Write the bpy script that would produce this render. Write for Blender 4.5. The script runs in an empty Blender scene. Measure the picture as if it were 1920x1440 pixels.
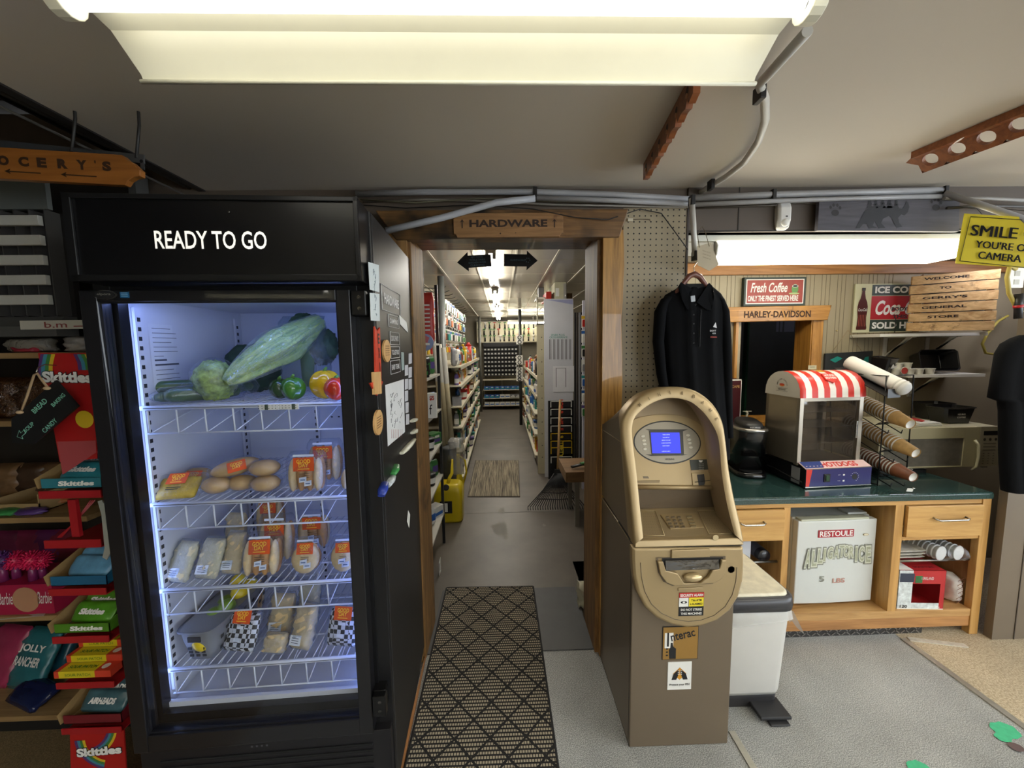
import bpy, bmesh, math, random
from mathutils import Vector, Matrix, noise
R = random.Random(7)
sc = bpy.context.scene
COL = sc.collection
# ---------------------------------------------------------------- camera
FPX = 723.0
CAM = Vector((0, 0, 1.5))
_a, _b, _r = math.radians(1.43), math.radians(5.55), math.radians(.8)
CF = Vector((math.sin(_a)*math.cos(_b), math.cos(_a)*math.cos(_b), -math.sin(_b)))
_R0 = Vector((math.cos(_a), -math.sin(_a), 0)); _U0 = _R0.cross(CF)
CR = _R0*math.cos(_r) - _U0*math.sin(_r)
CU = _U0*math.cos(_r) + _R0*math.sin(_r)
cd = bpy.data.cameras.new('camera'); cam = bpy.data.objects.new('camera', cd); COL.objects.link(cam)
cd.sensor_width = 36; cd.lens = FPX/1920*36; cd.clip_start = .02; cd.clip_end = 60
m = Matrix((CR, CU, -CF)).transposed().to_4x4(); m.translation = CAM
cam.matrix_world = m
sc.camera = cam
# ---------------------------------------------------------------- world, exposure
w = bpy.data.worlds.new('world'); sc.world = w; w.use_nodes = True
w.node_tree.nodes['Background'].inputs[0].default_value = (.84, .92, 1, 1)
w.node_tree.nodes['Background'].inputs[1].default_value = 3.2
sc.view_settings.view_transform = 'Standard'; sc.view_settings.look = 'None'
sc.view_settings.exposure = 1.3; sc.view_settings.gamma = 1
sc.cycles.use_denoising = True
sc.cycles.max_bounces = 7; sc.cycles.diffuse_bounces = 4; sc.cycles.glossy_bounces = 4
sc.cycles.transparent_max_bounces = 24; sc.cycles.transmission_bounces = 6
sc.cycles.sample_clamp_indirect = 4
sc.cycles.caustics_reflective = False; sc.cycles.caustics_refractive = False
TUBE = 14.0       # strength of the shop's fluorescent tubes
# ---------------------------------------------------------------- where a line of sight meets a plane
def ray(px, py): return CF*FPX + CR*(px-960) + CU*(720-py)
def W(px, py, Y): d = ray(px, py); return CAM + d*(Y/d.y)
def Gz(px, py, z=0): d = ray(px, py); return CAM + d*((z-1.5)/d.z)
def Gx(px, py, X): d = ray(px, py); return CAM + d*(X/d.x)
def HP(px, py, p0, n): d = ray(px, py); n = Vector(n); return CAM + d*((Vector(p0)-CAM).dot(n)/d.dot(n))
class Frame:
    def __init__(s, o, rz): s.o = Vector(o); s.rz = math.radians(rz); s.M = Matrix.Translation(s.o) @ Matrix.Rotation(s.rz, 4, 'Z'); s.I = s.M.inverted()
    def L(s, px, py, y=None, x=None, z=None):
        c = s.I @ CAM; d = s.I.to_3x3() @ ray(px, py)
        i, v = (1, y) if y is not None else (0, x) if x is not None else (2, z)
        return c + d*((v-c[i])/d[i])
# ---------------------------------------------------------------- colours, materials
def lin(c): c /= 255; return c/12.92 if c <= .04045 else ((c+.055)/1.055)**2.4
def C(h, k=1.0):
    if isinstance(h, (tuple, list)): return (h[0]*k, h[1]*k, h[2]*k, 1)
    h = h.lstrip('#'); return tuple(min(1, lin(int(h[i:i+2], 16))*k) for i in (0, 2, 4)) + (1,)
MT = {}
def _new(name):
    m = bpy.data.materials.new(name); m.use_nodes = True; nt = m.node_tree
    return m, nt, nt.nodes['Principled BSDF']
def _coord(nt, scale, dist=0):
    tc = nt.nodes.new('ShaderNodeTexCoord'); mp = nt.nodes.new('ShaderNodeMapping')
    mp.inputs['Scale'].default_value = scale; nt.links.new(tc.outputs['Object'], mp.inputs[0]); return mp.outputs[0]
def _noise(nt, vec, scale, detail=4, rough=.5, dist=0):
    n = nt.nodes.new('ShaderNodeTexNoise'); n.inputs['Scale'].default_value = scale; n.inputs['Detail'].default_value = detail
    n.inputs['Roughness'].default_value = rough; n.inputs['Distortion'].default_value = dist
    if vec is not None: nt.links.new(vec, n.inputs['Vector'])
    return n.outputs[0]
def _ramp(nt, fac, stops):
    r = nt.nodes.new('ShaderNodeValToRGB'); nt.links.new(fac, r.inputs[0]); e = r.color_ramp.elements
    while len(e) < len(stops): e.new(.5)
    for i, (p, c) in enumerate(stops): e[i].position = p; e[i].color = c
    return r.outputs[0]
def _bump(nt, b, h, s, d=.002):
    n = nt.nodes.new('ShaderNodeBump'); n.inputs['Strength'].default_value = s; n.inputs['Distance'].default_value = d
    nt.links.new(h, n.inputs['Height']); nt.links.new(n.outputs[0], b.inputs['Normal'])
def mat(col, rough=.5, metal=0, var=.06, vs=6, bump=0, bs=120, spec=.5, emit=0, ecol=None, coat=0, sheen=0):
    key = ('p', str(col), rough, metal, var, vs, bump, bs, spec, emit, str(ecol), coat, sheen)
    if key in MT: return MT[key]
    m, nt, b = _new('surface'); c = C(col)
    b.inputs['Roughness'].default_value = rough; b.inputs['Metallic'].default_value = metal
    b.inputs['Specular IOR Level'].default_value = spec; b.inputs['Coat Weight'].default_value = coat
    b.inputs['Sheen Weight'].default_value = sheen
    if var:
        v = _coord(nt, (1, 1, 1)); n = _noise(nt, v, vs, 5, .6)
        o = _ramp(nt, n, [(.3, tuple(x*(1-var) for x in c[:3])+(1,)), (.7, tuple(min(1, x*(1+var)) for x in c[:3])+(1,))])
        nt.links.new(o, b.inputs['Base Color'])
    else: b.inputs['Base Color'].default_value = c
    if bump: _bump(nt, b, _noise(nt, _coord(nt, (1, 1, 1)), bs, 3), bump)
    if emit: b.inputs['Emission Color'].default_value = C(ecol or col); b.inputs['Emission Strength'].default_value = emit
    MT[key] = m; return m
def wood(c1, c2, axis=0, scale=6, rough=.55, burn=None, coat=0, dist=2.5, knots=0, stretch=.07):
    key = ('w', c1, c2, axis, scale, rough, burn, coat, dist, stretch)
    if key in MT: return MT[key]
    m, nt, b = _new('wood'); s = [1, 1, 1]; s[axis] = stretch
    v = _coord(nt, s); n = _noise(nt, v, scale*3, 6, .62, dist)
    n2 = _noise(nt, v, scale*14, 3, .5, .5)
    mx = nt.nodes.new('ShaderNodeMath'); mx.operation = 'MULTIPLY_ADD'; nt.links.new(n2, mx.inputs[0]); mx.inputs[1].default_value = .35; nt.links.new(n, mx.inputs[2])
    mid = tuple((a+b_)/2 for a, b_ in zip(C(c1), C(c2)))
    o = _ramp(nt, mx.outputs[0], [(.42, C(c2)), (.62, mid), (.8, C(c1))])
    if burn:
        v2 = _coord(nt, (1, 1, 1)); n3 = _noise(nt, v2, burn[1], 4, .65)
        f = _ramp(nt, n3, [(burn[2] if len(burn) > 2 else .5, (0, 0, 0, 1)), ((burn[2] if len(burn) > 2 else .5)+.14, (1, 1, 1, 1))])
        mm = nt.nodes.new('ShaderNodeMixRGB'); nt.links.new(f, mm.inputs[0]); nt.links.new(o, mm.inputs[1]); mm.inputs[2].default_value = C(burn[0]); o = mm.outputs[0]
    nt.links.new(o, b.inputs['Base Color']); b.inputs['Roughness'].default_value = rough; b.inputs['Coat Weight'].default_value = coat
    _bump(nt, b, mx.outputs[0], .15)
    MT[key] = m; return m
def speckle(base, dark, light, scale=260, rough=.5, big=None, coat=0):
    key = ('s', base, dark, light, scale, rough)
    if key in MT: return MT[key]
    m, nt, b = _new('speckled'); v = _coord(nt, (1, 1, 1))
    n = _noise(nt, v, scale, 2, .7); o = _ramp(nt, n, [(.36, C(dark)), (.5, C(base)), (.66, C(light))])
    n2 = _noise(nt, v, big or 2.2, 5, .6)
    f = _ramp(nt, n2, [(.3, (.72, .72, .72, 1)), (.7, (1.1, 1.1, 1.1, 1))])
    mm = nt.nodes.new('ShaderNodeMixRGB'); mm.blend_type = 'MULTIPLY'; mm.inputs[0].default_value = 1; nt.links.new(o, mm.inputs[1]); nt.links.new(f, mm.inputs[2])
    nt.links.new(mm.outputs[0], b.inputs['Base Color']); b.inputs['Roughness'].default_value = rough; b.inputs['Coat Weight'].default_value = coat
    _bump(nt, b, n, .08); MT[key] = m; return m
def schlick(nt, lw, f0, k=.96):
    lw.inputs['Blend'].default_value = .5
    pw = nt.nodes.new('ShaderNodeMath'); pw.operation = 'POWER'; pw.inputs[1].default_value = 4; nt.links.new(lw.outputs['Facing'], pw.inputs[0])
    ma = nt.nodes.new('ShaderNodeMath'); ma.operation = 'MULTIPLY_ADD'; ma.inputs[1].default_value = k; ma.inputs[2].default_value = f0; nt.links.new(pw.outputs[0], ma.inputs[0]); ma.use_clamp = True
    return ma
def film(tint='#ffffff', gloss=.22, rough=.12, bump=.8, bs=28, haze=.0):
    """thin clear plastic: see-through with wrinkled highlights"""
    key = ('f', tint, gloss, rough, bump, bs, haze)
    if key in MT: return MT[key]
    m = bpy.data.materials.new('clear_film'); m.use_nodes = True; nt = m.node_tree; nt.nodes.clear()
    out = nt.nodes.new('ShaderNodeOutputMaterial'); t = nt.nodes.new('ShaderNodeBsdfTransparent'); g = nt.nodes.new('ShaderNodeBsdfGlossy')
    t.inputs[0].default_value = C(tint); g.inputs['Roughness'].default_value = rough; g.inputs['Color'].default_value = (1, 1, 1, 1)
    mx = nt.nodes.new('ShaderNodeMixShader'); fr = nt.nodes.new('ShaderNodeLayerWeight'); ad = schlick(nt, fr, gloss, .6)
    nt.links.new(ad.outputs[0], mx.inputs[0]); nt.links.new(t.outputs[0], mx.inputs[1]); nt.links.new(g.outputs[0], mx.inputs[2])
    last = mx.outputs[0]
    if haze:
        d = nt.nodes.new('ShaderNodeBsdfDiffuse'); d.inputs[0].default_value = C(tint); m2 = nt.nodes.new('ShaderNodeMixShader'); m2.inputs[0].default_value = haze
        nt.links.new(last, m2.inputs[1]); nt.links.new(d.outputs[0], m2.inputs[2]); last = m2.outputs[0]
    nt.links.new(last, out.inputs[0])
    if bump:
        n = _noise(nt, _coord(nt, (1, 1, 1)), bs, 3, .6, 1.5); bn = nt.nodes.new('ShaderNodeBump'); bn.inputs['Strength'].default_value = bump; bn.inputs['Distance'].default_value = .01
        nt.links.new(n, bn.inputs['Height']); nt.links.new(bn.outputs[0], g.inputs['Normal']); nt.links.new(bn.outputs[0], fr.inputs['Normal'])
    MT[key] = m; return m
def glow(col, s):
    key = ('g', col, s)
    if key in MT: return MT[key]
    m = bpy.data.materials.new('tube_glow'); m.use_nodes = True; nt = m.node_tree; nt.nodes.clear()
    out = nt.nodes.new('ShaderNodeOutputMaterial'); e = nt.nodes.new('ShaderNodeEmission'); e.inputs[0].default_value = C(col); e.inputs[1].default_value = s
    nt.links.new(e.outputs[0], out.inputs[0]); MT[key] = m; return m
# ---------------------------------------------------------------- text outlines
_TX = {}
def _text_mesh(s, bold, shear, space):
    key = (s, bold, shear, space)
    if key not in _TX:
        cu = bpy.data.curves.new('lettering', 'FONT'); cu.body = s; cu.size = 1; cu.offset = bold; cu.shear = shear
        cu.space_character = space; cu.resolution_u = 3; cu.fill_mode = 'FRONT'
        o = bpy.data.objects.new('lettering', cu); COL.objects.link(o)
        me = bpy.data.meshes.new_from_object(o.evaluated_get(bpy.context.evaluated_depsgraph_get()))
        vs = [tuple(v.co) for v in me.vertices]; fs = [tuple(p.vertices) for p in me.polygons]
        COL.objects.unlink(o); bpy.data.objects.remove(o); bpy.data.curves.remove(cu); bpy.data.meshes.remove(me)
        _TX[key] = (vs, fs)
    return _TX[key]
X, Y_, Z = Vector((1, 0, 0)), Vector((0, 1, 0)), Vector((0, 0, 1))
class MB:
    """collects shapes with material numbers and links them as ONE mesh"""
    def __init__(s): s.v = []; s.f = []; s.mi = []; s.sm = []
    def add(s, vs, fs, m=0, smooth=False):
        n = len(s.v); s.v += [tuple(v) for v in vs]
        for f in fs: s.f.append(tuple(i+n for i in f)); s.mi.append(m); s.sm.append(smooth)
        return s
    def box(s, x0, x1, y0, y1, z0, z1, m=0):
        vs = [(x, y, z) for z in (z0, z1) for y in (y0, y1) for x in (x0, x1)]
        return s.add(vs, [(0, 2, 3, 1), (4, 5, 7, 6), (0, 1, 5, 4), (2, 6, 7, 3), (0, 4, 6, 2), (1, 3, 7, 5)], m)
    def obox(s, c, ax, ay, az, m=0):
        """box about c with half-extent vectors"""
        c, ax, ay, az = map(Vector, (c, ax, ay, az))
        vs = [c+ax*i+ay*j+az*k for k in (-1, 1) for j in (-1, 1) for i in (-1, 1)]
        return s.add(vs, [(0, 2, 3, 1), (4, 5, 7, 6), (0, 1, 5, 4), (2, 6, 7, 3), (0, 4, 6, 2), (1, 3, 7, 5)], m)
    def rbox(s, x0, x1, y0, y1, z0, z1, r=.01, m=0, seg=3, axis=2):
        """box with rounded vertical (or axis) edges"""
        lo = [x0, y0, z0]; hi = [x1, y1, z1]; a, b = [i for i in range(3) if i != axis]
        pts = []
        for cx, cy, t0 in ((hi[a]-r, hi[b]-r, 0), (lo[a]+r, hi[b]-r, 90), (lo[a]+r, lo[b]+r, 180), (hi[a]-r, lo[b]+r, 270)):
            for k in range(seg+1):
                t = math.radians(t0+90*k/seg); pts.append((cx+r*math.cos(t), cy+r*math.sin(t)))
        def P(p, h): q = [0, 0, 0]; q[a], q[b], q[axis] = p[0], p[1], h; return q
        n = len(pts); vs = [P(p, lo[axis]) for p in pts]+[P(p, hi[axis]) for p in pts]
        s.add(vs, [(i, (i+1) % n, n+(i+1) % n, n+i) for i in range(n)], m, True)
        return s.add(vs, [tuple(range(n))[::-1], tuple(range(n, 2*n))], m)
    def prism(s, pts, off, m=0, caps=True, mside=None):
        """polygon (3-d points) pushed along off"""
        off = Vector(off); n = len(pts); pts = [Vector(p) for p in pts]
        vs = pts+[p+off for p in pts]
        if caps: s.add(vs, [tuple(range(n)), tuple(range(n, 2*n))[::-1]], m)
        return s.add(vs, [(i, (i+1) % n, n+(i+1) % n, n+i) for i in range(n)], m if mside is None else mside)
    def poly(s, pts, m=0): return s.add(pts, [tuple(range(len(pts)))], m)
    def ringface(s, a, b, m=0, closed=False, smooth=False):
        n = len(a); k = n if closed else n-1
        return s.add(list(a)+list(b), [(i, (i+1) % n, n+(i+1) % n, n+i) for i in range(k)], m, smooth)
    def loft(s, rings, m=0, cap=True, smooth=True, closed=True):
        n = len(rings[0]); vs = [p for r in rings for p in r]; fs = []
        for j in range(len(rings)-1):
            for i in range(n if closed else n-1): fs.append((j*n+i, j*n+(i+1) % n, (j+1)*n+(i+1) % n, (j+1)*n+i))
        s.add(vs, fs, m, smooth)
        if cap: s.add(rings[0], [tuple(range(n))[::-1]], m); s.add(rings[-1], [tuple(range(n))], m)
        return s
    def tube(s, pts, r, n=8, m=0, cap=True, rs=None, flat=1.0):
        pts = [Vector(p) for p in pts]; rings = []; prev = None
        for i, p in enumerate(pts):
            t = (pts[min(i+1, len(pts)-1)]-pts[max(i-1, 0)]).normalized()
            if prev is None: u = t.cross(Z); u = u if u.length > .05 else t.cross(X)
            else: u = prev-t*prev.dot(t)
            u.normalize(); v = t.cross(u); prev = u; rr = rs[i] if rs else r
            rings.append([p+u*rr*math.cos(2*math.pi*k/n)+v*rr*flat*math.sin(2*math.pi*k/n) for k in range(n)])
        return s.loft(rings, m, cap)
    def cyl(s, p0, p1, r0, r1=None, n=16, m=0, cap=True): return s.tube([p0, p1], r0, n, m, cap, [r0, r0 if r1 is None else r1])
    def lathe(s, prof, c=(0, 0, 0), ax=Z, n=20, m=0, cap=True, sx=1, sy=1):
        c = Vector(c); ax = Vector(ax).normalized(); u = ax.cross(X) if abs(ax.x) < .9 else ax.cross(Z); u.normalize(); v = ax.cross(u)
        return s.loft([[c+ax*h+u*r*sx*math.cos(2*math.pi*k/n)+v*r*sy*math.sin(2*math.pi*k/n) for k in range(n)] for r, h in prof], m, cap)
    def blob(s, c, rx, ry, rz, m=0, nu=18, nv=12, f=None, rot=None):
        c = Vector(c); rings = []
        for j in range(nv+1):
            th = math.pi*j/nv; th = min(max(th, .02), math.pi-.02); ring = []
            for i in range(nu):
                ph = 2*math.pi*i/nu; d = Vector((math.sin(th)*math.cos(ph), math.sin(th)*math.sin(ph), -math.cos(th)))
                k = f(d, ph, th) if f else 1; p = Vector((d.x*rx*k, d.y*ry*k, d.z*rz*k))
                if rot is not None: p = rot @ p
                ring.append(c+p)
            rings.append(ring)
        return s.loft(rings, m)
    def disc(s, c, r, ax, m=0, n=20, ry=None, up=Z):
        c = Vector(c); ax = Vector(ax).normalized(); u = Vector(up).cross(ax); u = (u if u.length > .01 else X.cross(ax)).normalized(); v = ax.cross(u)
        return s.poly([c+u*r*math.cos(2*math.pi*k/n)+v*(ry or r)*math.sin(2*math.pi*k/n) for k in range(n)], m)
    def text(s, t, o, h, w=None, r=X, u=Z, m=0, bold=0.0, shear=0, space=1.0, depth=0):
        vs, fs = _text_mesh(t, bold, shear, space)
        if not vs: return s
        x0 = min(v[0] for v in vs); x1 = max(v[0] for v in vs); y0 = min(v[1] for v in vs); y1 = max(v[1] for v in vs)
        ky = h/max(y1-y0, 1e-6); kx = w/max(x1-x0, 1e-6) if w else ky
        o, r, u = Vector(o), Vector(r).normalized(), Vector(u).normalized(); nn = r.cross(u)
        P = [o+r*(v[0]-(x0+x1)/2)*kx+u*(v[1]-(y0+y1)/2)*ky for v in vs]
        if depth: s.add([p+nn*depth for p in P], fs, m); n = len(P)
        else: s.add(P, fs, m)
        return s
    def arctext(s, t, o, rad, a0, a1, h, r=X, u=Z, m=0, bold=0, w=None):
        """letters set round an arc, a0 to a1 degrees clockwise from up"""
        n = len(t); r, u = Vector(r).normalized(), Vector(u).normalized()
        for i, ch in enumerate(t):
            if ch == ' ': continue
            a = math.radians(a0+(a1-a0)*i/(n-1)); d = r*math.sin(a)+u*math.cos(a); tr = r*math.cos(a)-u*math.sin(a)
            s.text(ch, Vector(o)+d*rad, h, w, tr, d, m, bold)
        return s
    def build(s, name, mats, parent=None, bevel=0, at=None, sub=0, seg=2):
        me = bpy.data.meshes.new(name); me.from_pydata(s.v, [], s.f)
        for mm in (mats if isinstance(mats, (list, tuple)) else [mats]): me.materials.append(mm)
        me.polygons.foreach_set('material_index', s.mi); me.polygons.foreach_set('use_smooth', s.sm); me.update()
        bm = bmesh.new(); bm.from_mesh(me); bmesh.ops.remove_doubles(bm, verts=bm.verts, dist=1e-5) if not bevel and len(s.v) < 4000 else None
        if bevel: bmesh.ops.remove_doubles(bm, verts=bm.verts, dist=1e-5)
        bmesh.ops.recalc_face_normals(bm, faces=bm.faces) if s.recalc else None
        bm.to_mesh(me); bm.free()
        o = bpy.data.objects.new(name, me); COL.objects.link(o)
        if parent is not None: o.parent = parent
        if at is not None: o.location = at
        if bevel:
            b = o.modifiers.new('edge', 'BEVEL'); b.width = bevel; b.segments = seg; b.limit_method = 'ANGLE'; b.angle_limit = math.radians(35)
        if sub: b = o.modifiers.new('sub', 'SUBSURF'); b.levels = sub; b.render_levels = sub
        return o
    recalc = True
def tag(o, label=None, cat=None, group=None, kind=None):
    if label: o['label'] = label
    if cat: o['category'] = cat
    if group: o['group'] = group
    if kind: o['kind'] = kind
    return o
LABELS = set()
def thing(name, label, cat, loc=(0, 0, 0), rz=0, group=None):
    o = bpy.data.objects.new(name, None); COL.objects.link(o); o.location = loc; o.rotation_euler = (0, 0, rz); o.empty_display_size = .05
    return tag(o, label, cat, group)
def struct(name, mb, mats, bevel=0): return tag(mb.build(name, mats, None, bevel), kind='structure')
def copy_thing(o, loc=None, rot=None, label=None, scale=None):
    def cp(a, par):
        c = a.copy(); COL.objects.link(c); c.parent = par
        for ch in a.children: cp(ch, c)
        return c
    c = cp(o, None)
    if loc is not None: c.location = loc
    if rot is not None: c.rotation_euler = rot
    if label: c['label'] = label
    if scale is not None: c.scale = scale
    return c
ORD = 'first second third fourth fifth sixth seventh eighth ninth tenth eleventh twelfth thirteenth fourteenth fifteenth sixteenth seventeenth eighteenth nineteenth twentieth'.split()
ORD += ['twenty-'+x for x in ORD[:9]] + ['thirtieth'] + ['thirty-'+x for x in ORD[:9]]
WHITE = mat('#e8e6de', .45); BLACK = mat('#0c0c0e', .45); INK = mat('#141416', .6, var=0); PAPER = mat('#e9e8e2', .7, var=.02)
CHROME = mat('#b9b7b0', .22, 1, var=.04); STEEL = mat('#8e8b84', .35, 1); DARKW = mat('#151517', .35)
# ================================================================ the room shell
YW, YB = 1.775, 1.99          # front and back face of the wall the doorway is cut in
ZC = 2.19                     # ceiling
XL, XR = -.39, .43            # doorway
XP = W(1286, 450, YW).x       # pegboard corner: the coffee nook opens beyond it
YN = 2.45                     # back wall of the nook
ZH = W(1400, 436, YW).z       # underside of the nook's header
taupe = mat('#77695a', .6, var=.05, vs=3); taupeD = mat('#5c5046', .6, var=.08, vs=4)
def floor_main():
    g = speckle('#9a9b99', '#6b6b68', '#d2d2cd', 300, .38)
    mb = MB().box(-1.0, 2.0, -4, YW, -.05, 0); mb.box(XR+.04, 2.0, YW, YN+.1, -.05, 0)
    struct('floor', mb, g)
    struct('floor_tile', MB().box(2.0, 4.2, -4, YN+.1, -.05, .001), speckle('#b8a78c', '#9d8c70', '#d0c2a6', 160, .45))
    struct('floor_side', MB().box(-3.6, -1.0, -4, YB, -.05, .001), speckle('#7d6a4c', '#66553b', '#94805f', 260, .55))  # same beige floor as the tile, its dimmer light put into the darker colour
floor_main()
def corridor_floor():
    m, nt, b = _new('painted_floor'); v = _coord(nt, (1, 1, 1))
    n = _noise(nt, v, 3, 6, .6); o = _ramp(nt, n, [(.3, C('#544d45')), (.7, C('#675f55'))])
    n2 = _noise(nt, v, 160, 2, .7); o2 = _ramp(nt, n2, [(.66, (0, 0, 0, 1)), (.75, (1, 1, 1, 1))])
    mm = nt.nodes.new('ShaderNodeMixRGB'); nt.links.new(o2, mm.inputs[0]); nt.links.new(o, mm.inputs[1]); mm.inputs[2].default_value = C('#5a564e')
    nt.links.new(mm.outputs[0], b.inputs['Base Color']); b.inputs['Roughness'].default_value = .42
    nw = _noise(nt, v, 9, 4, .6); _bump(nt, b, nw, .2)
    mb = MB().box(-1.4, 1.9, YB-.02, 9.6, -.05, 0); mb.box(XL, XR, YW, YB, -.05, 0)
    struct('floor_corridor', mb, m)
    struct('threshold', MB().box(XL, XR, YW-.01, 2.262, .0005, .004), mat('#4a4a4b', .5, var=.12, vs=8, bump=.1, bs=30))
    for i, (x, y, s) in enumerate(((938, 990, 1.0), (948, 1006, .35), (940, 958, .45), (1020, 985, .2))):
        c = Gz(x, y); RR = random.Random(i+3); pts = []
        for k in range(22):
            t = 2*math.pi*k/22; rr = (.055+.035*RR.random())*s*(1.25 if k % 5 == 0 else 1); pts.append((c.x+rr*.8*math.cos(t), c.y+rr*1.6*math.sin(t), .0015))
        tag(MB().poly(pts).build('floor_patch', mat('#77736a', .6, var=.1, vs=40)), kind='structure')
    mb = MB()
    for y0, x0, x1 in ((1.5*723/(952-650)*.94, -.5, .5), (4.9, -.46, .38), (6.2, -.46, .38)): mb.box(x0, x1, y0, y0+.006, 0, .0012)
    tag(mb.build('floor_seam', mat('#6b675f', .5)), kind='structure')
corridor_floor()
def walls():
    brown = mat('#6a5d50', .6, var=.06)
    mb = MB(); mb.box(-3.6, XL-.03, YW, YB, 0, 2.5); mb.box(XL-.03, XR+.03, YW, YB, 2.02, 2.5); mb.box(XR+.03, XP, YW, YB, 0, 2.5)
    mb.box(XP, 4.2, YW, YB, ZH, 2.5)
    struct('wall_back', mb, brown)
    mb = MB(); mb.box(XP-.0, XP+.02, YB, YN, 0, 2.19)
    struct('wall_nook', mb, mat('#70655a', .6))
    wl, wr = W(1386, 700, YN).x, W(1513, 700, YN).x; wt, wb = W(1440, 592, YN).z, W(1440, 800, YN).z
    bead = mat('#a2967b', .55, var=.04, vs=3)
    mb = MB(); mb.box(XP, wl, YN, YN+.08, 0, 2.19); mb.box(wr, 4.2, YN, YN+.08, 0, 2.19); mb.box(wl, wr, YN, YN+.08, wt, 2.19); mb.box(wl, wr, YN, YN+.08, 0, wb)
    struct('wall_bead', mb, bead)
    mb = MB(); x = XP+.03; k = 0
    while x < 2.55:
        if not (wl-.03 < x < wr+.03): mb.box(x, x+.0025, YN-.0015, YN+.004, .7, ZH)
        else: mb.box(x, x+.0025, YN-.0015, YN+.004, wt+.0, ZH)
        x += .026 if k % 3 else .05; k += 1
    tag(mb.build('trim_bead_groove', mat('#7d735e', .7)), kind='structure')
    mb = MB(); mb.box(4.2, 4.3, -4, YN+.1, 0, .7); mb.box(4.2, 4.3, -4, YN+.1, 2.1, 2.5); mb.box(4.2, 4.3, 1.3, YN+.1, .7, 2.1)
    for y in (-4, -2.3, -.6): mb.box(4.2, 4.3, y, y+.15, .7, 2.1)
    struct('wall_right', mb, mat('#8d8577', .6, var=.04))
    struct('wall_partition', MB().box(2.435, 4.2, YW-.035, YW, 0, 2.5), mat('#6f6353', .6, var=.04))
    tag(MB().box(2.545, 2.549, YW-.038, YW-.034, 0, 2.2).build('trim_seam', mat('#4a4137', .7)), kind='structure')
    mb = MB(); mb.box(-3.6, 4.2, -4.1, -4, 0, .75); mb.box(-3.6, 4.2, -4.1, -4, 2.1, 2.6)
    mb.box(-3.6, 1.6, -4.1, -4, .75, 2.1)
    for x in (1.6, 2.8, 4.0): mb.box(x, x+.2, -4.1, -4, .75, 2.1)
    struct('wall_front', mb, mat('#8d8577', .7))
    gy = mat('#5a5856', .6); mb = MB(); mb.box(1.3, 3.1, 3.6, 3.66, 0, 2.3); mb.box(1.24, 1.3, YN+.08, 3.66, 0, 2.3); mb.box(3.1, 3.16, YN+.08, 3.66, 0, 2.3)
    struct('wall_office', mb, gy); struct('ceiling_office', MB().box(1.24, 3.16, YN+.08, 3.66, 2.3, 2.34), gy); struct('floor_office', MB().box(1.9, 3.16, YN+.08, 3.66, -.05, 0), gy)
    struct('wall_left', MB().box(-3.7, -3.6, -4, 6, 0, 2.8), mat('#3b362f', .7))
    struct('wall_corridor_left', MB().box(-1.45, -1.38, YB, 9.6, 0, 2.3), mat('#837b6b', .7))
    struct('wall_corridor_right', MB().box(1.9, 1.97, 3.7, 9.6, 0, 2.3), mat('#837b6b', .7))
    struct('wall_corridor_back', MB().box(-1.45, 1.97, 9.6, 9.7, 0, 2.3), mat('#8b8474', .7))
    return wl, wr, wt, wb
WL, WR, WT, WB = walls()
def pegboard():
    m, nt, b = _new('pegboard'); tc = nt.nodes.new('ShaderNodeTexCoord'); sp = nt.nodes.new('ShaderNodeSeparateXYZ'); nt.links.new(tc.outputs['Object'], sp.inputs[0])
    def fold(o):
        a = nt.nodes.new('ShaderNodeMath'); a.operation = 'MULTIPLY'; a.inputs[1].default_value = 1/.0254; nt.links.new(o, a.inputs[0])
        f = nt.nodes.new('ShaderNodeMath'); f.operation = 'FRACT'; nt.links.new(a.outputs[0], f.inputs[0])
        s2 = nt.nodes.new('ShaderNodeMath'); s2.operation = 'SUBTRACT'; s2.inputs[1].default_value = .5; nt.links.new(f.outputs[0], s2.inputs[0])
        p = nt.nodes.new('ShaderNodeMath'); p.operation = 'POWER'; p.inputs[1].default_value = 2; nt.links.new(s2.outputs[0], p.inputs[0]); return p.outputs[0]
    ad = nt.nodes.new('ShaderNodeMath'); nt.links.new(fold(sp.outputs[0]), ad.inputs[0]); nt.links.new(fold(sp.outputs[2]), ad.inputs[1])
    lt = nt.nodes.new('ShaderNodeMath'); lt.operation = 'LESS_THAN'; lt.inputs[1].default_value = .019; nt.links.new(ad.outputs[0], lt.inputs[0])
    mm = nt.nodes.new('ShaderNodeMixRGB'); nt.links.new(lt.outputs[0], mm.inputs[0]); mm.inputs[1].default_value = C('#a3967b'); mm.inputs[2].default_value = C('#171411')
    nt.links.new(mm.outputs[0], b.inputs['Base Color']); b.inputs['Roughness'].default_value = .5
    tag(MB().box(XR+.12, XP+.004, YW-.012, YW+.001, .02, W(1200, 392, YW).z).build('wall_pegboard', m), kind='structure')
pegboard()
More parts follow.
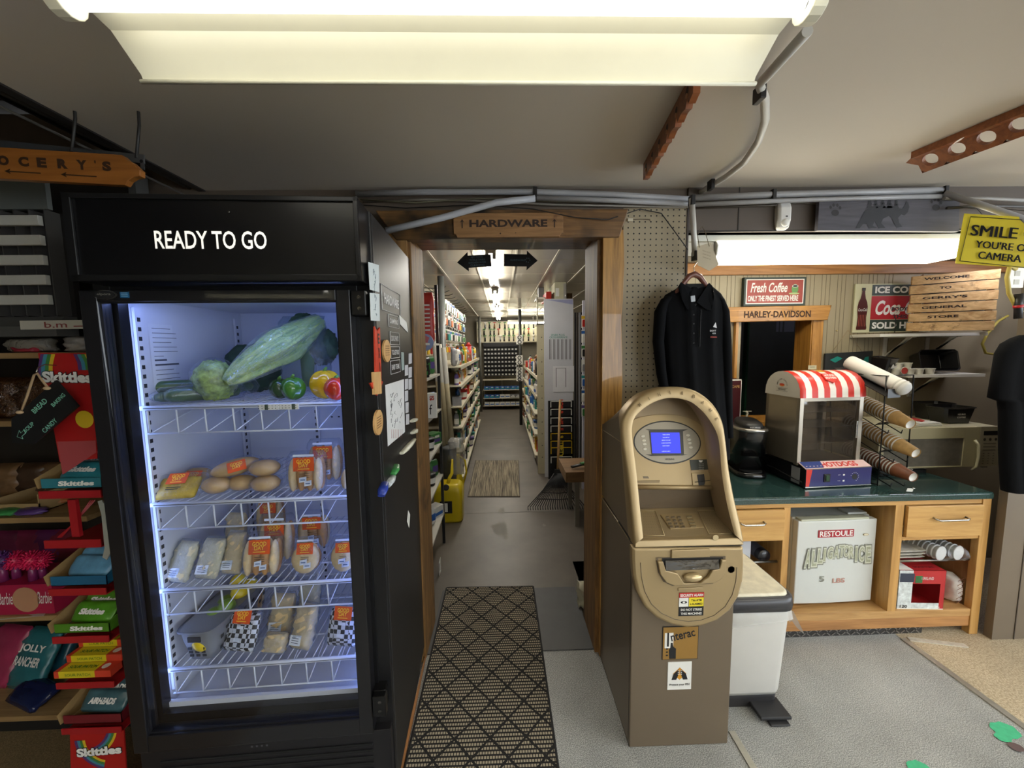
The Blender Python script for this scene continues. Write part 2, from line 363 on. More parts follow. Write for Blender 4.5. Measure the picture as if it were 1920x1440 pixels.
def ceilings():
    m, nt, b = _new('ceiling_paint'); b.inputs['Base Color'].default_value = C('#cfc6b8'); b.inputs['Roughness'].default_value = .55
    _bump(nt, b, _noise(nt, _coord(nt, (1, 1, 1)), 1.2, 2), .25, .02)
    struct('ceiling', MB().box(-1.3, 4.2, -4, YN+.1, ZC, ZC+.05), m)
    dk = mat('#1d1a19', .6, var=.3, vs=3)
    struct('ceiling_upper', MB().box(-3.6, -1.25, -4, YB, 2.56, 2.62), dk)
    struct('trim_1', MB().box(-1.3, -1.27, -4, YW, ZC-.005, 2.56), mat('#2a2624', .5, var=.2))
    struct('ceiling_corridor', MB().box(-1.45, 1.97, YB, 9.6, 2.2, 2.25), mat('#a79f90', .32, var=.05, vs=2, coat=.3))
    mb = MB()
    for xx in (-.53-.64, -.53-.32, -.53, -.2, .12, .437, .746, 1.06, 1.38): mb.box(xx-.008, xx+.008, YB, 9.6, 2.194, 2.2)
    y = 2.6
    while y < 9.5: mb.box(-1.4, 1.9, y, y+.006, 2.1985, 2.2); y += .61
    tag(mb.build('trim_2', mat('#cdc6b4', .4)), kind='structure')
ceilings()
def casing():
    wv = wood('#8d683a', '#503619', 2, 7, .6, ('#1d130b', 3.0, .56))
    wh = wood('#7d5a32', '#3f2a14', 0, 7, .4, ('#17100a', 2.4, .47), coat=.3)
    wb_ = wood('#b98a45', '#7e5727', 2, 8, .4, ('#2a1b0e', 2.2, .64), coat=.3)
    zt = 1.985
    struct('trim_3', MB().box(XL-.03, XL, YW-.03, YB+.01, 0, zt), wv, .003)
    struct('trim_4', MB().box(XR, XR+.03, YW-.03, YB+.01, 0, zt), wv, .003)
    struct('trim_5', MB().box(XL-.03, XR+.03, YW-.028, YB+.01, zt, zt+.035), wh, .003)
    def board(x0, x1, nm, seed, mt):
        RR = random.Random(seed); n = 26; zs = [i*(zt+.015)/n for i in range(n+1)]
        e = [.004*math.sin(i*.9+seed)+.003*RR.random() for i in range(n+1)]
        pts = [(x0+(e[i] if nm == 'l' else 0), YW-.055, zs[i]) for i in range(n+1)]+[(x1+(e[i] if nm == 'r' else 0), YW-.055, zs[i]) for i in range(n, -1, -1)]
        return struct('trim_6' if nm == 'l' else 'trim_7', MB().prism(pts, (0, .054, 0)), mt, .002)
    board(XL-.125, XL-.012, 'l', 2, wv); board(XR+.018, XR+.108, 'r', 5, wb_)
    YH = YW-.07
    p = [W(703, 394, YH), W(1179, 391, YH), W(1162, 444, YH), W(742, 449, YH)]
    struct('trim_8', MB().prism(p, (0, .069, 0)), wh, .004)
casing()
def nook_header():
    mb = MB().box(XP, 2.435, YW-.012, YW, ZH, ZC)
    struct('trim_9', mb, mat('#54493f', .55, var=.08, vs=5))
    struct('ceiling_nook', MB().box(XP, 4.2, YW, YN, ZH, ZH+.03), mat('#8d8370', .6))
    mb = MB()
    for px in (1381,): mb.box(W(px, 400, YW).x, W(px, 400, YW).x+.004, YW-.014, YW, W(px, 434, YW).z, ZC)
    mb.box(XP, 2.435, YW-.014, YW, W(1400, 433, YW).z-.006, W(1400, 433, YW).z)
    tag(mb.build('trim_10', mat('#2a241f', .7)), kind='structure')
    wv = wood('#b9834c', '#8a5a2c', 0, 6, .4, ('#7a4a22', 6, .64), coat=.3)
    z0, z1 = W(1500, 514, YN-.03).z, W(1500, 492, YN-.03).z
    struct('trim_11', MB().box(XP, 4.2, YN-.03, YN, z0, z1), wv, .003)
    struct('trim_12', MB().box(XP-.004, XP+.004, YW-.016, YW, .0, ZC-.08), mat('#3c332b', .6))
nook_header()
def floor_strips():
    alu = mat('#b5b1a6', .35, .7, var=.15, vs=30)
    mb = MB().box(1.99, 2.018, -3, 1.765, .0, .005); tag(mb.build('trim_13', alu), kind='structure')
    a, b = Gz(1703, 1199), Gz(1812, 1212)
    d = (b-a).normalized(); n = Vector((-d.y, d.x, 0))
    mb = MB().prism([a-n*.012, b-n*.012, b+n*.012, a+n*.012], (0, 0, .006)); tag(mb.build('trim_14', mat('#c9c4b8', .4, .3, var=.2, vs=40)), kind='structure')
    a, b = Gz(1368, 1372), Gz(1412, 1460)
    mb = MB().prism([(a.x-.004, a.y, 0), (b.x-.012, -1, 0), (b.x+.016, -1, 0), (a.x+.02, a.y, 0)], (0, 0, .004)); tag(mb.build('trim_15', mat('#b4b0a2', .4, .5, var=.15, vs=25)), kind='structure')
    mb = MB(); z = .085; x = 1.22; xe = 2.14; mb.box(x, xe, 1.800, 1.806, .0, z)
    k = 0
    while x < xe-.02:
        for r_ in range(4):
            cx, cz = x+.012+(.012 if r_ % 2 else 0), .012+r_*.021; s_ = 1 if (k+r_) % 2 else -1
            d = Vector((.0095, 0, .0075*s_)); nn = Vector((-.0016*s_, 0, .002))
            mb.obox((cx, 1.7995, cz), d, (0, .0015, 0), nn, 1)
        x += .026; k += 1
    tag(mb.build('baseboard_back', [mat('#4c4a48', .4, .8, var=.3, vs=10), mat('#8a8680', .35, .8)]), kind='structure')
    g = mat('#46b283', .5, var=.1, vs=60)
    for px, py, s, sd in ((1885, 1370, 1, 1), (1880, 1384, .55, 5), (1725, 1442, .8, 3), (1905, 1402, .5, 9)):
        c = Gz(px, py); RR = random.Random(sd)
        pts = [(c.x+s*(.042+.012*RR.random())*math.cos(2*math.pi*k/16), c.y+s*(.03+.01*RR.random())*math.sin(2*math.pi*k/16), .002+.0002*sd) for k in range(16)]
        tag(MB().poly(pts).build('floor_paint', g if sd != 9 else mat('#5c4a48', .6)), kind='structure')
floor_strips()
# ================================================================ lamps
WARM = '#fffbf0'
def shop_light(loc, label, strength=TUBE, group='ceiling fluorescent fittings'):
    """4-foot two-tube fitting with a flared white reflector, hung under the ceiling; origin at its centre"""
    t = thing('fluorescent_light', label, 'ceiling light', loc, 0, group)
    wp = mat('#c9c6b2', .35, var=.03); hx = .61
    mb = MB()
    for s in (1, -1):   # wing section: from the channel out and down, rolled rim
        prof = [(.028*s, .055), (.08*s, .045), (.125*s, .022), (.152*s, -.036), (.156*s, -.045), (.150*s, -.050)]
        a = [(-hx+.02, y, z) for y, z in prof]; b = [(hx-.02, y, z) for y, z in prof]
        e = [0, 0, .005, .012, .012, .012]
        a = [(-hx-.03+e[i]*3.4, y, z) for i, (y, z) in enumerate(prof)]; b = [(hx+.03-e[i]*3.4, y, z) for i, (y, z) in enumerate(prof)]
        mb.ringface(a, b, 0, smooth=False); mb.ringface([(p[0], p[1], p[2]+.0025) for p in b], [(p[0], p[1], p[2]+.0025) for p in a], 0)
        mb.cyl((a[-1][0], a[-1][1], a[-1][2]), (b[-1][0], b[-1][1], b[-1][2]), .004, n=6)
    mb.recalc = False; mb.build('reflector', wp, t)
    MB().box(-hx-.02, hx+.02, -.032, .032, .05, .095).build('housing', mat('#cfccb8', .4), t, .003)
    for s in (-1, 1):
        MB().cyl((-hx+.005, .045*s, .01), (hx-.005, .045*s, .01), .0165, n=14).build('tube', glow(WARM, strength), t)
        for e in (-1, 1):
            mb = MB(); x = e*(hx+.012)
            mb.prism([(x-.012, .045*s+.03*math.cos(k), .012+.03*math.sin(k)) for k in [math.pi+math.pi*i/8 for i in range(9)]]+[(x-.012, .045*s+.026, .052), (x-.012, .045*s-.026, .052)], (.024, 0, 0))
            mb.cyl((x-.012*e, .045*s, .01), (x+.022*e, .045*s, .01), .013, n=12)
            mb.build('socket', mat('#dddac4', .4), t, .002)
    for x in (-.4, .4): MB().box(x-.01, x+.01, -.01, .01, .094, ZC-loc[2]).build('bracket', mat('#b5b2a4', .4), t)
    return t
L0 = shop_light((-.084, .66, 2.065), 'long white fluorescent ceiling light with a flared reflector, lit, directly overhead', 2.5)
L1 = shop_light((-.084, -1.0, 2.065), 'lit fluorescent ceiling light next behind the overhead one')
copy_thing(L1, (-.084, -2.6, 2.065), label='lit fluorescent ceiling light furthest into the shop behind the camera')
copy_thing(L1, (-2.0, -1.8, 2.065), label='lit fluorescent ceiling light over the grocery side of the shop')
copy_thing(L1, (2.3, -1.9, 2.065), label='lit fluorescent ceiling light near the shop windows on the coffee side')
copy_thing(L1, (2.05, .42, 2.065), label='added fluorescent fill light, out of view over the floor before the coffee counter')  # added out of view to brighten the ceiling and nook on this side
def strip(y0, label):
    t = thing('strip_light', label, 'ceiling light', (-.07, y0+.61, 2.14), 0, 'corridor strip lights')
    mb = MB().prism([(-.05, -.63, .06), (-.022, -.63, .025), (.022, -.63, .025), (.05, -.63, .06)], (0, 1.26, 0)); mb.build('housing', mat('#c9c5b8', .4), t)
    for s in (-1, 1):
        MB().cyl((.026*s, -.6, .005), (.026*s, .6, .005), .016, n=10).build('tube', glow('#fffaf0', 18), t)
        for e in (-1, 1): MB().box(.026*s-.012, .026*s+.012, e*.612-.01, e*.612+.01, -.012, .04).build('socket', mat('#d5d2c6', .4), t)
    return t
for y0, l in ((2.85, 'nearest the doorway'), (4.7, 'second from the doorway'), (6.35, 'third from the doorway'), (7.95, 'furthest down the aisle')):
    strip(y0, 'bare tube strip light on the hardware aisle ceiling, ' + l)
t = thing('strip_light', 'bright strip light set crosswise over the back pegboard of the aisle', 'ceiling light', (.75, 9.2, 2.05), 0)
MB().box(-.6, .6, -.06, .06, .02, .07).build('housing', mat('#d8d5c8', .4), t); MB().cyl((-.6, -.03, 0), (.6, -.03, 0), .02, n=10).build('tube', glow('#fff6dc', 14), t)
MB().box(-.01, .01, -.01, .01, .06, .145).build('bracket', WHITE, t)
def nook_light():
    Yf, Yb = 1.80, 1.95; Ym = 1.86
    x0, x1 = W(1332, 470, Ym).x, W(1778, 470, Ym).x; xa = XP+.012
    t = thing('wraparound_light', 'lit white wraparound fluorescent fitting under the header over the coffee counter', 'light', (0, 0, 0))
    zt = ZH-.002; zb = W(1500, 489, Ym).z
    MB().box(xa, x1+.05, Yf+.0, Yb+.01, zt-.028, zt).build('housing', mat('#e4e2d4', .4), t, .004)
    mb = MB(); sec = [(Yb, zt-.028), (Yf+.005, zt-.028), (Yf-.012, zt-.05), (Yf-.005, zb+.02), (Yf+.03, zb), (Yb, zb)]
    mb.prism([(x0, y, z) for y, z in sec], (x1-x0, 0, 0)); mb.build('diffuser', glow('#fdf6df', 4.6), t)
    for x in (x0-.006, x1): MB().prism([(x, y, z) for y, z in sec], (.006, 0, 0)).build('end_cap', mat('#e8e6dc', .4), t)
    MB().box(xa, x0-.01, Yf+.01, Yb, zb+.015, zt-.029).build('side_plate', mat('#d9d3c0', .4), t, .003)
    return zt
ZT = nook_light()
t = thing('strip_light', 'short fluorescent fill light added on the nook ceiling, unseen behind the partition', 'light', (3.0, 2.1, ZH-.03)); MB().box(-.32, .32, -.04, .04, 0, .03).build('housing', WHITE, t); MB().box(-.3, .3, -.03, .03, -.02, -.001).build('diffuser', glow('#f2f0ff', 9), t)  # added lamp, hidden by the partition, to lift the dark end of the nook
t = thing('office_fill_light', 'small fill lamp added unseen on the ceiling behind the pass-through', 'light', (1.6, 3.0, 2.29)); MB().box(-.2, .2, -.06, .06, -.01, .01).build('housing', WHITE, t); MB().box(-.19, .19, -.05, .05, -.02, -.011).build('diffuser', glow('#fff2dc', 30), t)  # lamp added out of sight to brighten the room behind the opening
GP = mat('#9c9c9e', .35, var=.03); GP2 = mat('#c7c5be', .35, var=.03)
def conduit(name, label, pts, r=.0125, m=GP, clamps=(), group='grey conduit runs'):
    t = thing(name, label, 'pipe', (0, 0, 0), 0, group)
    MB().tube(pts, r, 10).build('pipe', m, t)
    for c in clamps:
        c = Vector(c); mb = MB(); mb.obox(c, (.008, 0, 0), (0, .018, 0), (0, 0, r+.008)); mb.build('clamp', mat('#151312', .5), t, .002)
    return t
YC = YW-.045
conduit('conduit', 'upper grey conduit along the top of the wall from the fridge to above the coat', [W(668, 364, YC), W(800, 360, YC), W(1003, 360, YC), W(1150, 365, YC), W(1296, 374, YC)], clamps=[W(1003, 362, YC)])
conduit('conduit', 'lower grey conduit running under the first beside the curved pipe', [W(1006, 371, YC-.01), W(1150, 376, YC-.01), W(1294, 382, YC-.01)], .0105)
conduit('conduit', 'grey conduit sloping down over the doorway header toward the fridge', [W(1003, 372, YC-.03), W(930, 380, YC-.04), W(830, 408, YC-.06), W(724, 433, YC-.09)], .0135, mat('#a9abb0', .35, var=.03))
conduit('conduit', 'pair of grey pipes along the ceiling edge over the coffee nook', [W(1300, 372, YC), W(1448, 365, YC), W(1600, 361, YC), W(1768, 357, YC)], .014, clamps=[W(1448, 366, YC), W(1768, 360, YC)])
conduit('conduit', 'grey pipe tight below the ceiling pair over the bear sign', [W(1300, 384, YC-.012), W(1450, 377, YC-.012), W(1600, 372, YC-.012), W(1766, 368, YC-.012)], .0095, group='grey conduit runs')
conduit('conduit', 'grey pipe descending over the yellow camera sign', [W(1770, 362, YC-.02), W(1850, 388, YC-.1), W(1950, 422, YC-.22)], .013)
conduit('conduit', 'curved white pipe across the ceiling beside the light fitting', [(.652, .86, 2.15)]+[Gz(x, y, ZC-.02) for x, y in ((1424, 158), (1434, 185), (1435, 225), (1422, 265), (1395, 305), (1360, 332), (1320, 356), (1300, 372))], .0115, GP2, clamps=[Gz(1424, 176, ZC-.025), Gz(1333, 347, ZC-.025)])
conduit('conduit', 'short white pipe dropping from the ceiling edge above the coat hanger', [W(1297, 372, YC-.05), W(1300, 420, YC-.05), W(1303, 480, YC-.05)], .0115, GP2, clamps=[W(1297, 376, YC-.05), W(1303, 480, YC-.05)])
def cables():
    for i, (pts, r, c, l) in enumerate((
        ([W(680, 378, YW-.02), W(800, 374, YW-.03), W(880, 376, YW-.02), W(1040, 384, YW-.02), W(1290, 388, YW-.02)], .0055, '#8a8378', 'ribbed flexible metal cable strung above the doorway header'),
        ([W(675, 384, YW-.02), W(760, 390, YW-.03), W(900, 384, YW-.03), W(1000, 392, YW-.085), (W(1030, 398, YW-.085)), W(1080, 408, YW-.085), W(1140, 412, YW-.085), W(1200, 392, YW-.03), W(1240, 400, YW-.03), W(1262, 430, YW-.03), W(1290, 468, YW-.04)], .0022, '#15120f', 'thin black wire looping over the header and down the pegboard'),
        ([W(676, 374, YW-.03), W(780, 380, YW-.03), W(900, 372, YW-.03), W(1060, 378, YW-.03), W(1280, 380, YW-.025)], .0035, '#6f6a55', 'dull olive cable behind the conduit above the doorway'),
        ([W(1300, 390, YW-.03), W(1450, 385, YW-.03), W(1500, 380, YW-.02), W(1560, 384, YW-.02), W(1600, 388, YW-.02)], .004, '#4d463c', 'brown cable clipped above the wall sensor'),
        ([W(1770, 372, YW-.07), W(1850, 372, YW-.07), W(1960, 378, YW-.07)], .008, '#8a8784', 'grey cable behind the descending pipe at the wall top'),
        ([W(1775, 390, YW-.07), W(1850, 386, YW-.07), W(1960, 388, YW-.07)], .006, '#3c3835', 'dark cable behind the descending pipe above the camera sign'))):
        o = MB().tube(pts, r, 6).build('cable', mat(c, .5, .3 if i == 0 else 0)); tag(o, l, 'cable', 'cables along the wall top')
cables()
# ================================================================ the glass-door display fridge
FR = Frame((-.365, 1.06, 0), 2.8)
BLK = mat('#0d0d0f', .28, var=.15, vs=2, coat=.25); BLK2 = mat('#131315', .42, var=.1)
def pillow(mb, w, h, d, m=0, seed=0, amp=.06, fr=6, p=4, n=20, nv=12, flat=.0, crimp=.12, z0=0.0):
    """a filled bag standing on its bottom edge: w wide (x), h high (z), d thick (y)"""
    rings = []; so = Vector((seed*3.1, seed*1.7, 0))
    for j in range(nv+1):
        v = -1+2*j/nv; t = max(1-abs(v)**p, 0)**.5; t = max(t, .03); ww = w/2*(1-crimp*abs(v)**6)
        ring = []
        for i in range(n):
            a = 2*math.pi*i/n; ca, sa = math.cos(a), math.sin(a)
            x = ww*math.copysign(abs(ca)**.7, ca); y = d/2*t*math.copysign(abs(sa)**.8, sa); z = h*(v+1)/2
            k = noise.noise(Vector((x*fr/w, y*fr/w, z*fr/w))+so)*amp*d
            ring.append((x*(1+k/w), y+k*math.copysign(1, sa)*(t > .1), z+z0+(noise.noise(Vector((x*9/w, 3, seed)))*.02*h if j in (0, nv) else 0)))
        rings.append(ring)
    mb.loft(rings, m, True, True); return mb
def make_fridge():
    t = thing('display_fridge', 'tall black glass-door fridge of wrapped sandwiches and vegetables beside the doorway', 'fridge', FR.o, FR.rz)
    lin_ = mat('#c9cdd8', .35, var=.02)
    xl, xr, yf, yb, zt = -.752, 0, .085, .70, 1.888
    mb = MB()
    mb.box(xl, xl+.045, yf, yb, .06, zt); mb.box(xr-.045, xr, yf, yb, .06, zt); mb.box(xl+.045, xr-.045, yb-.04, yb, .06, zt)
    mb.box(xl+.045, xr-.045, yf, yb-.04, .06, .375); mb.box(xl+.045, xr-.045, yf, yb-.04, 1.66, zt)
    mb.build('body', BLK2, t, .002)
    mb = MB(); a, b, c, d, e, g = -.7065, -.0455, yf+.022, .655, .376, 1.655
    mb.add([(a, c, e), (b, c, e), (b, d, e), (a, d, e)], [(0, 1, 2, 3)]); mb.add([(a, c, g), (b, c, g), (b, d, g), (a, d, g)], [(0, 3, 2, 1)])
    mb.add([(a, c, e), (a, d, e), (a, d, g), (a, c, g)], [(0, 1, 2, 3)]); mb.add([(b, c, e), (b, d, e), (b, d, g), (b, c, g)], [(0, 3, 2, 1)]); mb.add([(a, d, e), (b, d, e), (b, d, g), (a, d, g)], [(0, 1, 2, 3)])
    mb.box(a, b, c, c+.012, e, e+.03)
    for (x, y) in ((a+.002, .14), (a+.002, .60), (b-.012, .14), (b-.012, .60)):
        mb.box(x, x+.008, y, y+.022, .42, 1.63, 0)
        z = .44
        while z < 1.6: mb.box(x-.0005+(.0 if x > -.3 else .0083), x+.0008+(.0 if x > -.3 else .0083), y+.006, y+.016, z, z+.012, 1); z += .028
    for x in (-.43, -.20):
        mb.box(x, x+.022, d-.012, d-.001, .42, 1.63, 0)
        z = .44
        while z < 1.6: mb.box(x+.006, x+.016, d-.0128, d-.0118, z, z+.012, 1); z += .028
    for k in range(9): mb.box(-.36+k*.03, -.352+k*.03, d-.0022, d-.0012, 1.20, 1.206, 1)
    mb.recalc = False; mb.build('liner', [lin_, mat('#24262c', .6)], t)
    mb = MB(); y0, y1 = yf-.002, yf+.03
    mb.box(xl+.04, -.690, y0, y1, .372, 1.66); mb.box(-.088, -.04, .0785, y1-.01, .372, 1.66); mb.box(-.690, -.0465, y0, y1, .372, .39)
    mb.build('gasket', mat('#0b0b0e', .35), t)
    mb = MB(); mb.box(-.068, -.052, .118, .13, .42, 1.62); mb.box(-.66, -.09, .125, .14, 1.642, 1.652); mb.build('light_bar', glow('#8ea8ff', 8.5), t)
    mb = MB(); mb.box(-.7045, -.6975, .111, .121, .42, 1.62); mb.build('light_bar', glow('#9ab5ff', 4.5), t)
    x0, x1, z0, z1 = -.716, -.006, 1.680, 1.893
    mb = MB(); mb.box(x0, x1, .0, .09, z0, z1); hd = mb.build('canopy', BLK, t, .003)
    f = .012; mb = MB()
    mb.box(x0, x1, -.007, 0, z1-f, z1); mb.box(x0, x1, -.007, 0, z0, z0+f*1.3); mb.box(x0, x0+f*1.6, -.007, 0, z0, z1); mb.box(x1-f*.9, x1, -.007, 0, z0, z1)
    mb.build('canopy_frame', mat('#222223', .3, .4, var=.05), hd, .0015)
    a, b = FR.L(290, 450, y=-.001), FR.L(500, 450, y=-.001); c0, c1 = FR.L(395, 467, y=-.001), FR.L(395, 433, y=-.001)
    MB().text('READY TO GO', ((a.x+b.x)/2, -.0015, (c0.z+c1.z)/2), c1.z-c0.z, b.x-a.x, m=0, bold=.012).build('lettering', mat('#f4f2e8', .5, var=0, emit=.25), hd)
    mb = MB(); p = FR.L(429, 397, y=-.002); mb.lathe([(.002, 0), (.0016, -.003), (.0, -.004)], p, -Y_, 8); mb.build('screw', CHROME, hd)
    mb = MB(); mb.box(xl+.01, xr-.01, .10, .6, .0, .06); mb.box(xl+.004, xr-.004, .06, .1, .05, .30)
    for k in range(9): mb.box(xl+.06, xr-.06, .056, .061, .075+k*.022, .083+k*.022, 1)
    mb.build('grille', [mat('#18171a', .45), mat('#050506', .8)], t, .002)
    mb = MB().text('- - - -', (-.40, .0555, .285), .006, .05, m=0); mb.build('badge', mat('#55555a', .4), t)
    MB().box(-.0, .0012, .1, .108, .06, zt-.004).build('side_trim', mat('#2c2c2e', .4), t)
    dr = bpy.data.objects.new('door', None); COL.objects.link(dr); dr.parent = t
    X0, X1, Z0, Z1, y0, y1 = -.742, -.05, .315, 1.663, .035, .078
    gx0, gx1, gz0, gz1 = -.700, -.088, .368, 1.633
    mb = MB()
    mb.box(X0, gx0, y0, y1, Z0, Z1); mb.box(gx1, X1, y0, y1, Z0, Z1); mb.box(gx0, gx1, y0, y1, Z0, gz0); mb.box(gx0, gx1, y0, y1, gz1, Z1)
    mb.build('door_frame', mat('#17171a', .3, var=.06, coat=.2), dr, .0025)
    g = bpy.data.materials.new('door_glass'); g.use_nodes = True; nt = g.node_tree; nt.nodes.clear()
    out = nt.nodes.new('ShaderNodeOutputMaterial'); tr = nt.nodes.new('ShaderNodeBsdfTransparent'); tr.inputs[0].default_value = (.93, .95, .97, 1); gl = nt.nodes.new('ShaderNodeBsdfGlossy'); gl.inputs['Roughness'].default_value = .015
    ad = schlick(nt, nt.nodes.new('ShaderNodeLayerWeight'), .06, .94)
    mx = nt.nodes.new('ShaderNodeMixShader'); nt.links.new(ad.outputs[0], mx.inputs[0]); nt.links.new(tr.outputs[0], mx.inputs[1]); nt.links.new(gl.outputs[0], mx.inputs[2]); nt.links.new(mx.outputs[0], out.inputs[0])
    MB().add([(gx0-.004, .052, gz0-.004), (gx1+.004, .052, gz0-.004), (gx1+.004, .052, gz1+.004), (gx0-.004, .052, gz1+.004)], [(0, 1, 2, 3)]).build('glass', g, dr)
    mb = MB(); w_ = .004
    mb.box(gx0, gx0+w_, .044, .05, gz0, gz1); mb.box(gx0, gx1, .044, .05, gz0, gz0+w_); mb.box(gx1-w_, gx1, .044, .05, gz0, gz1); mb.box(gx0, gx1, .044, .05, gz1-w_, gz1)
    mb.build('bead', mat('#2b2b30', .3, .5), dr)
    p = FR.L(195, 553, y=y0); mb = MB(); mb.lathe([(.0295, 0), (.030, -.002), (.027, -.0032), (.0, -.0034)], (p.x+.003, y0, p.z), -Y_, 24, 0, True, .42, 1); mb.recalc = True
    mb.disc((p.x+.003, y0-.0036, p.z), .027, -Y_, 1, 24, .0105, Z); mb.text('elpora', (p.x+.003, y0-.0042, p.z+.001), .0075, .034, m=0, bold=.02)
    mb.build('badge', [mat('#b4b2a6', .3, .6), INK], dr)
    p = FR.L(234, 553, y=y0); mb = MB(); mb.box(p.x-.011, p.x+.011, y0-.0012, y0, p.z-.0075, p.z+.0075, 0)
    for k in range(3): mb.box(p.x-.008, p.x+.008, y0-.0017, y0-.0012, p.z-.004+k*.004, p.z-.0025+k*.004, 1)
    mb.build('sticker', [mat('#1d5f8e', .4), mat('#8fc3e2', .5)], dr)
    for zc in (1.625, .41):
        mb = MB(); mb.rbox(-.05, -.012, .05, .09, zc-.034, zc+.034, .006, 0); mb.rbox(-.035, -.004, .0, .012, zc-.02, zc+.03, .003) if 0 else None
        mb.box(-.045, -.006, .028, .05, zc-.033, zc+.034, 0)
        h = mb.build('hinge', mat('#0a0a0b', .3), t, .002)
        mb = MB()
        for dz in (-.015, .015): mb.lathe([(.0055, 0), (.005, -.003), (0, -.004)], (-.024, .028, zc+dz), -Y_, 10)
        mb.build('screw', CHROME, h)
    wm = mat('#d3d9e6', .35, var=.02)
    for i, (z, x0_) in enumerate(((1.340, -.698), (1.044, -.698), (.768, -.698), (.503, -.70))):
        sh = bpy.data.objects.new('wire_shelf', None); COL.objects.link(sh); sh.parent = t; xe = -.055; y0s = .128
        mb = MB(); mb.rbox(x0_, xe, y0s-.004, y0s+.006, z-.013, z, .003, 0, 2, 0); mb.build('front_rail', wm, sh)
        mb = MB(); mb.box(x0_+.01, xe-.01, y0s-.0046, y0s-.0038, z-.008, z-.006); mb.build('ticket_slot', mat('#5d5f66', .6), sh)
        mb = MB(); x = x0_+.008
        while x < xe: mb.cyl((x, y0s, z-.006), (x, .62, z-.006), .0018, n=5); x += .0268
        for yy in (.25, .45, .62): mb.cyl((x0_, yy, z-.0095), (xe, yy, z-.0095), .003, n=6)
        mb.build('deck_wire', wm, sh)
        mb = MB(); zb = z-.083; mb.cyl((x0_+.012, y0s-.002, zb), (xe, y0s-.002, zb), .0028, n=6); x = x0_+.018; k = 0
        while x < xe:
            mb.cyl((x, y0s, z-.008), (x+.003, y0s-.002, zb), .0026, n=6); mb.cyl((x+.003, y0s-.002, zb), (x+.003, .40, z-.012), .0018, n=5); x += .0802
        mb.build('front_skirt', wm, sh)
    a = FR.L(484, 762, y=.12); b = FR.L(560, 760, y=.12); mb = MB(); z = 1.337
    for k in range(12): 
        u0, u1 = k/12, (k+1)/12; x0_, x1_ = a.x+(b.x-a.x)*u0, a.x+(b.x-a.x)*u1
        mb.box(x0_, x1_, .1215-.004*abs(math.sin(k*.5)), .1225, z-.016, z+.0, 1 if k in (2, 10) else 0)
        for q in range(2): mb.box(x0_+.0015, x0_+.004, .1165, .1172, z-.012+q*.007, z-.010+q*.007, 2)
    mb.build('price_strip', [PAPER, mat('#4c5a4a', .6), INK], t)
    mb = MB(); x_ = -.7045
    def side(px, py): p = FR.L(px, py, x=x_); return p
    p0, p1 = side(277, 607), side(312, 745); ya, yb_, za, zb = p0.y, p1.y, p1.z, p0.z
    mb.add([(x_, ya, za), (x_, yb_+.05, za), (x_, yb_+.05, zb), (x_, ya, zb)], [(0, 1, 2, 3)], 0)
    for k in range(15):
        z = zb-.012-k*(zb-za)/16; wd = .05 if k in (6, 7, 13) else .1
        mb.box(x_, x_+.0006, ya+.012, ya+.012+wd*(.7+.3*math.sin(k*2.1)**2), z-.0016, z+(.004 if k in (7, 8, 13) else 0), 1)
    mb.build('data_label', [mat('#cfd3dc', .5), mat('#4d525e', .6)], t)
    return t
FRIDGE = make_fridge()
# ---------------------------------------------------------------- things kept in it
SH = {1: 1.341, 2: 1.045, 3: .769, 4: .504}
FILM = film('#f6f9ff', .035, .10, 1.0, 22, .02); FILMC = film('#eef4fb', .07, .16, 1.6, 45, .07)
def at_shelf(px, shelf, y): v = FR.L(px, 700, y=y); return FR.M @ Vector((v.x, y, SH[shelf]))
def fthing(name, label, cat, px, shelf, y, group=None, tilt=0, turn=0, roll=0, lift=0):
    t = thing(name, label, cat, at_px(px, shelf, y)+Vector((0, 0, lift)), 0, group); t.rotation_euler = (math.radians(tilt), math.radians(roll), FR.rz+math.radians(turn)); return t
def at_px(px, shelf, y):
    z = SH[shelf]; py = 650
    for _ in range(6):
        v = FR.L(px, py, y=y); py += (v.z-z)*560
    return FR.M @ Vector((v.x, y, z+.0015))
def good_day(mb, w, o, m0=0, m1=1, r=X, u=Z, text2=True):
    """orange card printed with two words, w wide, centred on o"""
    o = Vector(o); r, u = Vector(r), Vector(u); n = r.cross(u); hh = w*.34
    mb.prism([o-r*w/2-u*hh, o+r*w/2-u*hh, o+r*w/2+u*hh, o-r*w/2+u*hh], n*.0006, m0)
    mb.text('GOOD', o+u*hh*.45+n*.0013, w*.20, w*.66, r, u, m1, .02); mb.text('DAY', o-u*hh*.12+n*.0013, w*.20, w*.46, r, u, m1, .02)
    mb.box(*sorted((o.x-w*.28, o.x+w*.28)), o.y-.0011, o.y-.0007, o.z-hh*.72, o.z-hh*.62, m1) if text2 and abs(u.z) > .99 else None
ORG, YEL, TAG = mat('#e2561b', .5, var=.03), mat('#ffd23a', .5, var=0), mat('#dfe7f3', .6, var=.02)
CRUST = mat('#c08a4c', .6, var=.22, vs=26, bump=.2, bs=90); CRUM = mat('#dcc08c', .7, var=.12, vs=50, bump=.3, bs=160); PALE = mat('#d5c8a4', .75, var=.15, vs=60, bump=.4, bs=170)
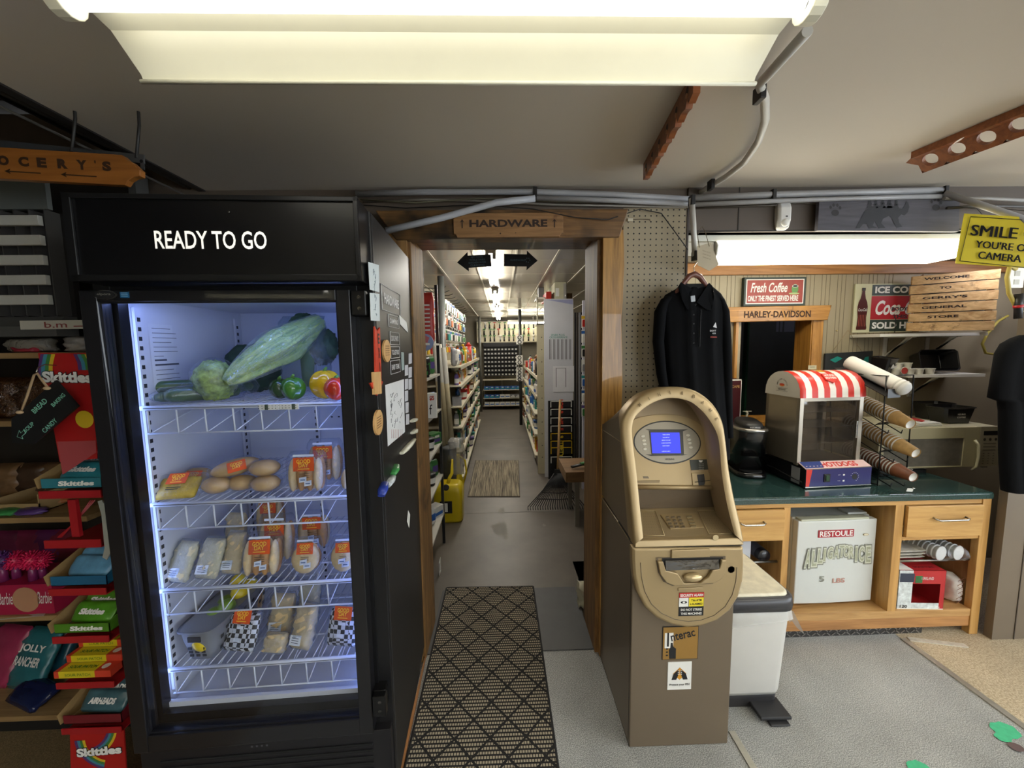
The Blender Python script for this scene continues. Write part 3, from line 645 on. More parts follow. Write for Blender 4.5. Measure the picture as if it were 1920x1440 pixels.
def bun_pack(px, shelf, y, w, h, d, label, n=4, tilt=-12, turn=0, card=True, kind='hot'):
    w *= 1.15; h *= 1.06
    t = fthing('bun_pack', label, 'packaged buns', px, shelf, y, 'bagged buns and bread in the fridge', tilt, turn)
    mb = MB()
    for i in range(n):
        x = -w/2+w*(i+.5)/n; r = w/n*.54
        for yy in (-d*.16, d*.2): mb.blob((x, yy, h*.47), r, d*.30, h*.44, 0 if (i+(yy > 0)) % 3 else 1, 12, 9, lambda q, a, b: 1+.05*noise.noise(q*2+Vector((i, 0, 0))))
    mb.build('buns', [CRUST, CRUM], t)
    if card:
        mb = MB(); good_day(mb, w*.62, (w*.04, -d*.53, h*.78)); mb.box(-w*.27, w*.35, -d*.53-.0008, -d*.53, h*.985, h*1.04, 2)
        for k in range(3): mb.box(-w*.10, w*.2, -d*.53-.0002, -d*.53+.0002, h*(.52-.05*k), h*(.535-.05*k), 3)
        mb.build('label_card', [ORG, YEL, TAG, mat('#5b3c22', .6)], t)
        mb = MB()
        for (a, b) in ((.02, .30), (.17, .2)): mb.prism([(w*a-.012, -d*.54, h*b), (w*a+.010, -d*.54, h*b+.003), (w*a+.010, -d*.54, h*b+.019), (w*a-.012, -d*.54, h*b+.015)], (0, .0005, 0), 0); mb.box(w*a-.008, w*a+.006, -d*.54-.0005, -d*.54, h*b+.007, h*b+.010, 1)
        mb.build('price_tag', [TAG, mat('#4a6b9a', .6)], t)
    mb = MB(); pillow(mb, w*1.14, h*1.12, d*1.15, 0, px, .10, 5, 5, z0=-.002); mb.build('bag', FILM, t)
    return t
def sandwich(px, shelf, y, w, h, d, label, tilt=-20, turn=-6, m=PALE, text=True):
    w *= 1.18; h *= 1.08
    t = fthing('wrapped_sandwich', label, 'sandwich', px, shelf, y, 'wrapped sandwiches and subs', tilt, turn)
    mb = MB(); pillow(mb, w, h, d, 0, px, .25, 7, 8, 20, 12, crimp=.05); mb.build('bread', m, t)
    if text:
        mb = MB(); mb.prism([(-w*.36, -d*.56, h*.1), (w*.2, -d*.56, h*.12), (w*.2, -d*.56, h*.34), (-w*.36, -d*.56, h*.32)], (0, .001, 0), 0)
        for k in range(3): mb.box(-w*.26, w*.1, -d*.56-.0006, -d*.56, h*(.16+.05*k), h*(.172+.05*k), 1)
        mb.build('label_card', [TAG, mat('#39445a', .6)], t)
    mb = MB(); pillow(mb, w*1.08, h*1.08, d*1.16, 0, px+9, .2, 9, 6, z0=-.003); mb.build('film', FILMC, t)
    return t
def checker_mat():
    m, nt, b = _new('chequered_paper'); tc = nt.nodes.new('ShaderNodeTexCoord'); ck = nt.nodes.new('ShaderNodeTexChecker'); ck.inputs['Scale'].default_value = 75
    ck.inputs['Color1'].default_value = C('#17181b'); ck.inputs['Color2'].default_value = C('#dcdfe6'); nt.links.new(tc.outputs['Object'], ck.inputs[0]); nt.links.new(ck.outputs[0], b.inputs['Base Color']); b.inputs['Roughness'].default_value = .6; return m
def fridge_food():
    # ---- top shelf: vegetables
    gk = mat('#33502a', .35, var=.3, vs=25, bump=.1, bs=60, coat=.3)
    def cuke(px, y, ln, r, turn, lift, label, bag=False, g='cucumbers on the top fridge shelf'):
        t = fthing('cucumber', label, 'cucumber', px, 1, y, g, 0, turn, 0, lift)
        prof = [(0, 0), (r*.55, .004), (r*.9, .02), (r, .05), (r*1.02, ln*.5), (r*.97, ln*.8), (r*.7, ln*.95), (0, ln)]
        MB().lathe(prof, (0, 0, r), Y_, 16).build('skin', gk, t); MB().lathe([(r*.4, -.003), (0, -.004)], (0, .002, r), Y_, 10).build('stem_end', mat('#8d9c68', .5), t)
        if bag: mb = MB(); mb.lathe([(r*.3, -.03), (r*1.1, -.004), (r*1.25, ln*.5), (r*1.1, ln*1.02), (.004, ln*1.08)], (0, 0, r), Y_, 14); mb.build('bag', FILM, t)
    cuke(268, .19, .20, .020, -52, .024, 'dark green cucumber lying uppermost at the end of the top fridge shelf')
    cuke(288, .165, .17, .017, -35, 0, 'cucumber half hidden beneath the uppermost one on the fridge shelf')
    cuke(306, .155, .20, .023, -48, 0, 'bagged cucumber lying lowest beside the round lettuce', True)
    cuke(348, .22, .19, .021, -48, .012, 'bagged cucumber behind the lowest one touching the lettuce', True)
    p = at_px(407, 1, .225); t = thing('lettuce', 'round green lettuce head in a clear bag on the top fridge shelf', 'lettuce', p, FR.rz)
    MB().blob((0, 0, .062), .058, .055, .062, 0, 40, 28, lambda d, a, b: 1+.13*noise.fractal(d*5.5, 1, 2, 5)+.09*abs(noise.noise(d*14))).build('leaves', mat('#8fa455', .5, var=.6, vs=50, bump=.8, bs=70), t)
    MB().blob((0, 0, .068), .068, .064, .068, 0, 30, 20, lambda d, a, b: 1+.05*noise.noise(d*6)).build('bag', FILM, t)
    p = FR.L(425, 745, y=.16); q = FR.L(600, 625, y=.40); A = FR.M @ p; B = FR.M @ q
    t = thing('romaine', 'long pale green romaine in a shiny bag leaning over the top shelf', 'lettuce', A+Vector((0, 0, .045))); ax = (B-A); L = ax.length; t.rotation_euler = ax.to_track_quat('Y', 'Z').to_euler()
    def prof(v): return .014+.064*math.sin(min(v*1.25, 1)**.7*math.pi*.5)*(1-.72*max(0, (v-.55)/.45)**1.2)
    def body(amp, k, s0): 
        rings = []
        for j in range(31):
            v = j/30; r = prof(v)*k; ring = []
            for i in range(52):
                a = 2*math.pi*i/52; n_ = 1+amp*noise.noise(Vector((math.cos(a)*3, math.sin(a)*3, v*4+s0)))+amp*(.7*math.sin(a*6+v*2)+.5*v*math.sin(a*13+v*14)+.35*noise.noise(Vector((a*4, v*22, s0))))*(.4 if k > 1.05 else 1)
                ring.append(Vector((r*n_*math.cos(a), L*v, r*n_*.8*math.sin(a))))
            rings.append(ring)
        return rings
    MB().loft(body(.20, .90, 1)).build('leaves', wood('#cfdc6e', '#5f9430', 1, 9, .4, stretch=.12), t)
    MB().loft(body(.10, 1.10, 5)).build('bag', film('#f2fbf6', .14, .07, 2.2, 55, .04), t)
    p = at_px(578, 1, .42); t = thing('broccoli_bag', 'dark green broccoli in a clear bag standing behind the romaine', 'broccoli', p, FR.rz)
    MB().blob((0, 0, .23), .055, .05, .06, 0, 36, 24, lambda d, a, b: 1+.16*noise.fractal(d*4, 1, 2, 4)).blob((.05, .02, .17), .06, .05, .07, 0, 36, 24, lambda d, a, b: 1+.18*noise.fractal(d*4+Vector((4, 0, 0)), 1, 2, 4)).build('florets', mat('#2f4a2f', .6, var=.4, vs=40, bump=.5, bs=60), t)
    mb = MB(); mb.cyl((0, 0, .02), (.01, 0, .2), .018, .03, 12); mb.build('stalk', mat('#6d8a55', .5), t)
    mb = MB(); pillow(mb, .17, .28, .12, 0, 4, .2, 5, 4); mb.build('bag', film('#e8f0f4', .05, .1, 1.2, 20, .04), t)
    p = at_px(480, 1, .5); t = thing('leafy_greens', 'dim bunch of dark leafy greens at the back of the top shelf', 'vegetable', p, FR.rz)
    MB().blob((0, 0, .09), .10, .06, .09, 0, 36, 24, lambda d, a, b: 1+.2*noise.fractal(d*3, 1, 2, 4)).build('leaves', mat('#24402c', .5, var=.4, vs=30, bump=.5, bs=50), t)
    def pepper(px, y, r, col, label, lift=0, lob=4, turn=0):
        t = fthing('bell_pepper', label, 'bell pepper', px, 1, y, 'bell peppers on the top fridge shelf', 0, turn, 0, lift)
        MB().blob((0, 0, r*.95), r, r, r*1.02, 0, 32, 18, lambda d, a, b: (1+.10*abs(math.cos(a*lob/2)))*.93-.10*math.exp(-((b-math.pi)/.5)**2)).build('flesh', mat(col, .18, var=.06, vs=8, coat=.6), t)
        mb = MB().tube([(0, 0, r*1.75), (0, -.004, r*1.95), (.006, -.008, r*2.1)], .005, 7, rs=[.008, .005, .004]); mb.build('stem', mat('#5c8a30', .5), t)
    pepper(552, .20, .037, '#3f7a24', 'glossy green bell pepper beside the romaine tip'); pepper(527, .24, .033, '#26481f', 'darker green pepper behind the glossy green one')
    pepper(612, .22, .047, '#e8b80f', 'yellow bell pepper behind the red one', 0, 4, 20); pepper(631, .165, .036, '#e0381a', 'red bell pepper at the hinge end of the top shelf', 0, 3, 40)
    # ---- second shelf
    t = fthing('tortilla_pack', 'yellow shredded-filling pack with an orange card at the end of the second shelf', 'packaged food', 325, 2, .15, 'bagged buns and bread in the fridge', -48, 6)
    mb = MB(); pillow(mb, .115, .075, .03, 0, 3, .15, 6, 6); mb.build('filling', mat('#c9a520', .6, var=.25, vs=60), t)
    mb = MB(); good_day(mb, .055, (.0, -.022, .058)); mb.box(-.02, .02, -.0225, -.0218, .026, .028, 3); mb.box(-.02, .014, -.0225, -.0218, .020, .022, 3); mb.build('label_card', [ORG, YEL, TAG, INK], t)
    mb = MB(); pillow(mb, .145, .088, .042, 0, 13, .3, 8, 5); mb.build('bag', FILM, t)
    def loaf(px, y, ln, r, turn, lift, label, card=False, roll=0):
        t = fthing('bread_roll', label, 'bread', px, 2, y, 'bagged buns and bread in the fridge', 0, turn, roll, lift)
        MB().blob((0, 0, r*.75), ln/2, r, r*.75, 0, 22, 14, lambda d, a, b: 1+.05*noise.noise(d*3+Vector((px, 0, 0)))).build('bread', mat('#c9a268', .55, var=.2, vs=20), t)
        if card: mb = MB(); good_day(mb, .05, (.01, -r*.98, r*1.0), r=X, u=Vector((0, .55, .84)), text2=False); mb.build('label_card', [ORG, YEL], t)
        MB().blob((0, 0, r*.8), ln/2*1.16, r*1.12, r*.86, 0, 22, 14, lambda d, a, b: 1+.10*noise.noise(d*5+Vector((px, 0, 0)))).build('bag', FILM, t)
    loaf(408, .19, .085, .035, 0, 0, 'bagged bun between the yellow pack and the stacked rolls')
    loaf(455, .21, .09, .032, 5, 0, 'bagged roll at the bottom of the middle heap on the second shelf')
    loaf(500, .19, .085, .034, 8, 0, 'bagged round roll lowest beside the square bun pack')
    loaf(500, .20, .09, .034, 14, .048, 'bagged round roll on top of the one beside the square pack')
    loaf(448, .21, .135, .034, 24, .052, 'long bagged loaf with an orange card on top of the middle heap', True, -10)
    loaf(372, .30, .10, .034, 0, .0, 'bagged roll lying behind the yellow pack', True)
    bun_pack(577, 2, .17, .088, .112, .065, 'upright bag of hot dog buns with an orange card on the second shelf', 4, -6)
    bun_pack(612, 2, .27, .088, .125, .065, 'bag of buns standing behind the upright one on the second shelf', 4, -4)
    bun_pack(665, 2, .17, .07, .07, .05, 'bag of buns half hidden by the hinge side on the second shelf', 3, -20, card=False)
    # ---- third shelf
    sandwich(330, 3, .16, .062, .112, .032, 'seeded sub leaning at the open end of the third shelf', -28, -14)
    sandwich(385, 3, .17, .062, .112, .032, 'seeded sub with a white label, second from the end of the third shelf', -26, -10)
    sandwich(432, 3, .19, .055, .118, .034, 'pale sub beside the hot dog buns on the third shelf', -22, -8, CRUM)
    sandwich(440, 3, .33, .06, .13, .034, 'sub with an orange card behind the pale one', -12, -8, CRUM, False)
    bun_pack(492, 3, .17, .092, .118, .06, 'big bag of hot dog buns with an orange card on the third shelf', 4, -12)
    bun_pack(520, 3, .26, .09, .138, .055, 'second bag of hot dog buns behind the big one', 4, -8)
    bun_pack(510, 3, .40, .08, .165, .05, 'shadowed bag of buns at the back of the third shelf', 4, -4)
    bun_pack(573, 3, .165, .072, .100, .045, 'round bun in a clear bag with an orange card on the third shelf', 1, -16)
    t = bun_pack(645, 3, .165, .065, .10, .045, 'seeded brown bun with an orange and blue card by the hinge side', 1, -12)
    bun_pack(590, 3, .34, .09, .12, .055, 'bag of rolls behind the round bun on the third shelf', 3, -4)
    # ---- bottom shelf
    t = thing('plastic_basket', 'grey plastic basket of lemons and limes on the bottom fridge shelf', 'basket', FR.M @ Vector((-.612, .285, SH[4]+.001)), FR.rz-math.radians(3))
    gm = mat('#7d8086', .4, var=.03); A_, B_ = .058, .150
    def ring(a, b, z, n=36, e=.35): return [(a*math.copysign(abs(math.cos(2*math.pi*i/n))**e, math.cos(2*math.pi*i/n)), b*math.copysign(abs(math.sin(2*math.pi*i/n))**e, math.sin(2*math.pi*i/n)), z) for i in range(n)]
    mb = MB(); rs = [ring(A_*.74, B_*.88, .002), ring(A_*.8, B_*.9, .02), ring(A_*.95, B_*.97, .07), ring(A_*1.0, B_, .105), ring(A_*1.12, B_*1.05, .112), ring(A_*1.12, B_*1.05, .107)]
    inner = [ring(A_*.96, B_*.975, .105), ring(A_*.9, B_*.94, .07), ring(A_*.75, B_*.87, .02), ring(A_*.7, B_*.84, .006)]
    mb.loft(rs[::1], 0, True); mb.loft([rs[4]]+inner, 0, False); mb.add(inner[-1], [tuple(range(36))], 0); 
    mb.build('shell', gm, t)
    mb = MB()
    for k in range(11):
        for j in range(4):
            if (k+j) % 2 == 0: y = -.11+k*.022; z = .028+j*.018; mb.obox((A_*.86+z*.14, y, z), (.0006, 0, .0), (0, .006, 0), (.0009, 0, .0055))
    for k in range(3):
        for j in range(3): mb.obox((-.022+k*.02, -B_*.915-j*.0028, .02+j*.014), (.006, 0, 0), (0, .0006, .0), (0, 0, .004))
    mb.box(-.02, .02, -B_*1.008, -B_*.99, .075, .092); mb.build('vent_hole', mat('#2c2d31', .7), t)
    fr_ = [(-.02, -.10, .055, 1), (.015, -.085, .05, 0), (-.012, -.045, .07, 1), (.02, -.03, .085, 1), (-.015, .01, .07, 1), (.018, .04, .09, 0), (-.01, .075, .11, 0), (.022, .09, .08, 0), (.0, -.12, .04, 0)]
    for k, (x, y, z, g) in enumerate(fr_):
        w_ = t.matrix_basis if 0 else Matrix.Translation(t.location) @ Matrix.Rotation(FR.rz-math.radians(3), 4, 'Z')
        wh = ['at the front corner', 'near the handle hole', 'in the middle of the heap', 'against the slotted side', 'on the far side of the middle', 'behind the middle', 'topmost at the back', 'at the back corner', 'seen through the handle hole'][k]
        o = MB().blob((0, 0, 0), .030 if not g else .026, .024, .024, 0, 16, 10, lambda d, a, b: 1+.10*abs(d.x)**6).build('lemon' if not g else 'lime', mat('#d7bd24', .35, var=.06, bump=.15, bs=200) if not g else mat('#6c8b2c', .35, var=.12, bump=.15, bs=200))
        o.location = w_ @ Vector((x*.95, y, z+.02)); o.scale = (1.15, 1.15, 1.15); o.rotation_euler = (0, .3*k, k*1.1); tag(o, ('yellow lemon in the grey basket, ' if not g else 'green lime in the grey basket, ')+wh, 'lemon' if not g else 'lime', 'lemons and limes in the basket')
    ck = checker_mat()
    for px, y, w_, h_, tl, l in ((447, .18, .112, .125, -24, 'chequered-paper sandwich pack with an orange card beside the basket'), (640, .17, .105, .125, -20, 'chequered-paper sandwich pack by the hinge side of the bottom shelf')):
        t = fthing('sandwich_pack', l, 'sandwich', px, 4, y, 'chequered sandwich packs', tl, -10)
        mb = MB(); pillow(mb, w_, h_*.9, .03, 0, px, .1, 5, 8); mb.build('wrapper', ck, t)
        mb = MB(); good_day(mb, .062, (.004, -.0215, h_*.84)); mb.box(-.01, .012, -.0222, -.0215, h_*.25, h_*.34, 2); mb.box(-.006, .016, -.0222, -.0215, h_*.55, h_*.62, 2); mb.build('label_card', [ORG, YEL, TAG], t)
        mb = MB(); pillow(mb, w_*1.12, h_*1.05, .04, 0, px+5, .2, 6, 5); mb.build('bag', FILM, t)
    sandwich(525, 4, .25, .07, .12, .045, 'pale sub in crinkled film standing behind the others on the bottom shelf', -18, -8, CRUM)
    sandwich(512, 4, .16, .062, .055, .04, 'small sub in crinkled film lying at the front of the bottom shelf', -30, -10, CRUM, False)
    sandwich(562, 4, .17, .062, .125, .045, 'sub in heavily crinkled shiny film overhanging the bottom shelf edge', -24, -18, CRUM)
    sandwich(575, 4, .28, .062, .135, .045, 'upright sub in film behind the shiny overhanging one', -16, -12, PALE)
    bun_pack(470, 4, .38, .075, .12, .045, 'dim bag of cookies with an orange card at the back of the bottom shelf', 3, -8)
fridge_food()
# ================================================================ the cash machine
def make_atm():
    x0, x1, yf, yb = .452, .826, 1.293, 1.755
    O = Vector((x0, yf, 0)); t = thing('cash_machine', 'bronze free-standing cash machine with an arched hood and blue screen', 'cash machine', O)
    g1 = mat('#7a6c5a', .38, .35, var=.03, vs=3); g2 = mat('#ab956e', .42, .4, var=.03, vs=3); gd = mat('#6d604f', .45, .3, var=.03); gr = mat('#9b9383', .4, .3, var=.03)
    wq = x1-x0
    def loc(v): return Vector(v)-O
    zw = W(1290, 1024, 1.272).z                       # waist
    # ---- safe: the lower cabinet
    mb = MB(); mb.box(0, wq, 0, yb-yf, .0, zw-.002); mb.build('cabinet', g1, t, .004)
    mb = MB(); mb.box(-.0008, 0, .012, .0145, .02, zw-.03); mb.box(-.0008, 0, .0, yb-yf, zw*.0+.004, .007); mb.build('door_seam', mat('#3a332b', .6), t)
    # ---- fascia of the lower door: a D-shaped shield standing proud
    yF = 1.262
    def F(px, py, y=yF): return loc(W(px, py, y))
    out = [(1186, 1028), (1395, 1027), (1396, 1060), (1394, 1090), (1386, 1120), (1370, 1146), (1346, 1165), (1318, 1175), (1290, 1178), (1260, 1173), (1232, 1160), (1210, 1140), (1195, 1112), (1188, 1080), (1186, 1050)]
    pts = [F(*p) for p in out]; c = F(1292, 1085)
    mb = MB(); back = [Vector((p.x, .0, p.z)) for p in pts]; mid = [Vector((p.x, p.y+.006, p.z)) for p in pts]; fr = [c+(p-c)*.955 for p in pts]; fr = [Vector((p.x, pts[0].y, p.z)) for p in fr]
    mb.loft([back, mid, fr], 0, True, False); mb.build('lower_fascia', g2, t, .003)
    mb = MB(); gpts = [c+(p-c)*.86 for p in pts[2:]]; mb.tube([Vector((p.x, pts[0].y-.0005, p.z)) for p in gpts], .0012, 5); mb.build('groove', gd, t)
    mb = MB(); a, b = F(1239, 1028), F(1362, 1040)
    mb.box(F(1258, 1030).x, F(1330, 1030).x, a.y-.007, a.y, F(1290, 1044).z, F(1290, 1029).z); mb.build('fascia_step', g2, t, .002)
    Y0 = F(1290, 1080).y
    o1 = [(1229, 1045), (1360, 1042), (1359, 1066), (1350, 1084), (1336, 1094), (1260, 1098), (1243, 1090), (1233, 1072)]
    tr = bpy.data.objects.new('cash_tray', None); COL.objects.link(tr); tr.parent = t
    mb = MB(); P1 = [F(*p) for p in o1]; cc = F(1294, 1069); P2 = [cc+(p-cc)*.93+Vector((0, -.0, 0)) for p in P1]
    for p in P1+P2: p.y = Y0-.0015
    mb.ringface(P1, P2, 0, True); P3 = [Vector((p.x, Y0-.012, p.z)) for p in P2]
    mb.build('recess_edge', gd, tr)
    mb = MB(); z = F(1290, 1056).z
    mb.prism([F(1241, 1046)+Vector((0, -.002, 0)), F(1355, 1044)+Vector((0, -.002, 0)), F(1355, 1064)+Vector((0, -.002, 0)), F(1241, 1066)+Vector((0, -.002, 0))], (0, -.001, 0)); mb.build('slot', mat('#16130f', .5), tr)
    mb = MB(); mb.prism([F(1246, 1049)+Vector((0, -.006, 0)), F(1345, 1047)+Vector((0, -.006, 0)), F(1345, 1063)+Vector((0, -.012, 0)), F(1246, 1066)+Vector((0, -.012, 0))], (0, -.001, 0)); mb.build('shutter', film('#4a4742', .18, .1, .2, 10, .35), tr)
    mb = MB(); bw = [(1231, 1050), (1241, 1050), (1246, 1066), (1268, 1072), (1280, 1090), (1310, 1090), (1325, 1079), (1333, 1066), (1346, 1063), (1350, 1047), (1359, 1047), (1358, 1066), (1350, 1082), (1337, 1090), (1262, 1095), (1247, 1089), (1236, 1074)]
    mb.prism([F(*p)+Vector((0, -.012, 0)) for p in bw], (0, .011, 0)); mb.build('bowl', g2, tr, .003)
    mb = MB(); p = F(1297, 1080); mb.blob(p+Vector((0, -.008, 0)), .034, .014, .015, 0, 20, 10); mb.build('scoop', mat('#c4ae84', .25, .5, var=.02), tr)
    mb = MB(); p = F(1294, 1104); mb.box(p.x-.044, p.x+.044, Y0-.003, Y0, p.z-.005, p.z+.006); mb.build('tray_lip', g2, tr, .0015)
    p = F(1371, 1068); mb = MB(); mb.lathe([(.0125, 0), (.0115, -.004), (.009, -.005)], p, -Y_, 18, 0); mb.lathe([(.008, -.005), (.006, -.0055), (0, -.0056)], p, -Y_, 14, 1); mb.build('lock', [g2, mat('#2e2b26', .3, .6)], t)
    # ---- stickers
    def st(name, x0_, y0_, x1_, y1_, y, mats, fn, parent=t, dy=-.0012):
        a, b = loc(W(x0_, y1_, y)), loc(W(x1_, y0_, y)); mb = MB(); mb.box(a.x, b.x, a.y+dy, a.y+.001, a.z, b.z, 0); fn(mb, a, b, a.y+dy-.0006); return mb.build(name, mats, parent)
    def alarm(mb, a, b, y):
        w_, h_ = b.x-a.x, b.z-a.z; mb.box(a.x, b.x, y, y+.0003, a.z+h_*.80, b.z, 1); mb.box(a.x, a.x+w_*.38, y, y+.0003, a.z+h_*.41, a.z+h_*.79, 2); mb.box(a.x+w_*.40, b.x-.001, y, y+.0003, a.z+h_*.41, a.z+h_*.79, 3)
        cx = (a.x+b.x)/2; mb.text('SECURITY ALARM', (cx, y-.0006, a.z+h_*.895), h_*.115, w_*.92, m=2, bold=.03)
        mb.text('This ATM', (a.x+w_*.69, y-.0006, a.z+h_*.68), h_*.10, w_*.42, m=0, bold=.02); mb.text('is ALARMED', (a.x+w_*.69, y-.0006, a.z+h_*.52), h_*.09, w_*.5, m=0, bold=.02)
        mb.text('DO NOT STRIKE', (cx, y-.0006, a.z+h_*.28), h_*.10, w_*.84, m=2, bold=.03); mb.text('THIS MACHINE!', (cx, y-.0006, a.z+h_*.11), h_*.10, w_*.84, m=2, bold=.03)
        mb.disc((a.x+w_*.19, y-.0006, a.z+h_*.6), w_*.13, -Y_, 0, 16, h_*.055); mb.disc((a.x+w_*.19, y-.0009, a.z+h_*.6), w_*.05, -Y_, 2, 10, h_*.04)
    st('alarm_sticker', 1272, 1110, 1320, 1155, yF, [INK, mat('#c32b22', .5), PAPER, mat('#e7d32c', .5)], alarm)
    yc = yf-.001
    def interac(mb, a, b, y):
        w_, h_ = b.x-a.x, b.z-a.z; mb.box(a.x+.002, b.x-.002, y, y+.0003, a.z+.002, b.z-.002, 1)
        mb.box(a.x+w_*.06, a.x+w_*.30, y-.0003, y, a.z+h_*.36, a.z+h_*.82, 2); r = Vector((1, 0, .22)).normalized(); u = Vector((-.22, 0, 1)).normalized()
        mb.text('I', (a.x+w_*.15, y-.0008, a.z+h_*.62), h_*.42, w_*.05, m=0, bold=.03); mb.text('nterac', (a.x+w_*.56, y-.0008, a.z+h_*.74), h_*.22, w_*.68, r, u, 0, .02)
        mb.prism([(a.x+w_*.20, y-.0004, a.z+h_*.03), (a.x+w_*.38, y-.0004, a.z+h_*.03), (a.x+w_*.38, y-.0004, a.z+h_*.34), (a.x+w_*.30, y-.0004, a.z+h_*.40), (a.x+w_*.28, y-.0004, a.z+h_*.52), (a.x+w_*.23, y-.0004, a.z+h_*.52), (a.x+w_*.22, y-.0004, a.z+h_*.38), (a.x+w_*.18, y-.0004, a.z+h_*.30)], (0, .0003, 0), 0)
        for k in range(3): mb.box(a.x+w_*.10, a.x+w_*.16, y-.0004, y, a.z+h_*(.12+.1*k), a.z+h_*(.16+.1*k), 0)
    st('network_sticker', 1241, 1173, 1310, 1237, yc, [INK, mat('#a07a3c', .4, .3), PAPER], interac)
    def pin(mb, a, b, y):
        w_, h_ = b.x-a.x, b.z-a.z; c = Vector(((a.x+b.x)/2, y, a.z+h_*.58)); q = w_*.28
        mb.prism([c+Vector((-q, 0, 0)), c+Vector((0, 0, -q)), c+Vector((q, 0, 0)), c+Vector((0, 0, q))], (0, .0003, 0), 1)
        for s in (-1, 1): mb.prism([c+Vector((s*w_*.34, -.0004, -q*.95)), c+Vector((s*w_*.14, -.0004, -q*.95)), c+Vector((s*w_*.02, -.0004, q*.2)), c+Vector((s*w_*.05, -.0004, q*.7)), c+Vector((s*w_*.26, -.0004, 0))], (0, .0003, 0), 2)
        for i in (-1, 0, 1):
            for j in (-1, 0, 1): mb.box(c.x+i*.006-.0014, c.x+i*.006+.0014, y-.0009, y-.0006, c.z+j*.007+.004, c.z+j*.007+.007, 0)
        mb.text('Protect your PIN', (c.x, y-.0004, a.z+h_*.18), h_*.10, w_*.84, m=2, bold=.02)
    st('pin_sticker', 1251, 1240, 1297, 1293, yc, [PAPER, mat('#d99a2b', .5), INK], pin)
    # ---- hooded head. The arched front leans back a little.
    al = math.atan(.105/.33); p0 = Vector((x0, 1.262, zw+.002)); n = Vector((0, -math.cos(al), math.sin(al)))
    def H(px, py, d=0): return loc(HP(px, py, p0-n*d, n))
    def smooth(pts, k=3):
        r = []
        for i in range(len(pts)-1):
            p_ = [Vector(pts[max(i-1, 0)]), Vector(pts[i]), Vector(pts[i+1]), Vector(pts[min(i+2, len(pts)-1)])]
            for s in range(k):
                u = s/k; r.append(.5*((2*p_[1])+(p_[2]-p_[0])*u+(2*p_[0]-5*p_[1]+4*p_[2]-p_[3])*u*u+(3*p_[1]-p_[0]-3*p_[2]+p_[3])*u**3))
        r.append(Vector(pts[-1])); return [tuple(v) for v in r]
    outer = smooth([(1190, 1020), (1183, 950), (1176, 885), (1168, 830), (1167, 795), (1178, 768), (1200, 745), (1228, 732), (1260, 727), (1295, 731), (1322, 745), (1342, 766), (1355, 795), (1361, 835), (1366, 880), (1376, 935), (1388, 985), (1394, 1018)])
    inner = smooth([(1206, 1008), (1199, 945), (1193, 885), (1186, 830), (1185, 800), (1192, 780), (1212, 762), (1236, 750), (1262, 746), (1292, 752), (1314, 768), (1332, 790), (1345, 815), (1350, 845), (1353, 885), (1361, 935), (1371, 978), (1378, 1003)])
    A = [H(*p) for p in outer]; B = [H(*p) for p in inner]; cen = sum(A, Vector())/len(A)
    def toY(p, y): return Vector((p.x, y, p.z))
    A1 = [a+Vector((0, .012, 0))+(a-cen).normalized()*.0035 for a in A]
    dz = 0; A2 = [Vector((min(max(a.x, -.001), wq+.004), a.y+.075, a.z-.004)) for a in A]
    bk = [Vector((min(max(a.x, .0), wq), (yb-yf)-.02, min(a.z, zw+.34))) for a in A]
    hb = MB(); hb.loft([B, [b+(a-b)*.25+n*.004 for a, b in zip(A, B)], [b+(a-b)*.8+n*.004 for a, b in zip(A, B)], A, A1, A2], 0, False, True, False)
    hb.build('hood', g2, t)
    sb = MB(); sb.loft([A2, bk], 0, False, False, False); sb.add(bk, [tuple(range(len(bk)))]); sb.add([bk[0], bk[-1], A2[-1], A2[0]], [(0, 1, 2, 3)])
    sb.recalc = False; sb.build('head_side', g1, t)
    mb = MB(); ll = [toY(bk[0], yb-yf-.02), toY(bk[-1], yb-yf-.02)]
    a_, b_ = Gx(1124, 925, x0-.0008)-O, Gx(1178, 1010, x0-.0008)-O
    mb.tube([a_, b_], .0015, 4); a_, b_ = Gx(1124, 802, x0-.0008)-O, Gx(1166, 830, x0-.0008)-O; mb.tube([a_, b_], .0012, 4); mb.build('side_seam', mat('#b5a37f', .4, .4), t)
    N_ = n; m_ = [((a+b)/2)+n*.0075 for a, b in zip(A, B)]
    word = 'MINI-BANK'; i0, i1 = 17, 34; mb = MB()
    for k, ch in enumerate(word):
        f_ = i0+(i1-i0)*k/8; i = int(f_); u = f_-i; p = m_[i].lerp(m_[min(i+1, len(m_)-1)], u); tg = (m_[min(i+1, len(m_)-1)]-m_[i-1]).normalized(); up = n.cross(tg)*-1
        up = up if up.z > 0 else -up; mb.text(ch, p, .013, .010 if ch not in 'I-' else .003 if ch == 'I' else .006, tg, up, 0, .035)
    mb.build('hood_lettering', mat('#6e5c3e', .4, .4), t)
    dB = .115; C1 = []
    for b in B: C1.append(b-n*0+Vector((0, dB, .012)))
    rb = MB(); rb.loft([B, C1], 0, False, True, False); cc_ = [c for c in C1 if c.z > zw+.20]; rb.add(cc_, [tuple(range(len(cc_)))]); rb.recalc = False; rb.build('recess', mat('#9b876a', .4, .35, var=.02), t)
    pp = C1[0]; al2 = math.atan(.36); q0 = O+Vector((0, .115, zw+.16)); n2 = Vector((0, -math.cos(al2), math.sin(al2)))
    def S(px, py, d=0): return loc(HP(px, py, q0+n2*d, n2))
    topc = smooth([(1192, 915), (1188, 870), (1185, 830), (1184, 800), (1190, 785), (1215, 779), (1250, 776), (1290, 782), (1315, 797), (1328, 815), (1338, 850), (1344, 890), (1346, 912)], 2)
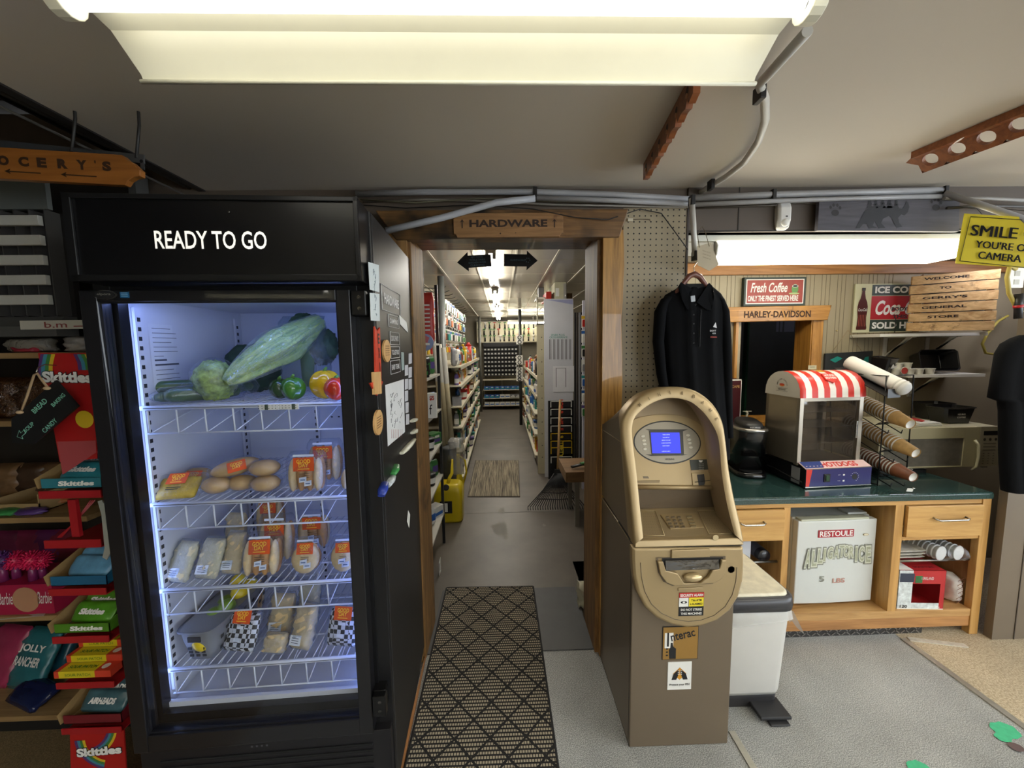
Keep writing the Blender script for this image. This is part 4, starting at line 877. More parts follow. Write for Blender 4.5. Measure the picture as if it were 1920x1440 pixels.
    wide = smooth([(1186, 915), (1182, 870), (1178, 820), (1178, 790), (1190, 764), (1215, 748), (1260, 740), (1300, 746), (1335, 775), (1350, 815), (1357, 850), (1360, 890), (1362, 912)], 2)
    mb = MB(); mb.poly([S(*p, -.012) for p in wide], 0); mb.prism([S(*p) for p in topc], n2*-.014, 1); mb.build('screen_panel', [mat('#8f7c60', .4, .35, var=.02), g2], t, .002)
    up2 = Vector((0, math.sin(al2), math.cos(al2)))
    c = S(1251, 829, .001); a_ = (S(1313, 829)-S(1189, 829)).length/2; b2 = (S(1251, 790)-S(1251, 868)).length/2
    mb = MB(); mb.disc(c, a_*1.0, n2, 1, 40, b2*1.0, up2) if 0 else None
    def ell(c, a, b, m): 
        return mb.poly([c+X*a*math.cos(2*math.pi*k/48)+up2*b*math.sin(2*math.pi*k/48) for k in range(48)], m)
    ell(c, a_*1.02, b2*1.04, 1); ell(c+n2*.001, a_*.985, b2*.975, 0); ell(c+n2*.0014, a_*.94, b2*.91, 0)
    mb.text('HYOSUNG', S(1256, 861, .004), .0065, .034, X, up2, 1, .02); bz = mb.build('bezel', [gr, mat('#26241f', .4)], t)
    mb = MB(); s0 = [S(1217, 808, .003), S(1280, 808, .003), S(1282, 852, .003), S(1222, 852, .003)]; mb.prism(s0, n2*.002, 0)
    for sg, ya, yb_ in ((1, 805, 808), (-1, 852, 855)): mb.poly([S(1210, ya, .0035), S(1290, ya, .0035), S(1280, yb_+(1 if sg > 0 else -1), .0035), S(1220, yb_, .0035)], 0)
    mb.build('screen_bezel', mat('#3a3732', .4), t)
    mb = MB(); mb.poly([S(1220, 811, .0055), S(1274, 811, .0055), S(1277, 850, .0055), S(1223, 850, .0055)], 0)
    for k, (w_, s_) in enumerate(((.6, 'WELCOME'), (.55, 'PLEASE INSERT AND'), (.72, 'REMOVE YOUR CARD'), (.8, 'TO BEGIN TRANSACTION'), (.6, 'CASH IS READY'), (.0, ''), (.7, 'A FEE MAY APPLY'))):
        if w_: mb.text(s_, S(1249, 815+k*5.2, .006), .0035, .038*w_/.8, X, up2, 1)
    mb.build('screen', [glow('#4248c8', .75), glow('#aab4ff', 1.0)], t)
    for sx, xs in (('l', (1205, 1207, 1208, 1209)), ('r', (1290, 1292, 1293, 1295))):
        for k in range(4):
            mb = MB(); c = S(xs[k], (818, 826, 833, 842)[k] if sx == 'l' else (816, 824, 831, 839)[k], .0015)
            mb.loft([[c+n2*h+X*.0088*f*math.cos(2*math.pi*j/14)+up2*.0055*f*math.sin(2*math.pi*j/14) for j in range(14)] for h, f in ((0, 1), (.002, .95), (.0028, .6))], 0)
            mb.build('screen_button', mat('#cbc6b6', .35, .1), t)
            mb = MB(); e = S((1219 if sx == 'l' else 1281), (818, 826, 833, 842)[k] if sx == 'l' else (816, 824, 831, 839)[k], .002); mb.tube([c+X*(.009 if sx == 'l' else -.009), e], .0005, 4); mb.build('button_line', gd, t)
    mb = MB(); q = [S(1293, 862, .001), S(1333, 861, .001), S(1336, 880, .001), S(1296, 882, .001)]; mb.prism(q, n2*.001, 0)
    for k, s_ in enumerate(('INSERT CARD', 'AND FOLLOW', 'INSTRUCTIONS', 'ON THE SCREEN')): mb.text(s_, S(1315, 870+k*3.2, .0026), .0022, .020, X, up2, 1)
    mb.poly([S(1310, 863, .0026), S(1318, 863, .0026), S(1316, 867, .0026), S(1312, 867, .0026)], 1)
    mb.build('notice', [mat('#3a3d36', .4), PAPER], t)
    mb = MB(); mb.prism([S(1296, 887), S(1337, 886), S(1339, 917), S(1299, 918)], n2*.004, 0); rd = mb.build('card_reader', g2, t, .0015)
    mb = MB(); mb.prism([S(1307, 890, .0045), S(1320, 889, .0045), S(1322, 905, .0045), S(1318, 915, .0045), S(1311, 915, .0045)], n2*.001, 0); mb.tube([S(1303, 904, .006), S(1316, 903, .006), S(1332, 900, .006)], .0012, 5); mb.build('card_slot', mat('#1c1813', .4), rd)
    mb = MB(); mb.prism([S(1194, 901), S(1237, 900), S(1236, 905), S(1194, 906)], n2*.003, 0); mb.prism([S(1205, 893, .0), S(1215, 893), S(1217, 897), S(1206, 897)], n2*.001, 1); mb.build('receipt_slot', [mat('#7d6b4d', .4, .4), gd], t, .0008)
    mb = MB(); mb.tube([S(1193, 913, .004), S(1270, 914, .004), S(1345, 914, .004)], .0085, 10); mb.build('panel_lip', g2, t)
    V0 = [S(1195, 915, -.012), S(1346, 915, -.012)]; yk = V0[0].y+.02
    zk = zw+.066
    ka = Vector((V0[0].x-.004, yk-.005, zk+.022)); kb = Vector((V0[1].x+.004, yk-.005, zk+.022))
    mb = MB(); mb.prism([Vector((ka.x, yk, zk)), Vector((kb.x, yk, zk)), Vector((kb.x, V0[1].y, V0[1].z)), Vector((ka.x, V0[0].y, V0[0].z))], (0, .01, 0)); mb.build('back_panel', g1, t)
    mb = MB(); a = loc(W(1309, 942, 1.262+yk)); b = loc(W(1325, 923, 1.262+yk)); mb.box(a.x, b.x, yk-.002, yk, a.z, b.z, 0); mb.prism([(a.x+.003, yk-.0026, a.z+.010), ((a.x+b.x)/2, yk-.0026, b.z-.004), (b.x-.003, yk-.0026, a.z+.010)], (0, .0004, 0), 1); mb.box(a.x+.003, b.x-.003, yk-.0026, yk-.002, a.z+.003, a.z+.007, 2); mb.build('care_sticker', [PAPER, mat('#9a9c2f', .5), INK], t)
    mb = MB()
    for cx, sg in ((1333, 1), (1203, -1)):
        for i in range(6):
            for j in range(i+1 if sg > 0 else 2): p = loc(W(cx-i*2.5*sg*-1-8*sg, 945-j*3, 1.262+yk)); mb.disc((p.x, yk-.0006, p.z), .0009, -Y_, 0, 6)
    mb.build('speaker_hole', mat('#3b3226', .7), t)
    f0, f1 = B[0], B[-1]
    mb = MB(); sl = [Vector((ka.x-.006, yk, zk)), Vector((kb.x+.006, yk, zk)), Vector((f1.x+.002, f1.y-.004, zw+.02)), Vector((f0.x-.002, f0.y-.004, zw+.02))]
    mb.prism(sl, (0, 0, -.01)); mb.build('keypad_shelf', mat('#a08c69', .4, .35, var=.02), t, .001)
    nS = (sl[1]-sl[0]).cross(sl[3]-sl[0]).normalized(); nS = nS if nS.z > 0 else -nS
    def K(px, py, d=0): return loc(HP(px, py, O+sl[0]+nS*d, nS))
    mb = MB(); mb.prism([K(1238, 966, .0), K(1306, 962, .0), K(1320, 990, .0), K(1257, 993, .0)], nS*.004); mb.build('keypad_plate', g2, t, .0012)
    upk = (K(1270, 965)-K(1275, 990)).normalized()
    for i in range(3):
        for j in range(4):
            c = K(1251+i*11+j*2.6, 970+j*6.0, .005); mb = MB(); mb.obox(c, X*.0060, upk*.0046, nS*.003); mb.text('123456789*0#'[j*3+i], c+nS*.0034, .005, None, X, upk, 1); mb.build('key', [mat('#7b6c55', .35, .3), mat('#2b241a', .5)], t, .0008)
    for j in range(4):
        c = K(1292+j*2.6, 969+j*6.0, .005); mb = MB(); mb.obox(c, X*.0105, upk*.0043, nS*.003); mb.build('function_key', mat('#867758', .35, .3), t, .0008)
    for a, b, nm in (((1203, 958, 1229, 958), (1204, 1004, 1246, 1004), 'left'), ((1308, 957, 1338, 957), (1330, 1001, 1372, 1000), 'right')):
        mb = MB(); q = [K(a[0], a[1], .003), K(a[2], a[3], .003), K(b[2], b[3], .003), K(b[0], b[1], .003)]
        for i in range(4): mb.tube([q[i], q[(i+1) % 4]], .0012, 5)
        for i in range(1, 8):
            for j in range(1, 9): p = q[0].lerp(q[1], i/8).lerp(q[3].lerp(q[2], i/8), j/9); mb.disc(p-nS*.002, .0012, nS, 1, 6, None, upk)
        mb.build('tray_groove', [mat('#c2ad82', .35, .4), gd], t)
    mb = MB(); a, b = A[0], A[-1]; lf = [Vector((a.x, a.y-.003, zw+.004)), Vector((b.x, b.y-.003, zw+.004)), Vector((b.x-.003, b.y+.004, zw+.026)), Vector((a.x+.003, a.y+.004, zw+.026))]
    mb.prism(lf, (0, .05, 0)); mb.build('front_lip', g2, t, .003)
    mb = MB(); mb.box(a.x+.002, b.x-.002, a.y+.002, a.y+.2, zw-.001, zw+.004); mb.build('waist_gap', mat('#17130e', .6), t)
    p = loc(W(1344, 1010, 1.258)); mb = MB(); mb.lathe([(.0105, 0), (.0095, -.004), (.006, -.006), (0, -.0065)], Vector((p.x, a.y-.002, p.z)), -Y_, 16); mb.build('jack', mat('#c9b68d', .3, .5), t)
    return t
make_atm()
def bin_():
    a = Gz(1372, 1318, 0); t = thing('pedal_bin', 'white pedal waste bin with a pale lid and liner beside the cash machine', 'waste bin', (.985, 1.60, 0))
    o = Vector((.985, 1.60, 0)); zt = .50
    def rr(wx, wy, z, r, oy=0): 
        pts = []
        for cx, cy, t0 in ((wx-r, wy-r, 0), (-wx+r, wy-r, 90), (-wx+r, -wy+r, 180), (wx-r, -wy+r, 270)):
            for k in range(5): q = math.radians(t0+22.5*k); pts.append(Vector((cx+r*math.cos(q), cy+r*math.sin(q)+oy, z)))
        return pts
    hw, hd = .150, .185
    wt = mat('#d2d0ca', .4, var=.03); dk = mat('#2a292b', .4)
    mb = MB(); mb.loft([rr(hw*.83, hd*.80, .055, .03, .0), rr(hw*.86, hd*.84, .075, .035), rr(hw*.93, hd*.95, .40, .04), rr(hw*.95, hd*.97, zt-.06, .04)], 0); mb.build('bucket', wt, t)
    mb = MB(); mb.loft([rr(hw*.80, hd*.79, .0, .03), rr(hw*.82, hd*.80, .056, .03)], 0); mb.build('base', dk, t, .003)
    mb = MB(); mb.loft([rr(hw, hd, zt-.055, .045), rr(hw*1.02, hd*1.02, zt-.03, .05), rr(hw*1.0, hd*1.0, zt-.006, .05), rr(hw*.93, hd*.94, zt, .045)], 0); mb.build('rim', mat('#343336', .35), t)
    mb = MB(); mb.loft([rr(hw*.90, hd*.92, zt-.002, .04), rr(hw*.89, hd*.91, zt+.006, .04), rr(hw*.84, hd*.87, zt+.010, .035)], 0); mb.build('lid', mat('#dcd5be', .5, var=.12, vs=30, bump=.3, bs=60), t)
    mb = MB(); n_ = 40; r0 = rr(hw*.965, hd*.98, zt-.055, .04); rings = [r0]
    for j in range(1, 6):
        z = zt-.055-.085*j/5; ring = []
        for i, p in enumerate(rr(hw*.97, hd*.985, 0, .04)):
            dip = .5+.5*math.sin(i*.62+1); ring.append(Vector((p.x*(1+.012*j*abs(math.sin(i*1.3))), p.y*(1+.012*j*abs(math.sin(i*1.7))), zt-.055-(.03+.07*dip)*j/5)))
        rings.append(ring)
    mb.loft(rings, 0, False); 
    c = Vector((hw*.98, -hd*.8, zt-.07)); mb.loft([[c+Vector((.0, -.02, 0)), c+Vector((.004, .05, 0)), c+Vector((.012, .09, -.01))], [c+Vector((.02, -.035, -.05)), c+Vector((.025, .04, -.06)), c+Vector((.03, .08, -.05))], [c+Vector((.042, -.03, -.09)), c+Vector((.05, .02, -.10)), c+Vector((.045, .06, -.08))]], 0, False, True, False)
    mb.build('bin_liner', film('#f4f4f2', .06, .25, .8, 30, .35), t)
    mb = MB(); mb.box(.0, .125, -hd-.035, -hd*.7, .012, .026); mb.box(.03, .11, -hd-.05, -hd*.75, .0, .008); mb.build('pedal', mat('#29292b', .5), t, .004)
    t.location = (1.0, 1.582, 0); return t
bin_()
# ================================================================ coffee counter
YC0 = 1.775; ZCT = W(1600, 930, YC0).z; OAK = wood('#c99b5a', '#a87a3c', 0, 5, .45, coat=.15); OAKV = wood('#c99b5a', '#a87a3c', 2, 5, .45, coat=.15)
OAKI = wood('#a98050', '#8a6436', 2, 5, .6)
XC0, XC1 = .86, 2.425
def counter():
    t = thing('countertop', 'dark green laminate worktop along the coffee nook', 'worktop', (XC0, YC0, 0))
    z1 = ZCT; z0 = W(1600, 942, YC0).z
    gm = speckle('#2c4745', '#1f3634', '#3f5f5a', 240, .22, coat=.4)
    mb = MB(); mb.prism([(0, .0, z0), (0, .0, z1-.006), (0, .008, z1), (0, YN-YC0, z1), (0, YN-YC0, z0)], (XC1-.012-XC0, 0, 0)); mb.build('slab', gm, t, .002)
    t = thing('counter_cabinet', 'oak counter cabinet with open cubbies and two drawers under the green worktop', 'cabinet', (0, 0, 0))
    y0, y1 = YC0+.01, YN-.02
    def x(px, py=1050): return W(px, py, y0).x
    def z(px, py): return W(px, py, y0).z
    xa0, xa1 = x(1463, 1090), x(1475, 1090); xb0, xb1 = x(1668, 1090), x(1684, 1090); xe0, xe1 = x(1832, 1100), XC1-.012
    xe0 = xe1-.045; zr1 = z0-.0005; zr0 = z(1560, 950); zs1 = z(1560, 1150); zs0 = z(1560, 1163); zk0 = z(1560, 1182)
    zd0l, zd0r = z(1400, 1003), z(1765, 1000)
    mb = MB(); mb.box(XC0, xe0, y0, y0+.02, zr0, zr1); mb.box(xe0, xe1, y0, y1, zr0, z1-.001); mb.build('top_rail', OAK, t, .001)
    mb = MB(); mb.box(xa0, xa1, y0, y1, zs1, zr0); mb.build('divider', OAKV, t, .001)
    mb = MB(); mb.box(xb0, xb1, y0, y1, zs1, zr0); mb.build('divider', OAKV, t, .001)
    mb = MB(); mb.box(xe0, xe1, y0-.004, y0+.03, 0, zr1); mb.build('post', OAKV, t, .002)
    mb = MB(); mb.box(xe0+.02, xe1-.002, y0+.02, y1, .1, zr0); mb.build('side_panel', OAKI, t)
    mb = MB(); mb.box(XC0, xe0+.03, y1, y1+.008, .06, zr1); mb.build('back_panel', OAKI, t)
    mb = MB(); mb.box(XC0, xe0, y0, y1, zs0, zs1); mb.build('bottom_shelf', wood('#c49a63', '#9c7240', 0, 5, .5), t, .001)
    mb = MB(); mb.box(XC0, xe0, y0+.002, y0+.03, zk0, zs0-.002); mb.build('kick_rail', wood('#b88652', '#8e6136', 0, 5, .5, ('#5a3018', 5, .62)), t, .001)
    for (xa, xb, zd0, zd1, hx0, hx1, nm) in ((XC0, xa0, zd0l, None, 1384, 1428, ''), (xb1, xe0, zd0r, None, 1744, 1804, '')):
        mb = MB(); zt_ = zr0; za = z(1400, 1014) if xa == XC0 else z(1765, 1005); mb.box(xa, xb, y0, y0+.018, za-.018 if xa != XC0 else za-.002, zd0-.0 if 0 else za+.0, 0); mb.build('apron', OAK, t, .001)
        dz0 = z(1400, 1001) if xa == XC0 else z(1765, 997); dz1 = zr0-.004
        d = bpy.data.objects.new('drawer', None); COL.objects.link(d); d.parent = t
        mb = MB(); mb.box(xa+.006, xb-.004, y0-.014, y0+.004, za+.004, dz1); mb.build('drawer_front', wood('#d0a462', '#b38445', 0, 4, .4, coat=.2), d, .0015)
        mb = MB(); hx0, hx1 = x(hx0, 970), x(hx1, 970); zc = z(1400, 979) if xa == XC0 else z(1773, 970)
        mb.tube([(hx0, y0-.014, zc+.006), (hx0, y0-.03, zc+.004), (hx0+.014, y0-.036, zc), (hx1-.014, y0-.036, zc), (hx1, y0-.03, zc+.004), (hx1, y0-.014, zc+.006)], .0045, 8); mb.build('handle', CHROME, d)
    for xa, xb, py in ((XC0+.2, xa0, 1058), (xb1, xe0+.02, 1064)):
        zz = z(1500, py)
        for yy in (.03, .16, .29, .42): mb = MB().cyl((xa, y0+yy, zz), (xb, y0+yy, zz), .006, n=8); mb.build('shelf_bar', STEEL, t)
    return dict(y0=y0, zs1=zs1, xa1=xa1, xb0=xb0, xb1=xb1, xe0=xe0, z=z, x=x, xa0=xa0)
CC = counter()
def small_fridge():
    y0 = CC['y0']+.05
    def P(px, py): return W(px, py, y0)
    x0, x1 = P(1490, 1100).x, P(1639, 1100).x; z0, z1 = CC['zs1']+.006, P(1560, 973).z
    t = thing('mini_fridge', 'small white bar fridge with faded lettering inside the counter', 'mini fridge', ((x0+x1)/2, y0, CC['zs1']), math.radians(1.5)); h = z1-t.location.z; w_ = (x1-x0)/2
    wm = mat('#cdd0cc', .35, var=.03, vs=4)
    MB().box(-w_, w_, .045, .44, .012, h-.004).build('body', mat('#c2c4be', .4, var=.04), t, .006)
    mb = MB(); n = 12; sec = [(-w_, .04)]+[(-w_+2*w_*k/n, .006*(2*k/n-1)**2) for k in range(n+1)]+[(w_, .04)]
    mb.prism([(a, b, .02) for a, b in sec], (0, 0, h-.03)); d = mb.build('door', wm, t, .004)
    mb = MB(); mb.box(-w_*.93, w_*.8, .006, .045, h-.012, h-.001); mb.build('top_lip', mat('#b9bba6', .4), t, .003)
    MB().box(w_*.45, w_*.95, .05, .11, h-.004, h+.006).build('hinge_cover', wm, t, .003)
    for sx in (-1, 1): MB().cyl((sx*w_*.85, .08, 0), (sx*w_*.85, .08, .014), .012, n=10).build('foot', BLACK, t)
    def D(px, py): v = W(px, py, y0); return v-t.location
    mb = MB(); a, b = D(1533, 1008), D(1602, 992); mb.box(a.x, b.x, -.0016, .003, a.z+.001, b.z-.001, 0); mb.text('RESTOULE', ((a.x+b.x)/2, -.0022, (a.z+b.z)/2), (b.z-a.z)*.72, (b.x-a.x)*.93, m=1, bold=.02); mb.build('name_sticker', [mat('#a01c2a', .4), PAPER], t)
    p = D(1625, 1003); mb = MB(); mb.disc((p.x, -.0005, p.z), .015, -Y_, 0, 24, .006); mb.disc((p.x, -.0009, p.z), .0125, -Y_, 1, 24, .0045); mb.build('badge', [mat('#a58a54', .35, .5), mat('#d8d2b8', .4)], t)
    mb = MB(); word = 'ALLIGATOR ICE'; xs = [1513, 1526, 1537, 1545, 1556, 1568, 1578, 1587, 1597, 0, 1606, 1616, 1629]; hs = [36, 34, 30, 27, 25, 24, 24, 24, 25, 0, 30, 31, 34]; ys = [1048, 1047, 1043, 1041, 1038, 1036, 1034, 1034, 1036, 0, 1040, 1040, 1041]
    for i, ch in enumerate(word):
        if ch == ' ': continue
        p = D(xs[i], ys[i]-1); k = 1/ (FPX/1.85)
        for (m_, gx, bo, dy) in ((0, 1.5, .13, -.0004), (1, 1.2, .07, -.0009), (2, .88, .015, -.0014)):
            mb.text(ch, (p.x, dy-.001, p.z), hs[i]*k*(1+(gx-1)*.5), (10.5 if ch != 'I' else 4.5)*k*gx, X, Vector((.04*(6-i)/6, 0, 1)), m_, bo)
    for s_, px, py, ww, hh in (('5', 1540, 1085, 10, 12), ('LBS', 1572, 1088, 26, 10)): p = D(px, py); mb.text(s_, (p.x, -.002, p.z), hh/FPX*1.85, ww/FPX*1.85, m=3 if s_ != '5' else 0, bold=.03)
    mb.build('faded_lettering', [mat('#85877b', .5, var=.2, vs=30), mat('#cfd1bf', .5), mat('#a3a58c', .5, var=.15, vs=30), mat('#b9897c', .5)], t)
small_fridge()
def box_thing(name, label, cat, c, w_, d, h, mats, deco=None, rz=0, group=None, bev=.001, part='carton'):
    t = thing(name, label, cat, c, math.radians(rz), group); mb = MB().box(-w_/2, w_/2, 0, d, 0, h, 0)
    if deco: deco(mb, w_, d, h)
    mb.build(part, mats, t, 0); return t
def counter_stores():
    y0 = CC['y0']; zs = CC['zs1']
    p = Gz(1728, 1151, zs+.001)
    x0 = W(1690, 1120, y0).x; x1 = W(1771, 1120, y0).x; h = W(1730, 1072, y0).z-zs
    t = thing('coffee_pod_box', 'red and green printed coffee pod carton with a torn opening on the cabinet floor', 'box', ((x0+x1)/2, y0+.01, zs), math.radians(-4)); w_ = x1-x0
    red, grn, org, sn = mat('#b3262a', .4), mat('#2e6a38', .4, var=.3, vs=60), mat('#cf5a2a', .4), mat('#cfd6d6', .4, var=.35, vs=40)
    mb = MB(); e = .002; W2 = w_/2
    mb.box(-W2, W2, .0, .22, 0, e, 0); mb.box(-W2, -W2+e, 0, .22, 0, h, 2); mb.box(W2-e, W2, 0, .22, 0, h, 0); mb.box(-W2, W2, .218, .22, 0, h, 0); mb.box(-W2, W2, 0, .22, h-e, h, 0)
    ox0, ox1, oz0, oz1 = -W2+w_*.30, W2-w_*.10, h*.16, h*.66
    mb.box(-W2, ox0, 0, e, 0, h, 2); mb.box(ox1, W2, 0, e, 0, h, 0); mb.box(ox0, ox1, 0, e, oz1, h, 0); mb.box(ox0, ox1, 0, e, 0, oz0, 2)
    mb.build('carton', [red, grn, sn], t)
    mb = MB(); mb.text('KIRKLAND', (.025, -.001, h*.80), h*.07, w_*.26, m=0); mb.text('SIGNATURE', (.03, .03, h+.001), .014, w_*.45, X, Y_, 1); mb.text('120', (-W2*.72, -.001, h*.07), h*.08, w_*.16, m=1, bold=.02); mb.text('1.29 kg', (W2*.7, -.001, h*.06), h*.05, w_*.14, m=0)
    mb.box(-W2+.004, -W2*.35, -.001, 0, h*.7, h*.92, 2); mb.box(-W2-.001, -W2, .02, .08, .01, h*.4, 3); mb.box(-W2*.3, 0, -.001, 0, h*.68, h*.86, 3); mb.box(-W2, W2, -.0005, 0, .0, h*.02, 0); mb.box(-W2+.002, -W2*.4, .004, .09, h, h+.001, 0)
    mb.build('print', [PAPER, INK, mat('#2c3346', .4), grn], t)
    p0 = W(1805, 1130, y0+.13); box_thing('coffee_pod_box', 'black and orange coffee pod carton beside the white bag', 'box', (W(1799, 1120, y0+.12).x, y0+.12, zs), .085, .2, W(1799, 1068, y0+.12).z-zs, [mat('#1d1613', .4), mat('#c47a22', .4), PAPER, mat('#3f8a3d', .4)],
        lambda mb, w, d, h: (mb.box(-w/2, w/2, -.001, 0, 0, h*.16, 1), mb.text('McCafe', (0, -.001, h*.66), h*.12, w*.8, m=2, shear=.25, bold=.01), mb.box(-w*.4, w*.22, -.001, 0, h*.44, h*.55, 3), mb.text('KEURIG', (0.01, -.001, h*.84), h*.04, w*.4, m=2), mb.box(-w*.2, w*.25, -.0008, 0, h*.14, h*.38, 1)), -3)
    t = thing('filter_bag', 'white lattice-printed bag standing between the two coffee cartons', 'bag', (W(1779, 1120, y0+.08).x, y0+.10, zs), math.radians(-6))
    mb = MB(); pillow(mb, .06, W(1779, 1072, y0+.1).z-zs, .14, 0, 3, .1, 5, 6); mb.build('bag', mat('#d6d1cb', .5, var=.08, vs=40), t)
    mb = MB()
    for k in range(6): 
        z = .02+k*.024; mb.obox((.0, -.071, z), (.014, 0, .010), (0, .0008, 0), (0, 0, .0006)); mb.obox((.0, -.071, z), (.014, 0, -.010), (0, .0008, 0), (0, 0, .0006))
    mb.build('print', mat('#8a5a4a', .5), t)
    zz = W(1500, 1064, y0).z+.007
    for k, (px, l) in enumerate(((1770, 'plastic-wrapped sleeve of white foam cups on the bars beside the trays'), (1803, 'plastic-wrapped sleeve of white foam cups next to the cabinet post'))):
        xx = W(px, 1040, y0).x; r = .036; t = thing('cup_sleeve', l, 'cup sleeve', (xx, y0+.0, zz), math.radians(12), 'sleeves of foam cups')
        mb = MB()
        for j in range(14): mb.lathe([(r, 0), (r+.002, .003), (r*.93, .006), (r*.92, .018)], (0, .01+j*.019, r+.003), Y_, 20, 0, True)
        mb.build('cups', mat('#d9d6cc', .5), t)
        MB().lathe([(.006, -.03), (r*.8, -.012), (r*1.12, .01), (r*1.08, .15), (r*1.1, .28)], (0, 0, r+.003), Y_, 20, 0, True).build('wrap', FILM, t)
    for k in range(3):
        a, b = W(1682, 1040, y0+.03).x, W(1735, 1040, y0+.03).x
        t = thing('foam_tray', 'white foam tray in the stack beside the cup sleeves, '+('lowest', 'middle', 'topmost')[k], 'tray', ((a+b)/2+.004*k, y0+.02, zz+.016*k), 0, 'stack of foam trays'); w_ = (b-a)/2
        mb = MB(); mb.loft([[Vector((x_*w_*f, .1+y_*.09*f, z_)) for x_, y_ in ((-1, -1), (1, -1), (1, 1), (-1, 1))] for f, z_ in ((.85, 0), (1, .014), (.97, .014), (.83, .003))], 0, True, False); mb.build('tray', mat('#d5d2c9', .6, var=.05, vs=30), t, .003)
    xx = W(1412, 1060, y0+.02).x
    t = thing('filter_tin', 'dark cylinder lying on the cabinet bars behind the cash machine', 'canister', (W(1436, 1040, y0+.03).x, y0+.04, zz+.032)); MB().lathe([(.0, 0), (.031, 0), (.033, .006), (.033, .16), (0, .16)], (0, 0, 0), Y_, 22).build('can', mat('#17161b', .35, coat=.4), t); MB().lathe([(.0335, .03), (.0335, .09)], (0, 0, 0), Y_, 22, 0, False).build('band', mat('#5b5d68', .4), t)
    box_thing('napkin_box', 'pale pink carton in the cabinet beside the bin', 'box', (W(1420, 1120, y0+.04).x, y0+.05, zs), .15, .22, W(1420, 1088, y0+.05).z-zs, [mat('#bd9f98', .6), mat('#6d4f49', .6)], lambda mb, w, d, h: mb.text('SPORT TOP', (w*.25, -.001, h*.62), h*.07, w*.36, m=1), 4)
    box_thing('white_carton', 'plain white carton behind the dark canister', 'box', (W(1390, 1040, y0+.05).x, y0+.06, zz), .11, .18, .11, [mat('#c9cbd0', .5)], None, 2)
counter_stores()
